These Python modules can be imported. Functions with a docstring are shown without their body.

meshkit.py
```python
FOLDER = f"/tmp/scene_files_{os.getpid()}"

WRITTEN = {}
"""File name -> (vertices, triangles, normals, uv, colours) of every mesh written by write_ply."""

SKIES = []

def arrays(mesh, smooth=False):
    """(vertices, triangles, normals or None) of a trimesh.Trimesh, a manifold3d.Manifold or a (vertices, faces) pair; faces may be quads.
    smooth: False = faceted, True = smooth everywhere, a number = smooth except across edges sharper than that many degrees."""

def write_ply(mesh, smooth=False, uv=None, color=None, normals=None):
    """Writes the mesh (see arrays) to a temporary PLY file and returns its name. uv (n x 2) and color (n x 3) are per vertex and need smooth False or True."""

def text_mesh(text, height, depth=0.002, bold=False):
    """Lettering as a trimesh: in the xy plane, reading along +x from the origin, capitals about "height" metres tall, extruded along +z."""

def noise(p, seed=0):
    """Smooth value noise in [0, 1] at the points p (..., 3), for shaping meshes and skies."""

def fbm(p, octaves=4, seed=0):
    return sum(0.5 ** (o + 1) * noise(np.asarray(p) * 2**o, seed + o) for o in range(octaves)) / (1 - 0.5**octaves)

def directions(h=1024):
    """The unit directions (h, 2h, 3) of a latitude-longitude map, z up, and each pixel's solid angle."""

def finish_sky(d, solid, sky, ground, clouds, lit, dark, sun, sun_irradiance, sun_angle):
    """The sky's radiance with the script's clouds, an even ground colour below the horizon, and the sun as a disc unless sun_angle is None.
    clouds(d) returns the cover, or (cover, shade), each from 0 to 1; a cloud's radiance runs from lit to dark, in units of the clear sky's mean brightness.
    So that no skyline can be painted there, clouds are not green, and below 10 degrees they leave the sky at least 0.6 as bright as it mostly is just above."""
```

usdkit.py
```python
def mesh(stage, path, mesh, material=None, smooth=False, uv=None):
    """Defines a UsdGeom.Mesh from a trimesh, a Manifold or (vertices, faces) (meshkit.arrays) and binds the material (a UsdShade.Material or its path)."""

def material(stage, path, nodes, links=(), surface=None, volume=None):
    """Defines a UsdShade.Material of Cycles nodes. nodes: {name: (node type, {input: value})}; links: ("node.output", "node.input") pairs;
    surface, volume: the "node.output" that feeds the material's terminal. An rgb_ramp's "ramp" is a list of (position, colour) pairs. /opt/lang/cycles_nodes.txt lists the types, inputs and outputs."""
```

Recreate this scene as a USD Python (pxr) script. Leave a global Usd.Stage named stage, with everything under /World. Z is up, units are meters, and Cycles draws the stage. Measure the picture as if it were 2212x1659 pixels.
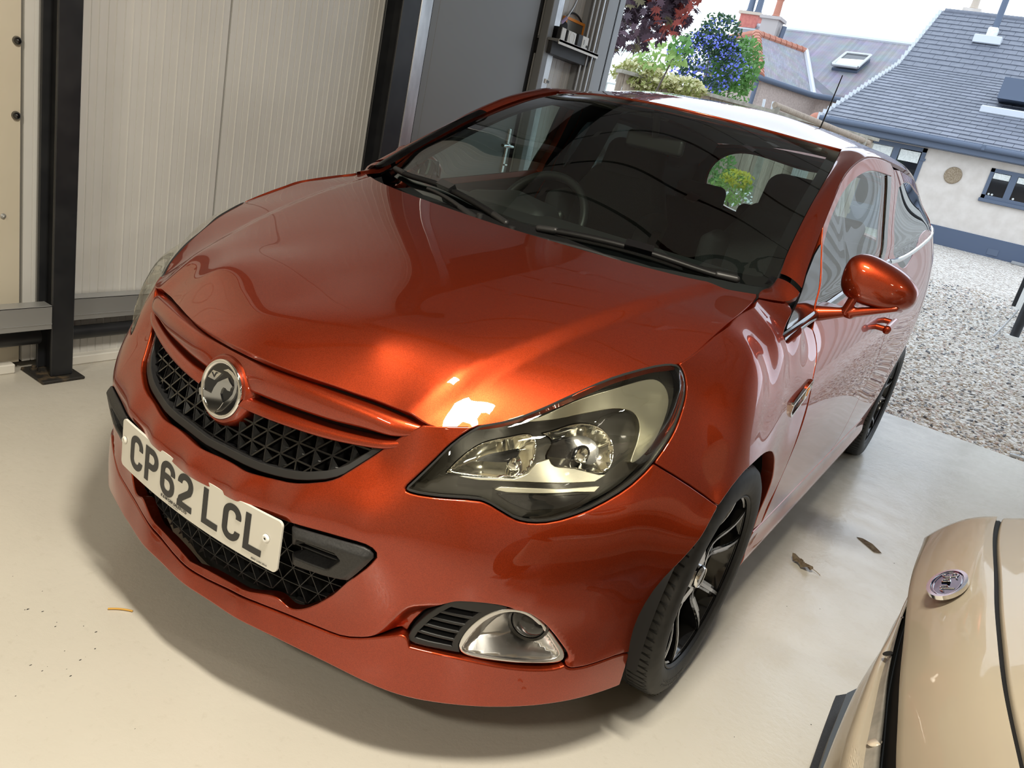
import math, random
import numpy as np, trimesh, shapely, shapely.geometry as sg, shapely.ops, shapely.affinity as sa
import manifold3d as mf
from scipy.interpolate import RBFInterpolator, CubicSpline
from pxr import Gf, Sdf, Usd, UsdGeom, UsdLux, UsdShade, Vt
import usdkit, meshkit
PI = math.pi
stage = Usd.Stage.CreateInMemory()
UsdGeom.SetStageUpAxis(stage, 'Z'); UsdGeom.SetStageMetersPerUnit(stage, 1.0)
world = UsdGeom.Xform.Define(stage, '/World'); stage.SetDefaultPrim(world.GetPrim())
UsdGeom.Scope.Define(stage, '/World/Looks')

# ---------------------------------------------------------------- camera, sky, lamps, exposure
EYE = np.array([1.1905, -1.7278, 1.2539])                       # held at chest height off the car's front corner, rolled a little
RIGHT, DOWN, AHEAD = np.array([[0.802942, 0.557279, 0.21148], [0.351872, -0.156786, -0.922824], [-0.481113, 0.815388, -0.321981]])
cam = UsdGeom.Camera.Define(stage, '/World/Camera')
cam.AddTransformOp().Set(Gf.Matrix4d(*[float(x) for row in (np.r_[RIGHT, 0], np.r_[-DOWN, 0], np.r_[-AHEAD, 0], np.r_[EYE, 1]) for x in row]))
cam.CreateHorizontalApertureAttr(36.0); cam.CreateVerticalApertureAttr(27.0); cam.CreateFocalLengthAttr(27.223)
cam.CreateClippingRangeAttr((0.05, 500.0))
cam.CreateExposureAttr(0.0)

sky = UsdLux.DomeLight.Define(stage, '/World/overcast_sky')      # an even bright overcast
sky.CreateIntensityAttr(1.0); sky.CreateColorAttr(Gf.Vec3f(.57, .65, .75))

def batten(name, at, size, rot, power, colour):                  # a lamp's light; its fitting is built further down
    l = UsdLux.RectLight.Define(stage, '/World/' + name)
    l.AddTranslateOp().Set(Gf.Vec3d(*at)); l.AddRotateXYZOp().Set(Gf.Vec3f(*rot))
    l.CreateWidthAttr(size[0]); l.CreateHeightAttr(size[1]); l.CreateIntensityAttr(power); l.CreateColorAttr(Gf.Vec3f(*colour))
    return l
WARM = (1.0, 0.92, 0.76)
LAMPS = [((0.92, -1.08, 3.02), 270.0), ((0.60, -3.60, 3.02), 190.0), ((4.6, -1.0, 3.02), 120.0), ((4.6, -3.8, 3.02), 120.0)]
for k, (at, power) in enumerate(LAMPS):
    batten('lamp_glow' + ('' if not k else '_%03d' % k), (at[0], at[1], at[2] - .045), (.58, .20), (0, 0, 0), power, WARM)

# ---------------------------------------------------------------- naming and meshes
_used = set()
def fresh(parent, name):
    p, k = f'{parent}/{name}', 0
    while p in _used:
        k += 1; p = f'{parent}/{name}_{k:03d}'
    _used.add(p); return p
def mark(path, label=None, cat=None, group=None, kind=None):
    pr = stage.GetPrimAtPath(path)
    for k, v in (('label', label), ('category', cat), ('group', group), ('kind', kind)):
        if v: pr.SetCustomDataByKey(k, v)
    return path
def thing(name, label=None, cat=None, loc=None, rotz=0, group=None, kind=None, parent='/World'):
    p = fresh(parent, name); x = UsdGeom.Xform.Define(stage, p)
    if loc is not None: x.AddTranslateOp().Set(Gf.Vec3d(*map(float, loc)))
    if rotz: x.AddRotateZOp().Set(float(rotz))
    return mark(p, label, cat, group, kind)
def copy_of(src, loc, rotz=0, label=None, group=None, tilt=None):
    name = src.split('/')[-1]
    p = fresh('/World', name); x = UsdGeom.Xform.Define(stage, p)
    was = stage.GetPrimAtPath(src).GetCustomData()
    x.GetPrim().GetReferences().AddInternalReference(src)
    x.ClearXformOpOrder()
    x.AddTranslateOp(opSuffix='c').Set(Gf.Vec3d(*map(float, loc)))
    if rotz: x.AddRotateZOp(opSuffix='c').Set(float(rotz))
    x.GetPrim().SetInstanceable(True)
    return mark(p, label or was.get('label'), was.get('category'), group or was.get('group'), was.get('kind'))

def mesh_out(path, v, f, n=None, mat=None):
    m = UsdGeom.Mesh.Define(stage, path)
    m.CreatePointsAttr(Vt.Vec3fArray.FromNumpy(np.ascontiguousarray(v, np.float32)))
    m.CreateFaceVertexCountsAttr(Vt.IntArray.FromNumpy(np.full(len(f), 3, np.int32)))
    m.CreateFaceVertexIndicesAttr(Vt.IntArray.FromNumpy(np.ascontiguousarray(f, np.int32).ravel()))
    m.CreateSubdivisionSchemeAttr('none')
    if n is not None:
        m.CreateNormalsAttr(Vt.Vec3fArray.FromNumpy(np.ascontiguousarray(n, np.float32))); m.SetNormalsInterpolation('vertex')
    if mat: UsdShade.MaterialBindingAPI.Apply(m.GetPrim()).Bind(UsdShade.Material.Get(stage, M[mat]))
    return path
def part(parent, name, geo, mat, smooth=35, label=None, kind=None):
    """one mesh under parent; geo is (v, f), (v, f, n), a trimesh or a list of any of these"""
    p = fresh(parent, name)
    if isinstance(geo, list): geo = merge(geo, smooth)
    if not (isinstance(geo, tuple) and len(geo) == 3): geo = meshkit.arrays(geo, smooth)
    mesh_out(p, *geo, mat)
    return mark(p, label, None, None, kind)
def solo(name, geo, mat, label, cat, smooth=35, group=None, kind=None):
    p = part('/World', name, geo, mat, smooth); return mark(p, label, cat, group, kind)
def merge(gs, smooth=35):
    vs, fs, ns, k = [], [], [], 0
    for g in gs:
        if not (isinstance(g, tuple) and len(g) == 3): g = meshkit.arrays(g, smooth)
        v, f, n = g
        if n is None:
            v, n = v[f].reshape(-1, 3), np.repeat(np.cross(v[f[:, 1]] - v[f[:, 0]], v[f[:, 2]] - v[f[:, 0]]), 3, 0)
            n = n / (np.linalg.norm(n, axis=1, keepdims=True) + 1e-15); f = np.arange(len(v)).reshape(-1, 3)
        vs.append(v); fs.append(f + k); ns.append(n); k += len(v)
    return np.vstack(vs), np.vstack(fs), np.vstack(ns)
def flipx(g):
    v, f, n = g if len(g) == 3 else meshkit.arrays(g, 35)
    return v * [-1, 1, 1], f[:, ::-1], n * [-1, 1, 1]
def moved(g, m):
    v, f, n = g if isinstance(g, tuple) and len(g) == 3 else meshkit.arrays(g, 35)
    m = np.asarray(m, float); a = m[:3, :3]
    return v @ a.T + m[:3, 3], f, n @ np.linalg.inv(a) if n is not None else None
def frame_at(o, x, y, z=None):
    m = np.eye(4); x, y = np.asarray(x, float), np.asarray(y, float)
    x = x / np.linalg.norm(x); y = y - x * (x @ y); y = y / np.linalg.norm(y)
    m[:3, 0], m[:3, 1], m[:3, 2], m[:3, 3] = x, y, np.cross(x, y), o
    return m

def box(x0, x1, y0, y1, z0, z1, bevel=0.0):
    if bevel <= 0:
        b = trimesh.creation.box([x1 - x0, y1 - y0, z1 - z0]); b.apply_translation([(x0 + x1) / 2, (y0 + y1) / 2, (z0 + z1) / 2]); return b
    b = bevel; pts = []
    for sx, sy, sz in np.ndindex(2, 2, 2):
        cx, cy, cz = (x0, x1)[sx], (y0, y1)[sy], (z0, z1)[sz]; ix, iy, iz = (1 - 2 * sx) * b, (1 - 2 * sy) * b, (1 - 2 * sz) * b
        pts += [(cx + ix, cy + iy, cz), (cx + ix, cy, cz + iz), (cx, cy + iy, cz + iz)]
    return trimesh.convex.convex_hull(np.array(pts))
def rounded(x0, x1, y0, y1, z0, z1, r, seg=16):                      # a box with round edges, as the hull of eight spheres
    s = mf.Manifold.sphere(r, seg)
    return mf.Manifold.batch_hull([s.translate((x, y, z)) for x in (x0 + r, x1 - r) for y in (y0 + r, y1 - r) for z in (z0 + r, z1 - r)])
def rod(a, b, r0, r1=None, seg=16):
    a, b = np.asarray(a, float), np.asarray(b, float); L = np.linalg.norm(b - a)
    c = mf.Manifold.cylinder(L, r0, r0 if r1 is None else r1, seg); m = trimesh.geometry.align_vectors([0, 0, 1], (b - a) / L); m = np.array(m)
    m[:3, 3] = a
    return c.transform(m[:3, :4])
def tube(pts, r, seg=8, smooth=True, h=None):
    p = np.asarray(pts, float)
    if smooth and len(p) > 2:
        d = np.r_[0, np.cumsum(np.linalg.norm(np.diff(p, axis=0), axis=1))]; p = CubicSpline(d, p)(np.linspace(0, d[-1], max(len(p) * 6, 8)))
    t = np.gradient(p, axis=0); t /= np.linalg.norm(t, axis=1, keepdims=True) + 1e-12
    a = np.cross(t, [0, 0, 1.0]); bad = np.linalg.norm(a, axis=1) < .1; a[bad] = np.cross(t[bad], [1.0, 0, 0]); a /= np.linalg.norm(a, axis=1, keepdims=True)
    b = np.cross(t, a); ang = np.arange(seg) * 2 * PI / seg; rr = np.broadcast_to(r, (len(p),))
    nn = np.cos(ang)[None, :, None] * a[:, None] + np.sin(ang)[None, :, None] * b[:, None]
    v = (p[:, None] + rr[:, None, None] * nn).reshape(-1, 3)
    i, j = np.meshgrid(np.arange(len(p) - 1), np.arange(seg), indexing='ij')
    q = np.stack([i * seg + j, i * seg + (j + 1) % seg, (i + 1) * seg + (j + 1) % seg, (i + 1) * seg + j], -1).reshape(-1, 4)[:, ::-1]
    f = np.vstack([q[:, [0, 1, 2]], q[:, [0, 2, 3]]]); n = nn.reshape(-1, 3); k = len(v)
    caps_v = np.vstack([v[:seg], v[-seg:]]); caps_n = np.vstack([np.tile(-t[0], (seg, 1)), np.tile(t[-1], (seg, 1))])
    fan = np.array([(0, s, s + 1) for s in range(1, seg - 1)])
    f = np.vstack([f, fan + k, fan[:, ::-1] + k + seg])
    if np.dot(np.cross(v[f[0, 1]] - v[f[0, 0]], v[f[0, 2]] - v[f[0, 0]]), n[f[0, 0]]) < 0: f = f[:, ::-1]
    return np.vstack([v, caps_v]), f, np.vstack([n, caps_n])
def grid_mesh(P, N=None):                                             # P: (a, b, 3) points of a strip of surface
    a, b = P.shape[:2]
    if N is None:
        N = np.cross(np.gradient(P, axis=0), np.gradient(P, axis=1)); N /= np.linalg.norm(N, axis=2, keepdims=True) + 1e-12
    i, j = np.meshgrid(np.arange(a - 1), np.arange(b - 1), indexing='ij'); k = i * b + j
    f = np.stack([k, k + b, k + b + 1, k, k + b + 1, k + 1], -1).reshape(-1, 3)
    return P.reshape(-1, 3), f, N.reshape(-1, 3)
def two_sided(g):
    v, f, n = g; return np.vstack([v, v]), np.vstack([f, f[:, ::-1] + len(v)]), np.vstack([n, -n])
def lathe(profile, axis='z', seg=48):                                 # profile: (radius, height) pairs
    p = np.asarray(profile, float); m = trimesh.creation.revolve(p, sections=seg)
    if axis == 'x': m.apply_transform(np.array([[0, 0, 1, 0], [1, 0, 0, 0], [0, 1, 0, 0], [0, 0, 0, 1.0]]))
    if axis == 'y': m.apply_transform(np.array([[0, 1, 0, 0], [0, 0, 1, 0], [1, 0, 0, 0], [0, 0, 0, 1.0]]))
    return m
def prism(poly, h, z0=0.0):
    if isinstance(poly, (list, np.ndarray)): poly = sg.Polygon(poly)
    gs = [trimesh.creation.extrude_polygon(g, h, engine='earcut') for g in (poly.geoms if hasattr(poly, 'geoms') else [poly]) if g.area > 1e-9]
    m = trimesh.util.concatenate(gs); m.apply_translation([0, 0, z0]); return m
def spline(p, n=40):
    p = np.asarray(p, float); d = np.r_[0, np.cumsum(np.linalg.norm(np.diff(p, axis=0), axis=1))]
    return CubicSpline(d, p)(np.linspace(0, d[-1], n))
def ring(coords, h):                                                  # a closed outline cut into steps of about h
    c = np.asarray(coords, float); out = []
    for a, b in zip(c[:-1], c[1:]):
        k = max(1, int(np.ceil(np.linalg.norm(b - a) / h))); out.append(a + (b - a) * (np.arange(k) / k)[:, None])
    return np.vstack(out)

def cut(S, poly, h=.009, r=.002, depth=.012, off=0.0, gap=0.0, flange=True, edge=.007):
    """a panel: the part of the surface S inside poly (in S's two parameters), lifted by off, with a rounded edge of radius r and a flange of the given depth"""
    if not isinstance(poly, (sg.Polygon, sg.MultiPolygon)): poly = sg.Polygon(poly)
    if gap or (flange and r): poly = poly.buffer(-(gap + (r if flange else 0)), join_style='mitre')
    out = []
    for g in (poly.geoms if hasattr(poly, 'geoms') else [poly]):
        if g.area < 1e-6: continue
        g = shapely.geometry.polygon.orient(g)
        x0, y0, x1, y1 = g.bounds; xs = np.arange(np.floor(x0 / h) - 1, np.ceil(x1 / h) + 2) * h; ys = np.arange(np.floor(y0 / h) - 1, np.ceil(y1 / h) + 2) * h
        X, Y = np.meshgrid(xs[:-1], ys[:-1], indexing='ij'); X, Y = X.ravel(), Y.ravel()
        cells = shapely.box(X, Y, X + h, Y + h); shapely.prepare(g)
        inn = shapely.contains_properly(g, cells); cr = shapely.intersects(g, cells) & ~inn
        tris = []
        a, b = X[inn], Y[inn]
        c00, c10, c11, c01 = (np.stack(q, 1) for q in ((a, b), (a + h, b), (a + h, b + h), (a, b + h)))
        tris.append(np.stack([c00, c10, c11], 1)); tris.append(np.stack([c00, c11, c01], 1))
        ed = []
        for piece in shapely.intersection(cells[cr], g):
            for q in (piece.geoms if hasattr(piece, 'geoms') else [piece]):
                if q.geom_type == 'Polygon' and q.area > 1e-9:
                    for t in shapely.constrained_delaunay_triangles(q).geoms: ed.append(np.array(shapely.geometry.polygon.orient(t).exterior.coords)[:3])
        if ed: tris.append(np.array(ed))
        T = np.vstack(tris).reshape(-1, 2)
        q, inv = np.unique(np.round(T, 6), axis=0, return_inverse=True)
        f = inv.reshape(-1, 3); f = f[(f[:, 0] != f[:, 1]) & (f[:, 1] != f[:, 2]) & (f[:, 0] != f[:, 2])]
        n = S.normal(q); out.append((S(q) + n * off, f, n))
        if flange:
            for rg in [g.exterior] + list(g.interiors):
                u = ring(rg.coords, edge); p = S(u); nn = S.normal(u); p = p + nn * off
                t = np.roll(p, -1, 0) - np.roll(p, 1, 0); t /= np.linalg.norm(t, axis=1, keepdims=True) + 1e-12
                lat = np.cross(t, nn); lat /= np.linalg.norm(lat, axis=1, keepdims=True) + 1e-12
                rows, rn = [], []
                for s in (np.linspace(0, PI / 2, 4) if r else [PI / 2]):
                    rows.append(p + lat * r * math.sin(s) - nn * r * (1 - math.cos(s))); rn.append(nn * math.cos(s) + lat * math.sin(s))
                rows.append(p + lat * r - nn * (depth + r)); rn.append(lat)
                P, N = np.array(rows), np.array(rn); P, N = np.concatenate([P, P[:, :1]], 1), np.concatenate([N, N[:, :1]], 1)
                v, ff, n2 = grid_mesh(P, N)
                out.append((v, ff if np.dot(np.cross(v[ff[0, 1]] - v[ff[0, 0]], v[ff[0, 2]] - v[ff[0, 0]]), n2[ff[0, 0]]) > 0 else ff[:, ::-1], n2))
    return merge(out)

# ---------------------------------------------------------------- materials
M = {}
def look(name, nodes, links, surface, volume=None):
    M[name] = '/World/Looks/' + name; usdkit.material(stage, M[name], nodes, links, surface, volume)
def plain(name, color, rough=.5, metal=0.0, **kw):
    look(name, {'p': ('principled_bsdf', dict(base_color=color, roughness=rough, metallic=metal, **kw))}, [], 'p.BSDF')
def mottled(name, c1, c2, scale, rough=.6, bump=0.0, bdist=.002, detail=4, stretch=(1, 1, 1), metal=0.0, ramp=(.35, .65), rough2=None, **kw):
    """two tones mixed by noise, with a little relief"""
    nodes = {'g': ('texture_coordinate', {}), 'm': ('mapping', {'scale': stretch}), 'n': ('noise_texture', {'scale': scale, 'detail': detail}),
             'r': ('rgb_ramp', {'ramp': [(ramp[0], c1), (ramp[1], c2)]}), 'p': ('principled_bsdf', dict(roughness=rough, metallic=metal, **kw))}
    links = [('g.object', 'm.vector'), ('m.vector', 'n.vector'), ('n.fac', 'r.fac'), ('r.color', 'p.base_color')]
    if bump:
        nodes['b'] = ('bump', {'strength': bump, 'distance': bdist}); links += [('n.fac', 'b.height'), ('b.normal', 'p.normal')]
    if rough2 is not None:
        nodes['q'] = ('map_range', {'from_min': .3, 'from_max': .7, 'to_min': rough, 'to_max': rough2}); links += [('n.fac', 'q.value'), ('q.result', 'p.roughness')]
    look(name, nodes, links, 'p.BSDF')
def pane(name, tint, least=.07, gloss=(1, 1, 1), rough=0.0):            # a thin sheet of glass: clear, and a mirror at grazing angles
    look(name, {'t': ('transparent_bsdf', {'color': tint}), 'g': ('glossy_bsdf', {'color': gloss, 'roughness': rough}), 'w': ('layer_weight', {'blend': .5}),
                'e': ('math', {'math_type': 'power', 'value2': 4.5}), 'f': ('math', {'math_type': 'multiply_add', 'value2': 1 - least, 'value3': least}), 'x': ('mix_closure', {})},
         [('w.facing', 'e.value1'), ('e.value', 'f.value1'), ('f.value', 'x.fac'), ('t.BSDF', 'x.closure1'), ('g.BSDF', 'x.closure2')], 'x.closure')

# the car's paint: burnt orange flake under clear lacquer
look('orange_paint', {'g': ('texture_coordinate', {}), 'v': ('voronoi_texture', {'scale': 900.0}), 's': ('separate_color', {}), 'h': ('map_range', {'from_min': 0, 'from_max': 1, 'to_min': .82, 'to_max': 1.18}),
     'c': ('hsv', {'color': (.34, .037, .008), 'saturation': 1.0}),
     'p': ('principled_bsdf', {'metallic': .90, 'roughness': .40, 'coat_weight': 1.0, 'coat_roughness': .015, 'coat_ior': 1.55})},
     [('g.object', 'v.vector'), ('v.color', 's.color'), ('s.r', 'h.value'), ('h.result', 'c.value'), ('c.color', 'p.base_color')], 'p.BSDF')
plain('beige_paint', (.62, .55, .44), .35, coat_weight=1.0, coat_roughness=.02)
plain('black_plastic', (.016, .016, .017), .45)
mottled('grained_plastic', (.013, .013, .014), (.022, .022, .023), 260, .52, bump=.35, bdist=.0008)
plain('gloss_black', (.006, .006, .007), .12, coat_weight=.6, coat_roughness=.03)
plain('dark_void', (.004, .004, .004), .9)
plain('seal_rubber', (.012, .012, .013), .55)
plain('facet_black', (.012, .012, .012), .25)
plain('chrome', (.82, .82, .82), .05, 1.0)
plain('satin_silver', (.66, .66, .66), .26, 1.0)
plain('machined_alloy', (.62, .62, .63), .24, 1.0)
plain('lamp_reflector', (.88, .87, .80), .10, 1.0)
plain('lamp_reflector_ribbed', (.80, .79, .66), .26, 1.0)
plain('lamp_silver', (.72, .70, .60), .30, .85)
plain('lamp_black', (.010, .010, .011), .16, coat_weight=.5)
plain('lamp_dark_bezel', (.045, .043, .038), .22, .4)
plain('lamp_smoke', (.16, .15, .13), .30, .5)
plain('amber', (.75, .28, .04), .25)
plain('plate_white', (.72, .70, .64), .28, coat_weight=.3)
plain('plate_ink', (.02, .02, .022), .4)
plain('faint_ink', (.30, .29, .27), .5)
plain('screw_white', (.86, .85, .82), .35)
mottled('tyre_rubber', (.010, .010, .010), (.022, .021, .020), 40, .62, bump=.15, bdist=.001)
plain('tyre_letter', (.030, .030, .030), .55)
plain('brake_iron', (.18, .17, .16), .45, .9)
mottled('seat_cloth', (.020, .020, .022), (.030, .030, .033), 300, .92, bump=.2, bdist=.001)
mottled('dash_plastic', (.020, .020, .022), (.030, .030, .032), 350, .6, bump=.3, bdist=.0006)
plain('headlining', (.16, .16, .165), .95)
pane('windscreen_glass', (.70, .80, .76), .10)
pane('dark_glass', (.05, .06, .06), .08)
pane('door_glass', (.70, .80, .76), .10)
pane('lamp_lens', (.93, .93, .88), .05)
pane('clear_sheet', (.90, .95, .93), .06)
plain('mirror_glass', (.85, .87, .88), .01, 1.0)

# the garage
look('floor_paint', {'g': ('texture_coordinate', {}), 'n1': ('noise_texture', {'scale': 1.3, 'detail': 5}), 'n2': ('noise_texture', {'scale': 38, 'detail': 6, 'roughness': .65}), 'n3': ('noise_texture', {'scale': 7, 'detail': 4}),
     'r1': ('rgb_ramp', {'ramp': [(.3, (.545, .515, .455)), (.7, (.60, .57, .51))]}), 'r2': ('rgb_ramp', {'ramp': [(.22, (.90, .89, .87)), (.42, (1, 1, 1))]}),
     'x': ('mix', {'mix_type': 'multiply', 'fac': 1.0}), 'q': ('map_range', {'from_min': .35, 'from_max': .68, 'to_min': .13, 'to_max': .30}),
     'b': ('bump', {'strength': .22, 'distance': .004}), 'p': ('principled_bsdf', {'specular_ior_level': .5})},
     [('g.object', 'n1.vector'), ('g.object', 'n2.vector'), ('g.object', 'n3.vector'), ('n1.fac', 'r1.fac'), ('n2.fac', 'r2.fac'), ('r1.color', 'x.color1'), ('r2.color', 'x.color2'), ('x.color', 'p.base_color'),
      ('n3.fac', 'q.value'), ('q.result', 'p.roughness'), ('n2.fac', 'b.height'), ('b.normal', 'p.normal')], 'p.BSDF')
mottled('panel_white', (.60, .595, .58), (.64, .635, .62), 3, .42)
mottled('ceiling_white', (.30, .30, .295), (.34, .34, .335), 2, .5)
plain('overhead_door_grey', (.30, .31, .32), .45)
mottled('cream_panel', (.58, .53, .43), (.62, .57, .47), 3, .45)
mottled('black_steel', (.010, .011, .014), (.020, .021, .024), 9, .45, bump=.1, bdist=.002)
mottled('rusty_plate', (.018, .016, .014), (.10, .07, .04), 26, .7, bump=.3, bdist=.004, ramp=(.5, .68))
mottled('galvanised', (.42, .43, .45), (.62, .63, .65), 14, .34, metal=.75, stretch=(1, 1, .35), bump=.05)
plain('galvanised_plain', (.50, .51, .52), .38, .7)
plain('door_grey', (.20, .205, .21), .42)
plain('white_trim', (.74, .72, .67), .5)
plain('lamp_case', (.8, .8, .78), .5)
look('lamp_tube', {'e': ('emission', {'color': (1.0, .84, .60), 'strength': 12.0})}, [], 'e.emission')

# ---------------------------------------------------------------- the garage: floor, walls, roof, posts
def profile_wall(y0, y1, z0, z1, x, pitch=.060, groove=.0032, w=.0030, sign=1):
    """an insulated panel with fine upright ribs and grooves, facing +x"""
    ys, xs = [y0], [0.0]
    y = y0 + pitch * .5
    k = 0
    while y < y1 - pitch * .3:
        d = groove if k % 2 else -groove * 1.3
        ys += [y - w, y - w * .35, y + w * .35, y + w]; xs += [0, d, d, 0]
        y += pitch * .5; k += 1
    ys.append(y1); xs.append(0.0)
    ys, xs = np.array(ys), np.array(xs)
    ft = np.column_stack([x + sign * xs, ys]); bk = np.column_stack([np.full(2, x - sign * .06), [y1, y0]])
    return prism(np.vstack([ft, bk]) if sign > 0 else np.vstack([ft, bk])[::-1], z1 - z0, z0)
H = 3.25
floor = thing('floor', kind='structure')
part(floor, 'painted_slab', box(-1.9, 7.0, -6.2, 3.60, -.20, 0), 'floor_paint', False)
wl = thing('wall_left', kind='structure')
for a, b, mt in ((-6.0, -5.0, 'cream_panel'), (-5.0, -4.0, 'cream_panel'), (-4.0, -3.0, 'cream_panel'), (-3.0, -2.0, 'cream_panel'), (-2.0, -1.0, 'cream_panel'), (-1.0, -.402, 'cream_panel'),
                 (-.395, .358, 'panel_white'), (.364, 1.395, 'panel_white')):
    if mt == 'cream_panel': part(wl, 'panel', profile_wall(a + .002, b - .002, .03, H, -1.665, .17, .002, .006), mt, False)
    else: part(wl, 'panel', profile_wall(a + .002, b - .002, .03, H, -1.665), mt, False)
part(wl, 'panel', profile_wall(2.56, 3.34, .03, H, -1.70, .10, .002, .004), 'panel_white', False)
part(wl, 'backing', box(-1.84, -1.735, -6.0, 3.4, 0, H), 'dark_void', False)
part(wl, 'skirting', box(-1.70, -1.63, -.27, 1.38, 0, .036, .004), 'white_trim')
part(wl, 'skirting', box(-1.70, -1.63, -6, -.43, 0, .036, .004), 'white_trim')
ceil = thing('ceiling', kind='structure')
for k in range(9): part(ceil, 'panel', box(-1.9 + k, -.902 + k, -6.2, 3.6, H, H + .08), 'ceiling_white', False)
for k in range(7): part(ceil, 'purlin', box(-1.66, 7.0, -5.2 + 1.3 * k, -5.12 + 1.3 * k, H - .16, H - .002), 'black_steel', False)
wb = thing('wall_back', kind='structure')
for k in range(9): part(wb, 'panel', box(-1.9 + k, -.905 + k, -6.2, -6.0, 0, H), 'cream_panel', False)
wr = thing('wall_right', kind='structure')
for k in range(10): part(wr, 'panel', box(7.0, 7.2, -6.2 + k, -5.205 + k, 0, H), 'panel_white', False)
wf = thing('wall_front', kind='structure')                         # round the open doorway that looks on to the yard
for k in range(4): part(wf, 'panel', box(3.05 + k, 4.045 + k, 3.46, 3.60, 0, H), 'panel_white', False)
part(wf, 'lintel', box(-1.9, 3.05, 3.46, 3.60, 2.62, H), 'panel_white', False)
# ---------------------------------------------------------------- the red hatchback: its body surfaces
# x to the car's left, y to its tail, z up; the front axle stands at y = 0.  Every surface is a smooth field over two
# parameters, fitted through measured points of the body; panels are cut out of these fields.
PI = math.pi
def smooth01(t): t = np.clip(t, 0, 1); return t * t * (3 - 2 * t)
def tps(uv, val, smoothing=1e-4):
    return RBFInterpolator(np.asarray(uv, float), np.asarray(val, float), kernel='thin_plate_spline', smoothing=smoothing)

def both(pts):                                   # a half body's points and their mirror images
    p = np.asarray(pts, float)
    m = p[np.abs(p[:, 0]) > 1e-6] * [-1, 1, 1]
    return np.vstack([p, m])

class Field:                                     # a surface S(u, v) with its unit normal
    def __init__(self, fn): self.fn = fn
    def __call__(self, uv):
        return self.fn(np.atleast_2d(np.asarray(uv, float)))
    def normal(self, uv, e=2e-3):
        uv = np.atleast_2d(np.asarray(uv, float))
        du = self(uv + [e, 0]) - self(uv - [e, 0]); dv = self(uv + [0, e]) - self(uv - [0, e])
        n = np.cross(du, dv)
        return n / (np.linalg.norm(n, axis=1, keepdims=True) + 1e-12)

K = 0.85                                         # metres of u for a radian round the nose
def polar(p):
    p = np.asarray(p, float)
    return np.stack([K * np.arctan2(p[:, 0], -p[:, 1]), p[:, 2]], 1), np.hypot(p[:, 0], p[:, 1])

# flank: one profile from sill to belt and on to the roof, swept along the car
_PT = np.array([0, .09, .225, .40, .575, .735, .87, .965, 1.0, 1.12, 1.35, 1.60, 1.85, 2.0])
_PX = np.array([.822, .826, .838, .8465, .8535, .846, .822, .789, .776, .762, .735, .703, .672, .650])
_prof = CubicSpline(_PT, _PX)
def side_fn(uv):
    y, z = uv[:, 0], uv[:, 1]
    belt = .905 + .118 * (y - .3); top = 1.335 + .050 * np.sin(PI * np.clip((y - .8) / 2.1, 0, 1)) - .02 * smooth01((.9 - y) / .5)
    t = np.where(z < belt, (z - .17) / (belt - .17), 1 + (z - belt) / (top - belt))
    x = _prof(np.clip(t, -.3, 2.25)) + .010 * np.exp(-((y - 2.4) / .45) ** 2) * smooth01(t / .5) * (1 - smooth01((t - .9) / .4))
    x = x + smooth01((t - 1) / 1.0) * (.002 + .036 * (smooth01((y - .75) / .65) - .5) - .055 * smooth01((y - 1.45) / 1.5))
    x = x - .14 * smooth01((y - 2.2) / .95) ** 1.6 * (1 + .0 * t)
    return np.column_stack([x, uv])
SIDE = Field(side_fn)

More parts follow.
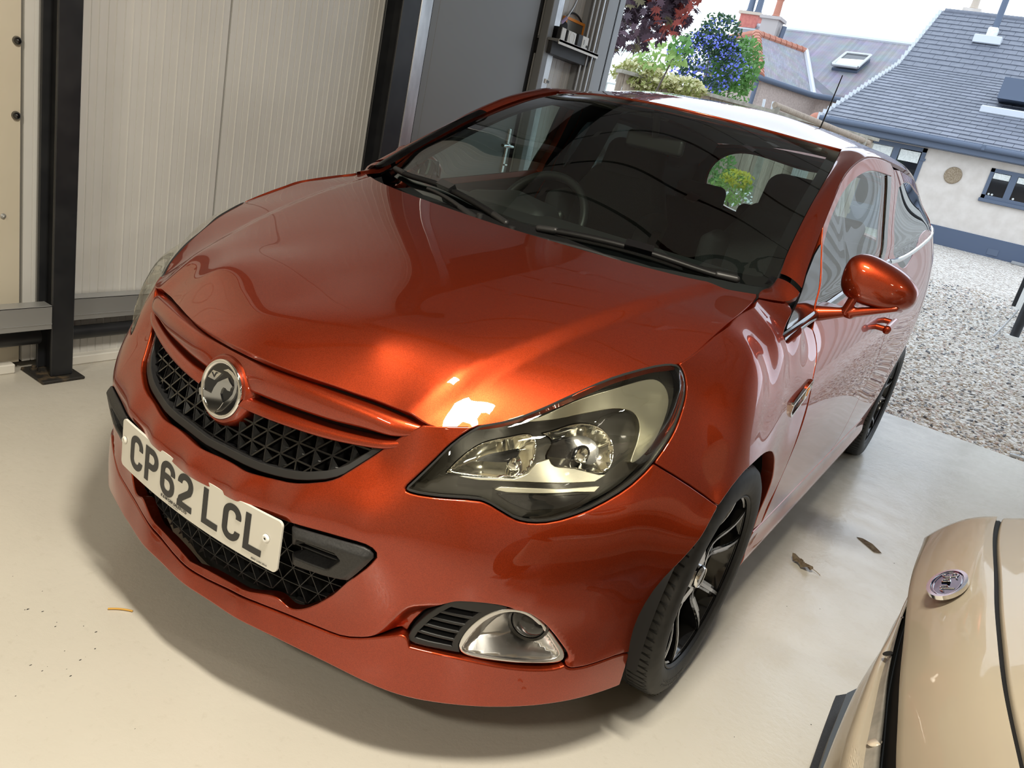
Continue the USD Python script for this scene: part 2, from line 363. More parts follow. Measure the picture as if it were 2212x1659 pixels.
NOSE_PTS = [
 # under the grille, the nose band and the overhang above the number plate
 (0,-.838,.515),(.1,-.832,.519),(.2,-.816,.531),(.275,-.797,.552),(.33,-.763,.586),(.37,-.730,.625),(.416,-.69,.702),
 (0,-.866,.485),(.13,-.8577,.485),(.26,-.833,.488),(.40,-.788,.495),
 (0,-.860,.452),(.13,-.852,.453),(.26,-.827,.456),(.40,-.783,.46),
 (0,-.832,.262),(.13,-.823,.264),(.26,-.800,.275),(.36,-.772,.31),(0,-.848,.232),(.15,-.836,.232),(.30,-.800,.232),
 # bumper corner
 (.436,-.729,.593),(.49,-.625,.719),(.52,-.593,.733),(.575,-.503,.778),(.623,-.395,.827),(.668,-.292,.856),(.69,-.251,.860),
 (.52,-.715,.48),(.60,-.650,.46),(.68,-.560,.45),(.745,-.455,.45),(.79,-.365,.45),(.834,-.30,.47),
 (.55,-.64,.60),(.66,-.53,.60),(.74,-.41,.60),(.80,-.29,.60),(.835,-.21,.60),
 (.62,-.46,.72),(.70,-.34,.73),(.76,-.22,.75),
 (.52,-.718,.36),(.60,-.655,.35),(.68,-.562,.34),(.745,-.455,.335),(.80,-.345,.32),
 (.40,-.772,.236),(.50,-.732,.235),(.62,-.640,.235),(.70,-.545,.24),(.76,-.450,.245),(.803,-.345,.25),
 # front wing
 (.850,-.266,.532),(.852,-.206,.588),(.854,-.10,.643),(.856,0,.655),(.855,.10,.64),(.850,.21,.58),(.845,.30,.48),(.833,.33,.37),(.826,.34,.25),
 (.828,-.13,.72),(.836,0,.73),(.838,.15,.72),(.84,.30,.68),(.792,-.10,.82),(.802,.05,.83),(.806,.2,.84),
 (.695,-.19,.885),(.70,-.10,.912),(.70,-.02,.934),(.697,.08,.953),(.690,.17,.968),(.68,.25,.985),
 (.765,-.03,.885),(.768,.12,.908),(.768,.22,.925),
 (0,-.857,.20),(.15,-.845,.20),(.30,-.809,.197),(.40,-.775,.187),(.50,-.731,.173),(.582,-.675,.17),(.643,-.620,.17),(.705,-.546,.17),(.761,-.453,.17),(.805,-.344,.17),
 (.735,.245,.966),(.752,.295,.975),
]
for _y in (.42, .55, .70):                       # the first part of the door, so that wing and door run into one another
    for _z in (.19, .30, .45, .60, .72, .82, .88):
        NOSE_PTS.append((float(SIDE([[_y, _z]])[0, 0]), _y, _z))
NOSE_PTS.append((float(SIDE([[.33, .93]])[0, 0]), .33, .93))
_uv, _r = polar(both(NOSE_PTS))
_nose = tps(_uv, _r, 6e-5)
def nose_fn(uv):
    r = _nose(uv); a = uv[:, 0] / K
    return np.stack([r * np.sin(a), -r * np.cos(a), uv[:, 1]], 1)
NOSE = Field(nose_fn)                            # u goes round from the middle of the nose, v is the height


HOOD_PTS = [
 (0,-.80,.727),(.07,-.795,.726),(.14,-.781,.723),(.21,-.758,.719),(.28,-.732,.714),(.35,-.707,.710),(.42,-.685,.711),(.489,-.624,.719),
 (.52,-.593,.733),(.548,-.552,.753),(.575,-.503,.778),(.6,-.45,.803),(.623,-.395,.827),(.646,-.342,.843),(.668,-.292,.855),(.69,-.251,.862),
 (.70,-.163,.889),(.70,-.028,.931),(.693,.114,.956),(.686,.185,.971),(.681,.205,.978),
 (0,.02,.967),(.113,.022,.968),(.227,.029,.969),(.34,.043,.970),(.453,.07,.971),(.567,.119,.973),
 (0,-.75,.762),(0,-.66,.800),(0,-.5,.850),(0,-.33,.895),(0,-.15,.935),
 (.25,-.66,.790),(.25,-.5,.842),(.25,-.33,.889),(.25,-.15,.932),
 (.42,-.6,.775),(.46,-.45,.832),(.50,-.3,.879),(.54,-.12,.925),(.60,0,.945),
]
_p = both(HOOD_PTS)
_hood = tps(_p[:, :2], _p[:, 2], 2e-5)
def hood_fn(uv):
    x, y = uv[:, 0], uv[:, 1]
    z = _hood(uv)
    edge = .40 + .20 * (y + .70) / .85            # the crease that runs from the grille's corner to the wiper scuttle
    fade = smooth01((y + .80) / .12)
    z = z + fade * (.010 * smooth01((edge - np.abs(x)) / .045 + .5) - .006)
    return np.stack([x, y, z], 1)
HOOD = Field(hood_fn)

GLASS_PTS = [  # windscreen
 (0,.10,.955),(.2,.115,.957),(.4,.17,.962),(.55,.245,.970),(.64,.290,.982),(.672,.33,1.0),
 (0,.783,1.386),(.093,.793,1.385),(.187,.824,1.384),(.28,.872,1.382),(.373,.935,1.379),(.467,1.007,1.377),(.55,1.080,1.375),
 (0,.30,1.108),(0,.5,1.238),(.3,.34,1.100),(.3,.56,1.232),
 (.668,.404,1.062),(.652,.5,1.12),(.638,.596,1.175),(.625,.694,1.225),(.612,.793,1.272),(.597,.892,1.313),(.58,.993,1.348),
]
_p = both(GLASS_PTS)
_glass = tps(_p[:, :2], _p[:, 2], 2e-5)
SCREEN = Field(lambda uv: np.column_stack([uv, _glass(uv)]))

ROOF_PTS = [
 (0,.783,1.388),(.187,.824,1.386),(.28,.872,1.384),(.373,.935,1.381),(.467,1.007,1.377),(.55,1.08,1.377),
 (0,1.0,1.432),(0,1.3,1.464),(0,1.7,1.484),(0,2.1,1.484),(0,2.5,1.468),(0,2.85,1.438),
 (.3,1.3,1.452),(.3,1.9,1.474),(.3,2.5,1.454),(.55,1.35,1.405),(.55,1.75,1.423),(.55,2.1,1.425),(.55,2.5,1.410),(.53,2.85,1.375),
]
_p = both(ROOF_PTS)
_roof = tps(_p[:, :2], _p[:, 2], 2e-5)
ROOF = Field(lambda uv: np.column_stack([uv, _roof(uv)]))

# outlines of the panels in the two parameters of their surface, traced round one half of the body
OUTLINE = {
 'headlight': [[0.565,0.7172],[0.5502,0.7072],[0.5348,0.6952],[0.5197,0.6807],[0.5126,0.6725],[0.4578,0.5986],[0.4558,0.5929],[0.4584,0.5896],[0.4657,0.5885],[0.4811,0.5884],[0.5123,0.5901],[0.5675,0.5942],[0.5922,0.5946],[0.5989,0.5937],[0.6128,0.59],[0.6576,0.5723],[0.6722,0.569],[0.6867,0.5679],[0.7031,0.5685],[0.7215,0.5708],[0.741,0.5749],[0.7811,0.5867],[0.8121,0.5969],[0.8432,0.6093],[0.8746,0.6233],[0.9066,0.6391],[0.9403,0.6583],[0.9641,0.6738],[0.9825,0.6884],[1.0006,0.7044],[1.0169,0.7216],[1.0239,0.7306],[1.0301,0.7398],[1.0408,0.7593],[1.0502,0.7803],[1.0538,0.7907],[1.0563,0.8006],[1.0576,0.81],[1.058,0.8189],[1.0574,0.8275],[1.0556,0.8355],[1.0525,0.8429],[1.0478,0.8493],[1.0417,0.8542],[1.0341,0.8574],[1.0178,0.8583],[1.0012,0.8571],[0.9723,0.853],[0.9295,0.8447],[0.8862,0.8353],[0.8541,0.8268],[0.8222,0.8159],[0.7285,0.7797],[0.6402,0.7432],[0.6122,0.7331],[0.5717,0.7206]],
 'bumper': [[0.0,0.515],[0.1017,0.5192],[0.136,0.5217],[0.1811,0.5261],[0.2031,0.5292],[0.2258,0.5338],[0.2492,0.5404],[0.2713,0.5479],[0.3029,0.5604],[0.316,0.5674],[0.3282,0.5759],[0.3838,0.6296],[0.4094,0.6588],[0.4211,0.671],[0.4335,0.682],[0.461,0.7039],[0.565,0.7172],[0.5502,0.7072],[0.5348,0.6952],[0.5197,0.6807],[0.5126,0.6725],[0.4578,0.5986],[0.4558,0.5929],[0.4584,0.5896],[0.4657,0.5885],[0.4811,0.5884],[0.5123,0.5901],[0.5675,0.5942],[0.5922,0.5946],[0.5989,0.5937],[0.6128,0.59],[0.6489,0.5754],[0.6652,0.5702],[0.6722,0.569],[0.6867,0.5679],[0.7031,0.5685],[0.7215,0.5708],[0.7509,0.5776],[0.7914,0.5899],[0.8121,0.5969],[0.8432,0.6093],[0.8746,0.6233],[0.9066,0.6391],[0.9403,0.6583],[0.9641,0.6738],[1.0217,0.6482],[1.0618,0.6287],[1.1044,0.6058],[1.1325,0.5885],[1.1157,0.574],[1.0993,0.5579],[1.0837,0.5406],[1.069,0.5226],[1.0556,0.5042],[1.0384,0.4769],[1.0292,0.4593],[1.0216,0.4421],[1.0152,0.4247],[1.0071,0.3968],[0.9982,0.3581],[0.9932,0.3294],[0.991,0.3105],[0.9899,0.2917],[0.9903,0.2728],[0.9924,0.254],[0.9832,0.2565],[0.9726,0.2579],[0.9485,0.2583],[0.8704,0.2516],[0.8495,0.2514],[0.8411,0.2525],[0.8345,0.2546],[0.8299,0.2579],[0.8276,0.2626],[0.8231,0.2599],[0.8172,0.2578],[0.8017,0.2555],[0.7822,0.2553],[0.7478,0.2582],[0.7105,0.2635],[0.6387,0.2765],[0.6063,0.2814],[0.5679,0.2851],[0.5206,0.2873],[0.516,0.2999],[0.5091,0.307],[0.4997,0.3086],[0.4533,0.2839],[0.4291,0.2718],[0.4065,0.2626],[0.3856,0.2573],[0.3625,0.255],[0.2352,0.2499],[0.1955,0.2477],[0.1578,0.2443],[0.0981,0.2378],[0.0624,0.2348],[0.0257,0.2335],[0.0,0.234]],
 'grille_rim': [[0.0,0.515],[0.0677,0.5175],[0.1132,0.52],[0.1588,0.5238],[0.1921,0.5275],[0.2143,0.5312],[0.2375,0.5369],[0.2606,0.5442],[0.2963,0.5575],[0.316,0.5674],[0.3282,0.5759],[0.3838,0.6296],[0.4094,0.6588],[0.4211,0.671],[0.4335,0.682],[0.461,0.7039]],
 'lip': [[0.0,0.234],[0.0257,0.2335],[0.0624,0.2348],[0.0981,0.2378],[0.1578,0.2443],[0.1955,0.2477],[0.2352,0.2499],[0.3625,0.255],[0.3856,0.2573],[0.4065,0.2626],[0.4291,0.2718],[0.4533,0.2839],[0.4997,0.3086],[0.5091,0.307],[0.516,0.2999],[0.5206,0.2873],[0.5679,0.2851],[0.6063,0.2814],[0.6387,0.2765],[0.7105,0.2635],[0.7478,0.2582],[0.7822,0.2553],[0.8017,0.2555],[0.8172,0.2578],[0.8231,0.2599],[0.8276,0.2626],[0.8299,0.2579],[0.8345,0.2546],[0.8411,0.2525],[0.8495,0.2514],[0.8704,0.2516],[0.9485,0.2583],[0.9726,0.2579],[0.9832,0.2565],[0.9924,0.254],[0.9919,0.17],[0.599,0.17],[0.5536,0.1706],[0.5252,0.1718],[0.4963,0.1743],[0.3715,0.1912],[0.3335,0.1949],[0.3033,0.1969],[0.2594,0.1987],[0.2001,0.1998],[0.0,0.2]],
 'opening': [[0.0,0.452],[0.0781,0.455],[0.1735,0.461],[0.2505,0.4672],[0.3929,0.4805],[0.4087,0.4804],[0.4211,0.4766],[0.4288,0.4698],[0.4307,0.4607],[0.4229,0.4439],[0.4149,0.4295],[0.3816,0.3787],[0.3633,0.3466],[0.3551,0.3338],[0.3369,0.3121],[0.3256,0.2999],[0.3112,0.287],[0.3027,0.2808],[0.2938,0.2753],[0.2848,0.2711],[0.276,0.2687],[0.268,0.2685],[0.2606,0.2703],[0.2459,0.2758],[0.2375,0.2772],[0.228,0.2767],[0.2177,0.2748],[0.1735,0.2624],[0.1525,0.2586],[0.1205,0.256],[0.0545,0.2537],[0.0,0.249]],
 'pod': [[0.2554,0.4676],[0.3929,0.4805],[0.4087,0.4804],[0.4211,0.4766],[0.4288,0.4698],[0.4307,0.4607],[0.4208,0.4411],[0.4056,0.4147],[0.3896,0.3897],[0.3863,0.3877],[0.3765,0.384],[0.3698,0.3823],[0.3433,0.3777],[0.2923,0.3728],[0.2423,0.3701]],
 'bezel': [[0.6077,0.3014],[0.6091,0.3144],[0.6111,0.3223],[0.614,0.3309],[0.6181,0.3399],[0.6233,0.349],[0.6296,0.3578],[0.6366,0.3661],[0.6441,0.3733],[0.6519,0.3794],[0.66,0.3842],[0.6682,0.3876],[0.6766,0.3897],[0.6854,0.3907],[0.6946,0.3908],[0.7042,0.39],[0.714,0.3881],[0.7237,0.3847],[0.7331,0.3798],[0.7508,0.3675],[0.767,0.3535],[0.7912,0.3283],[0.8199,0.2947],[0.8246,0.2875],[0.8278,0.28],[0.8288,0.2728],[0.8268,0.2671],[0.8216,0.2634],[0.8141,0.2615],[0.805,0.2608],[0.7825,0.2619],[0.7269,0.2661],[0.6568,0.2741],[0.637,0.2775],[0.6284,0.2799],[0.621,0.2831],[0.6149,0.2875],[0.6104,0.2935]],
 'bezel_in': [[0.6165,0.2988],[0.6216,0.3149],[0.6295,0.3332],[0.6345,0.3424],[0.6402,0.3512],[0.6468,0.3594],[0.6543,0.3666],[0.6625,0.3727],[0.6715,0.3774],[0.6808,0.3806],[0.6902,0.3823],[0.6996,0.3824],[0.7089,0.3808],[0.7182,0.3777],[0.7276,0.373],[0.7371,0.3668],[0.7559,0.351],[0.7736,0.3328],[0.7892,0.3148],[0.8075,0.2913],[0.8117,0.2849],[0.8134,0.2795],[0.8115,0.2751],[0.8058,0.2718],[0.7971,0.2697],[0.7861,0.2687],[0.7593,0.2698],[0.6384,0.2854],[0.63,0.2872],[0.6233,0.2898],[0.6186,0.2935]],
 'vent': [[0.5133,0.2976],[0.513,0.3037],[0.5146,0.3116],[0.5179,0.3209],[0.5224,0.3309],[0.5338,0.3512],[0.54,0.3605],[0.5532,0.3769],[0.5671,0.3907],[0.5749,0.3961],[0.5836,0.4],[0.5934,0.4022],[0.6146,0.4038],[0.6364,0.4037],[0.658,0.4019],[0.6685,0.3999],[0.6788,0.3972],[0.6887,0.3934],[0.6745,0.3896],[0.6619,0.3844],[0.6509,0.3781],[0.6414,0.3709],[0.6333,0.3629],[0.6265,0.3543],[0.6209,0.3453],[0.6164,0.3362],[0.6129,0.3272],[0.6083,0.3113],[0.6075,0.3048],[0.6083,0.2986],[0.6115,0.2923],[0.6176,0.2852],[0.5751,0.2885],[0.5382,0.2899],[0.5272,0.2909],[0.5185,0.2932]],
 'foghole': [[0.5119,0.2962],[0.511,0.3038],[0.5127,0.3121],[0.5207,0.3319],[0.5321,0.3522],[0.5384,0.3617],[0.5517,0.3782],[0.5658,0.3922],[0.5739,0.3978],[0.5828,0.4018],[0.5929,0.4041],[0.6145,0.4058],[0.6366,0.4057],[0.6582,0.4039],[0.669,0.4018],[0.6795,0.3991],[0.6895,0.3952],[0.6913,0.3918],[0.7043,0.391],[0.7142,0.3891],[0.7242,0.3856],[0.7337,0.3806],[0.7513,0.3683],[0.7676,0.3543],[0.792,0.3289],[0.8208,0.2952],[0.8255,0.288],[0.8287,0.2804],[0.8298,0.2727],[0.8274,0.2663],[0.822,0.2625],[0.8144,0.2605],[0.8049,0.2598],[0.7824,0.2609],[0.7268,0.2651],[0.6567,0.2731],[0.6367,0.2765],[0.628,0.279],[0.6187,0.2834],[0.527,0.2889],[0.5176,0.2914]],
 'scoop': [[0.4116,0.2528],[0.4213,0.2608],[0.4301,0.2692],[0.445,0.2872],[0.457,0.3057],[0.4842,0.3564],[0.493,0.3687],[0.4977,0.3736],[0.503,0.3778],[0.5088,0.3814],[0.5226,0.3876],[0.5398,0.3931],[0.5595,0.3981],[0.5806,0.4024],[0.6018,0.4058],[0.6226,0.4081],[0.6425,0.409],[0.6611,0.4083],[0.6699,0.4072],[0.6867,0.4037],[0.7031,0.3983],[0.7199,0.3912],[0.7367,0.3826],[0.753,0.3725],[0.7606,0.367],[0.7745,0.3551],[0.7875,0.3419],[0.8233,0.3009],[0.8371,0.283],[0.8422,0.2748],[0.8455,0.2673],[0.8464,0.2611],[0.8447,0.2561],[0.8405,0.2525],[0.8341,0.25],[0.8259,0.2485],[0.8161,0.2479],[0.7929,0.2487],[0.753,0.2536],[0.6549,0.2692],[0.5739,0.2844],[0.5496,0.287],[0.5377,0.2871],[0.5262,0.2862],[0.515,0.284],[0.5044,0.2808],[0.4844,0.272],[0.4573,0.2575],[0.441,0.2504],[0.4332,0.2485],[0.4258,0.248],[0.4186,0.2494]],
 'wing': [[1.0386,0.858],[1.1558,0.8935],[1.2026,0.9071],[1.2641,0.9229],[1.3144,0.9336],[1.3515,0.94],[1.3862,0.9452],[1.4824,0.9573],[1.5405,0.968],[1.5761,0.9652],[1.5978,0.9653],[1.6178,0.967],[1.6272,0.9684],[1.6448,0.9724],[1.6529,0.975],[1.6457,0.9715],[1.6288,0.9617],[1.5595,0.9157],[1.5415,0.9054],[1.5263,0.899],[1.5251,0.8934],[1.5254,0.8893],[1.5271,0.8865],[1.5303,0.8849],[1.5347,0.8843],[1.5404,0.8846],[1.555,0.8876],[1.595,0.8984],[1.6192,0.9042],[1.6452,0.9087],[1.6724,0.911],[1.6863,0.9109],[1.7003,0.9098],[1.7142,0.9076],[1.728,0.9042],[1.7417,0.8994],[1.755,0.893],[1.7584,0.8784],[1.7597,0.8648],[1.7587,0.8517],[1.7573,0.8452],[1.7552,0.8387],[1.7491,0.8251],[1.732,0.7963],[1.7243,0.7816],[1.7185,0.7668],[1.7145,0.7515],[1.7115,0.7272],[1.705,0.6469],[1.7037,0.6239],[1.7036,0.6005],[1.7053,0.5646],[1.7149,0.4602],[1.7209,0.4069],[1.7258,0.3696],[1.7312,0.3367],[1.7351,0.318],[1.6812,0.318],[1.6808,0.326],[1.674,0.3525],[1.6618,0.3905],[1.6515,0.4187],[1.6403,0.4467],[1.6287,0.4727],[1.6173,0.4946],[1.6062,0.5124],[1.5954,0.5271],[1.5793,0.5457],[1.5492,0.5769],[1.5381,0.5869],[1.5237,0.5975],[1.5056,0.6087],[1.474,0.6247],[1.4518,0.6338],[1.4297,0.641],[1.4083,0.6464],[1.3781,0.6516],[1.3595,0.6535],[1.3323,0.6544],[1.3029,0.6534],[1.2816,0.6515],[1.2599,0.6484],[1.2386,0.6437],[1.2285,0.6407],[1.2095,0.6334],[1.1835,0.6202],[1.1325,0.5885],[1.1044,0.6058],[1.0618,0.6287],[1.0217,0.6482],[0.9641,0.6738],[0.9917,0.6962],[1.009,0.7129],[1.0169,0.7216],[1.0239,0.7306],[1.0357,0.7494],[1.0457,0.7697],[1.0502,0.7803],[1.0538,0.7907],[1.0563,0.8006],[1.0576,0.81],[1.058,0.8189],[1.0574,0.8275],[1.0556,0.8355],[1.0525,0.8429],[1.0478,0.8493],[1.0417,0.8542],[1.0341,0.8574],[1.0251,0.8583]],
 'lamp_crescent': [[0.6529,0.7341],[0.6978,0.7477],[0.7924,0.7807],[0.8315,0.7932],[0.8996,0.812],[0.9379,0.8214],[0.9608,0.826],[0.9713,0.8273],[0.9812,0.8276],[0.9903,0.8265],[0.9986,0.824],[1.0061,0.8201],[1.0126,0.8149],[1.0178,0.8088],[1.0216,0.802],[1.0238,0.7949],[1.0246,0.7874],[1.024,0.7797],[1.0223,0.7718],[1.0195,0.7637],[1.0117,0.7473],[1.0068,0.7392],[0.9961,0.724],[0.9842,0.7105],[0.9775,0.7042],[0.9617,0.6924],[0.9422,0.6813],[0.9328,0.6772],[0.9251,0.6747],[0.9203,0.6746],[0.9191,0.6774],[0.9212,0.6827],[0.9356,0.7059],[0.9399,0.7139],[0.9431,0.7217],[0.9452,0.7292],[0.9458,0.7363],[0.9448,0.7428],[0.9424,0.7487],[0.9387,0.7538],[0.9341,0.758],[0.9287,0.7614],[0.9225,0.7639],[0.9155,0.7657],[0.8994,0.7674],[0.8905,0.7675],[0.8717,0.7663],[0.8524,0.7632],[0.8024,0.7522],[0.7699,0.7468],[0.7356,0.7426]],
 'lamp_low': [[0.7139,0.7176],[0.7392,0.7218],[0.7767,0.7295],[0.8006,0.7334],[0.812,0.7345],[0.8229,0.7348],[0.8334,0.734],[0.8434,0.7321],[0.853,0.7291],[0.8622,0.7248],[0.8706,0.7193],[0.8773,0.7128],[0.8816,0.7056],[0.8832,0.6979],[0.8826,0.6899],[0.8805,0.6817],[0.8771,0.6737],[0.8722,0.6666],[0.8657,0.661],[0.8577,0.6573],[0.8483,0.6555],[0.8378,0.6555],[0.8265,0.6572],[0.8017,0.6623],[0.7886,0.6641],[0.7753,0.6645],[0.7503,0.6641],[0.74,0.6654],[0.7322,0.6692],[0.7276,0.6752],[0.7272,0.6819],[0.731,0.6885],[0.7365,0.6948],[0.7406,0.7008],[0.7402,0.7066],[0.7323,0.7122]],
 'lamp_high': [[0.5237,0.6318],[0.5403,0.6529],[0.5548,0.6682],[0.5713,0.6821],[0.5803,0.688],[0.5896,0.6927],[0.5993,0.6964],[0.6094,0.6993],[0.6543,0.711],[0.6656,0.7135],[0.676,0.7148],[0.6849,0.7141],[0.6918,0.711],[0.6967,0.7058],[0.6997,0.6992],[0.7008,0.6916],[0.7003,0.6836],[0.6985,0.6755],[0.6956,0.6679],[0.6917,0.661],[0.6869,0.6549],[0.6813,0.6497],[0.6748,0.6455],[0.6673,0.6421],[0.6587,0.6395],[0.6489,0.6374],[0.6258,0.6348],[0.5999,0.6335]],
 'lamp_ledge': [[0.5242,0.6295],[0.5926,0.6321],[0.6558,0.6376],[0.6829,0.6498],[0.6993,0.6682],[0.7271,0.6767],[0.7399,0.6656],[0.7861,0.6632],[0.8403,0.6542],[0.8607,0.6556],[0.8309,0.6424],[0.6814,0.6353],[0.5885,0.627]],
 'lamp_strip': [[0.6137,0.6143],[0.6309,0.6217],[0.843,0.6361],[0.8278,0.6243],[0.7858,0.6243],[0.6428,0.6128]],
 'lamp_block': [[0.6223,0.609],[0.8248,0.6231],[0.7954,0.6063],[0.7501,0.5936],[0.6895,0.586],[0.6506,0.5961]],
 'emblem_outer': [[-0.0602,-0.022],[-0.0604,0.003],[-0.0499,0.0258],[-0.034,0.0424],[-0.0106,0.0555],[0.0189,0.0606],[0.04,0.054],[0.0568,0.0333],[0.0607,0.0139],[0.0521,-0.0145],[0.0354,-0.0377],[0.0103,-0.0546],[-0.0134,-0.0585],[-0.0372,-0.053],[-0.052,-0.0398]],
 'griffin_body': [[-0.0609,-0.0202],[-0.0534,-0.0148],[-0.0431,-0.0176],[-0.0344,-0.0174],[-0.0221,-0.0168],[-0.0184,-0.0029],[-0.0115,0.0102],[0.0007,0.0197],[0.014,0.029],[0.0179,0.0251],[0.0228,0.0219],[0.0317,0.0178],[0.0282,0.0119],[0.0284,0.0061],[0.0201,0.005],[0.0145,0.0074],[0.0075,0.0069],[0.004,0.0009],[0.0035,-0.0081],[0.0101,-0.016],[0.0166,-0.0219],[0.0108,-0.0345],[-0.0012,-0.0506],[-0.0152,-0.0491],[-0.0317,-0.0467],[-0.0201,-0.0414],[-0.0261,-0.0353],[-0.0385,-0.0321],[-0.0472,-0.0296],[-0.0557,-0.0329]],
 'griffin_wing': [[-0.0049,0.0379],[0.0086,0.0456],[0.0234,0.0435],[0.035,0.0375],[0.0432,0.026],[0.0456,0.0123],[0.042,-0.0021],[0.0321,-0.018],[0.0149,-0.0414],[0.0018,-0.0485],[0.0166,-0.0219],[0.0288,-0.0105],[0.0365,0.0029],[0.0375,0.0175],[0.0317,0.03],[0.0213,0.0364],[0.0084,0.0394]],
 'griffin_flag': [[-0.0429,0.0107],[-0.0322,0.0288],[-0.0064,0.031],[-0.0212,0.0113]],
 'griffin_letter': [[-0.0346,0.0233],[-0.0316,0.0253],[-0.0254,0.0202],[-0.022,0.0282],[-0.0154,0.029],[-0.0165,0.0269],[-0.0194,0.0262],[-0.0239,0.0159]],
}

# ---------------------------------------------------------------- the burnt orange hatchback
P_ = {k: np.array(v) for k, v in OUTLINE.items()}
def mir(poly): return [(-a, b) for a, b in np.asarray(poly)][::-1]
def whole(half):                                                      # a half outline that starts and ends on the middle line, made whole
    g = sg.Polygon(half).buffer(0); return g.union(sa.scale(g, -1, 1, origin=(0, 0))).buffer(.0008).buffer(-.0008)
scoop = sg.Polygon(P_['scoop'])
def dent(uv):                                                         # the bumper is drawn in round its fog lamps
    p = shapely.points(np.column_stack([np.abs(uv[:, 0]), uv[:, 1]])); ins = shapely.contains(scoop, p)
    d = np.where(ins, shapely.distance(p, scoop.exterior), 0.0)
    return .022 * smooth01(d / .035)
def bumper_fn(uv):
    r = _nose(uv) - dent(uv); a = uv[:, 0] / K
    return np.stack([r * np.sin(a), -r * np.cos(a), uv[:, 1]], 1)
BUMPER = Field(bumper_fn)
def shifted(S, o): return Field(lambda uv: S(uv) + o * S.normal(uv))

car = thing('hatchback_car', 'burnt orange three-door hatchback parked nose-first by the white ribbed wall', 'car')
# bonnet
front = [(0, -.80), (.07, -.795), (.14, -.781), (.21, -.758), (.28, -.732), (.35, -.707), (.42, -.688), (.489, -.624)]
flank = [(.52, -.593), (.548, -.552), (.575, -.503), (.6, -.45), (.623, -.395), (.646, -.342), (.668, -.292), (.69, -.251), (.70, -.163), (.70, -.09), (.70, -.028), (.697, .06), (.693, .114), (.686, .185)]
rear = [(.679, .205), (.66, .192), (.567, .119), (.453, .07), (.34, .043), (.227, .029), (.113, .022), (0, .02)]
hp = whole(np.vstack([spline(front, 30), spline(flank, 40), spline(rear, 30)]))
bonnet = part(car, 'bonnet', cut(HOOD, hp, .011, .0025, .014, gap=.0015), 'orange_paint')
# bumper and lip
bp = whole(P_['bumper'])
op = whole(P_['opening']); fogs = sg.Polygon(P_['foghole']); fogs = fogs.union(sg.Polygon(mir(P_['foghole'])))
bp = bp.difference(op).difference(fogs)
bumper = part(car, 'front_bumper', cut(BUMPER, bp, .009, .0035, .022, gap=.0008), 'orange_paint')
lp = whole(P_['lip'])
LIP = Field(lambda uv: (lambda s: s + np.column_stack([0 * s[:, 0], 0 * s[:, 0], 0 * s[:, 0]]))(NOSE(uv)))
part(car, 'front_lip', cut(LIP, lp, .009, .004, .05, gap=.0006), 'orange_paint')
# wings
wing = cut(NOSE, P_['wing'], .010, .0025, .03, gap=.0012)
part(car, 'wing', wing, 'orange_paint'); part(car, 'wing', flipx(wing), 'orange_paint')
# doors
belt_z = lambda y: .888 + .121 * (y - .177)
DG = [(.425, .893), (.44, .86), (.437, .83), (.415, .79), (.402, .75), (.40, .70), (.395, .62), (.40, .52), (.412, .40), (.425, .318)]
door_top = [(.560, 1.150), (.61, 1.180), (.66, 1.208), (.75, 1.257), (.85, 1.303), (1.0, 1.350), (1.1, 1.369), (1.25, 1.379), (1.40, 1.379)]
door_rear = [(1.455, 1.362), (1.48, 1.30), (1.47, 1.18), (1.455, 1.03), (1.47, .80), (1.46, .55), (1.41, .38), (1.34, .325), (1.28, .318)]
door_poly = sg.Polygon(np.vstack([spline(DG[::-1], 30), [(.44, .905), (.474, .928), (.552, 1.128)], spline(door_top, 40), spline(door_rear, 30)]))
win_poly = sg.Polygon(np.vstack([[(.492, belt_z(.49) + .012), (.558, 1.100)], spline([(.585, 1.122), (.639, 1.162), (.72, 1.206), (.801, 1.243), (.90, 1.280), (1.004, 1.309), (1.1, 1.327), (1.22, 1.334), (1.395, 1.334)], 40), [(1.392, 1.18), (1.368, belt_z(1.368) + .012)]]))
post_poly = sg.Polygon([(1.325, 1.3335), (1.395, 1.3335), (1.392, 1.18), (1.368, belt_z(1.368) + .012), (1.302, belt_z(1.302) + .012), (1.333, 1.18)])
qtr_poly = sg.Polygon([(.540, 1.105), (.468, belt_z(.466) + .010), (.35, belt_z(.35) + .010), (.228, .906), (.27, .945), (.375, 1.028), (.47, 1.078)])
arch_r = sg.Point(2.511, .305).buffer(.347, 64)
quarter_poly = sg.Polygon(np.vstack([[(1.29, .318)], spline(door_rear[::-1], 30), [(1.60, 1.368), (2.1, 1.362), (2.5, 1.345), (2.85, 1.31), (2.97, 1.20), (3.03, 1.02), (3.05, .70), (3.04, .35), (2.95, .22), (2.0, .22), (2.0, .318)]])).buffer(0).difference(arch_r)
cglass_poly = sg.Polygon(spline([(1.56, 1.30), (1.70, 1.325), (2.05, 1.325), (2.35, 1.30), (2.58, 1.235), (2.60, 1.19), (2.45, 1.165), (2.05, 1.115), (1.56, 1.065), (1.535, 1.09), (1.53, 1.25), (1.56, 1.30)], 80))
def both_sides(parent, name, g, mat, **kw):
    a = part(parent, name, g, mat, **kw); b = part(parent, name, flipx(g), mat, **kw); return a, b
g_door = cut(SIDE, door_poly.difference(win_poly), .012, .0025, .03, gap=.0015)
doors = both_sides(car, 'door', g_door, 'orange_paint')
g_win = cut(SIDE, win_poly.buffer(.004), .014, 0, .003, off=-.004, flange=False); g_post = cut(SIDE, post_poly, .014, .001, .004, off=.0008)
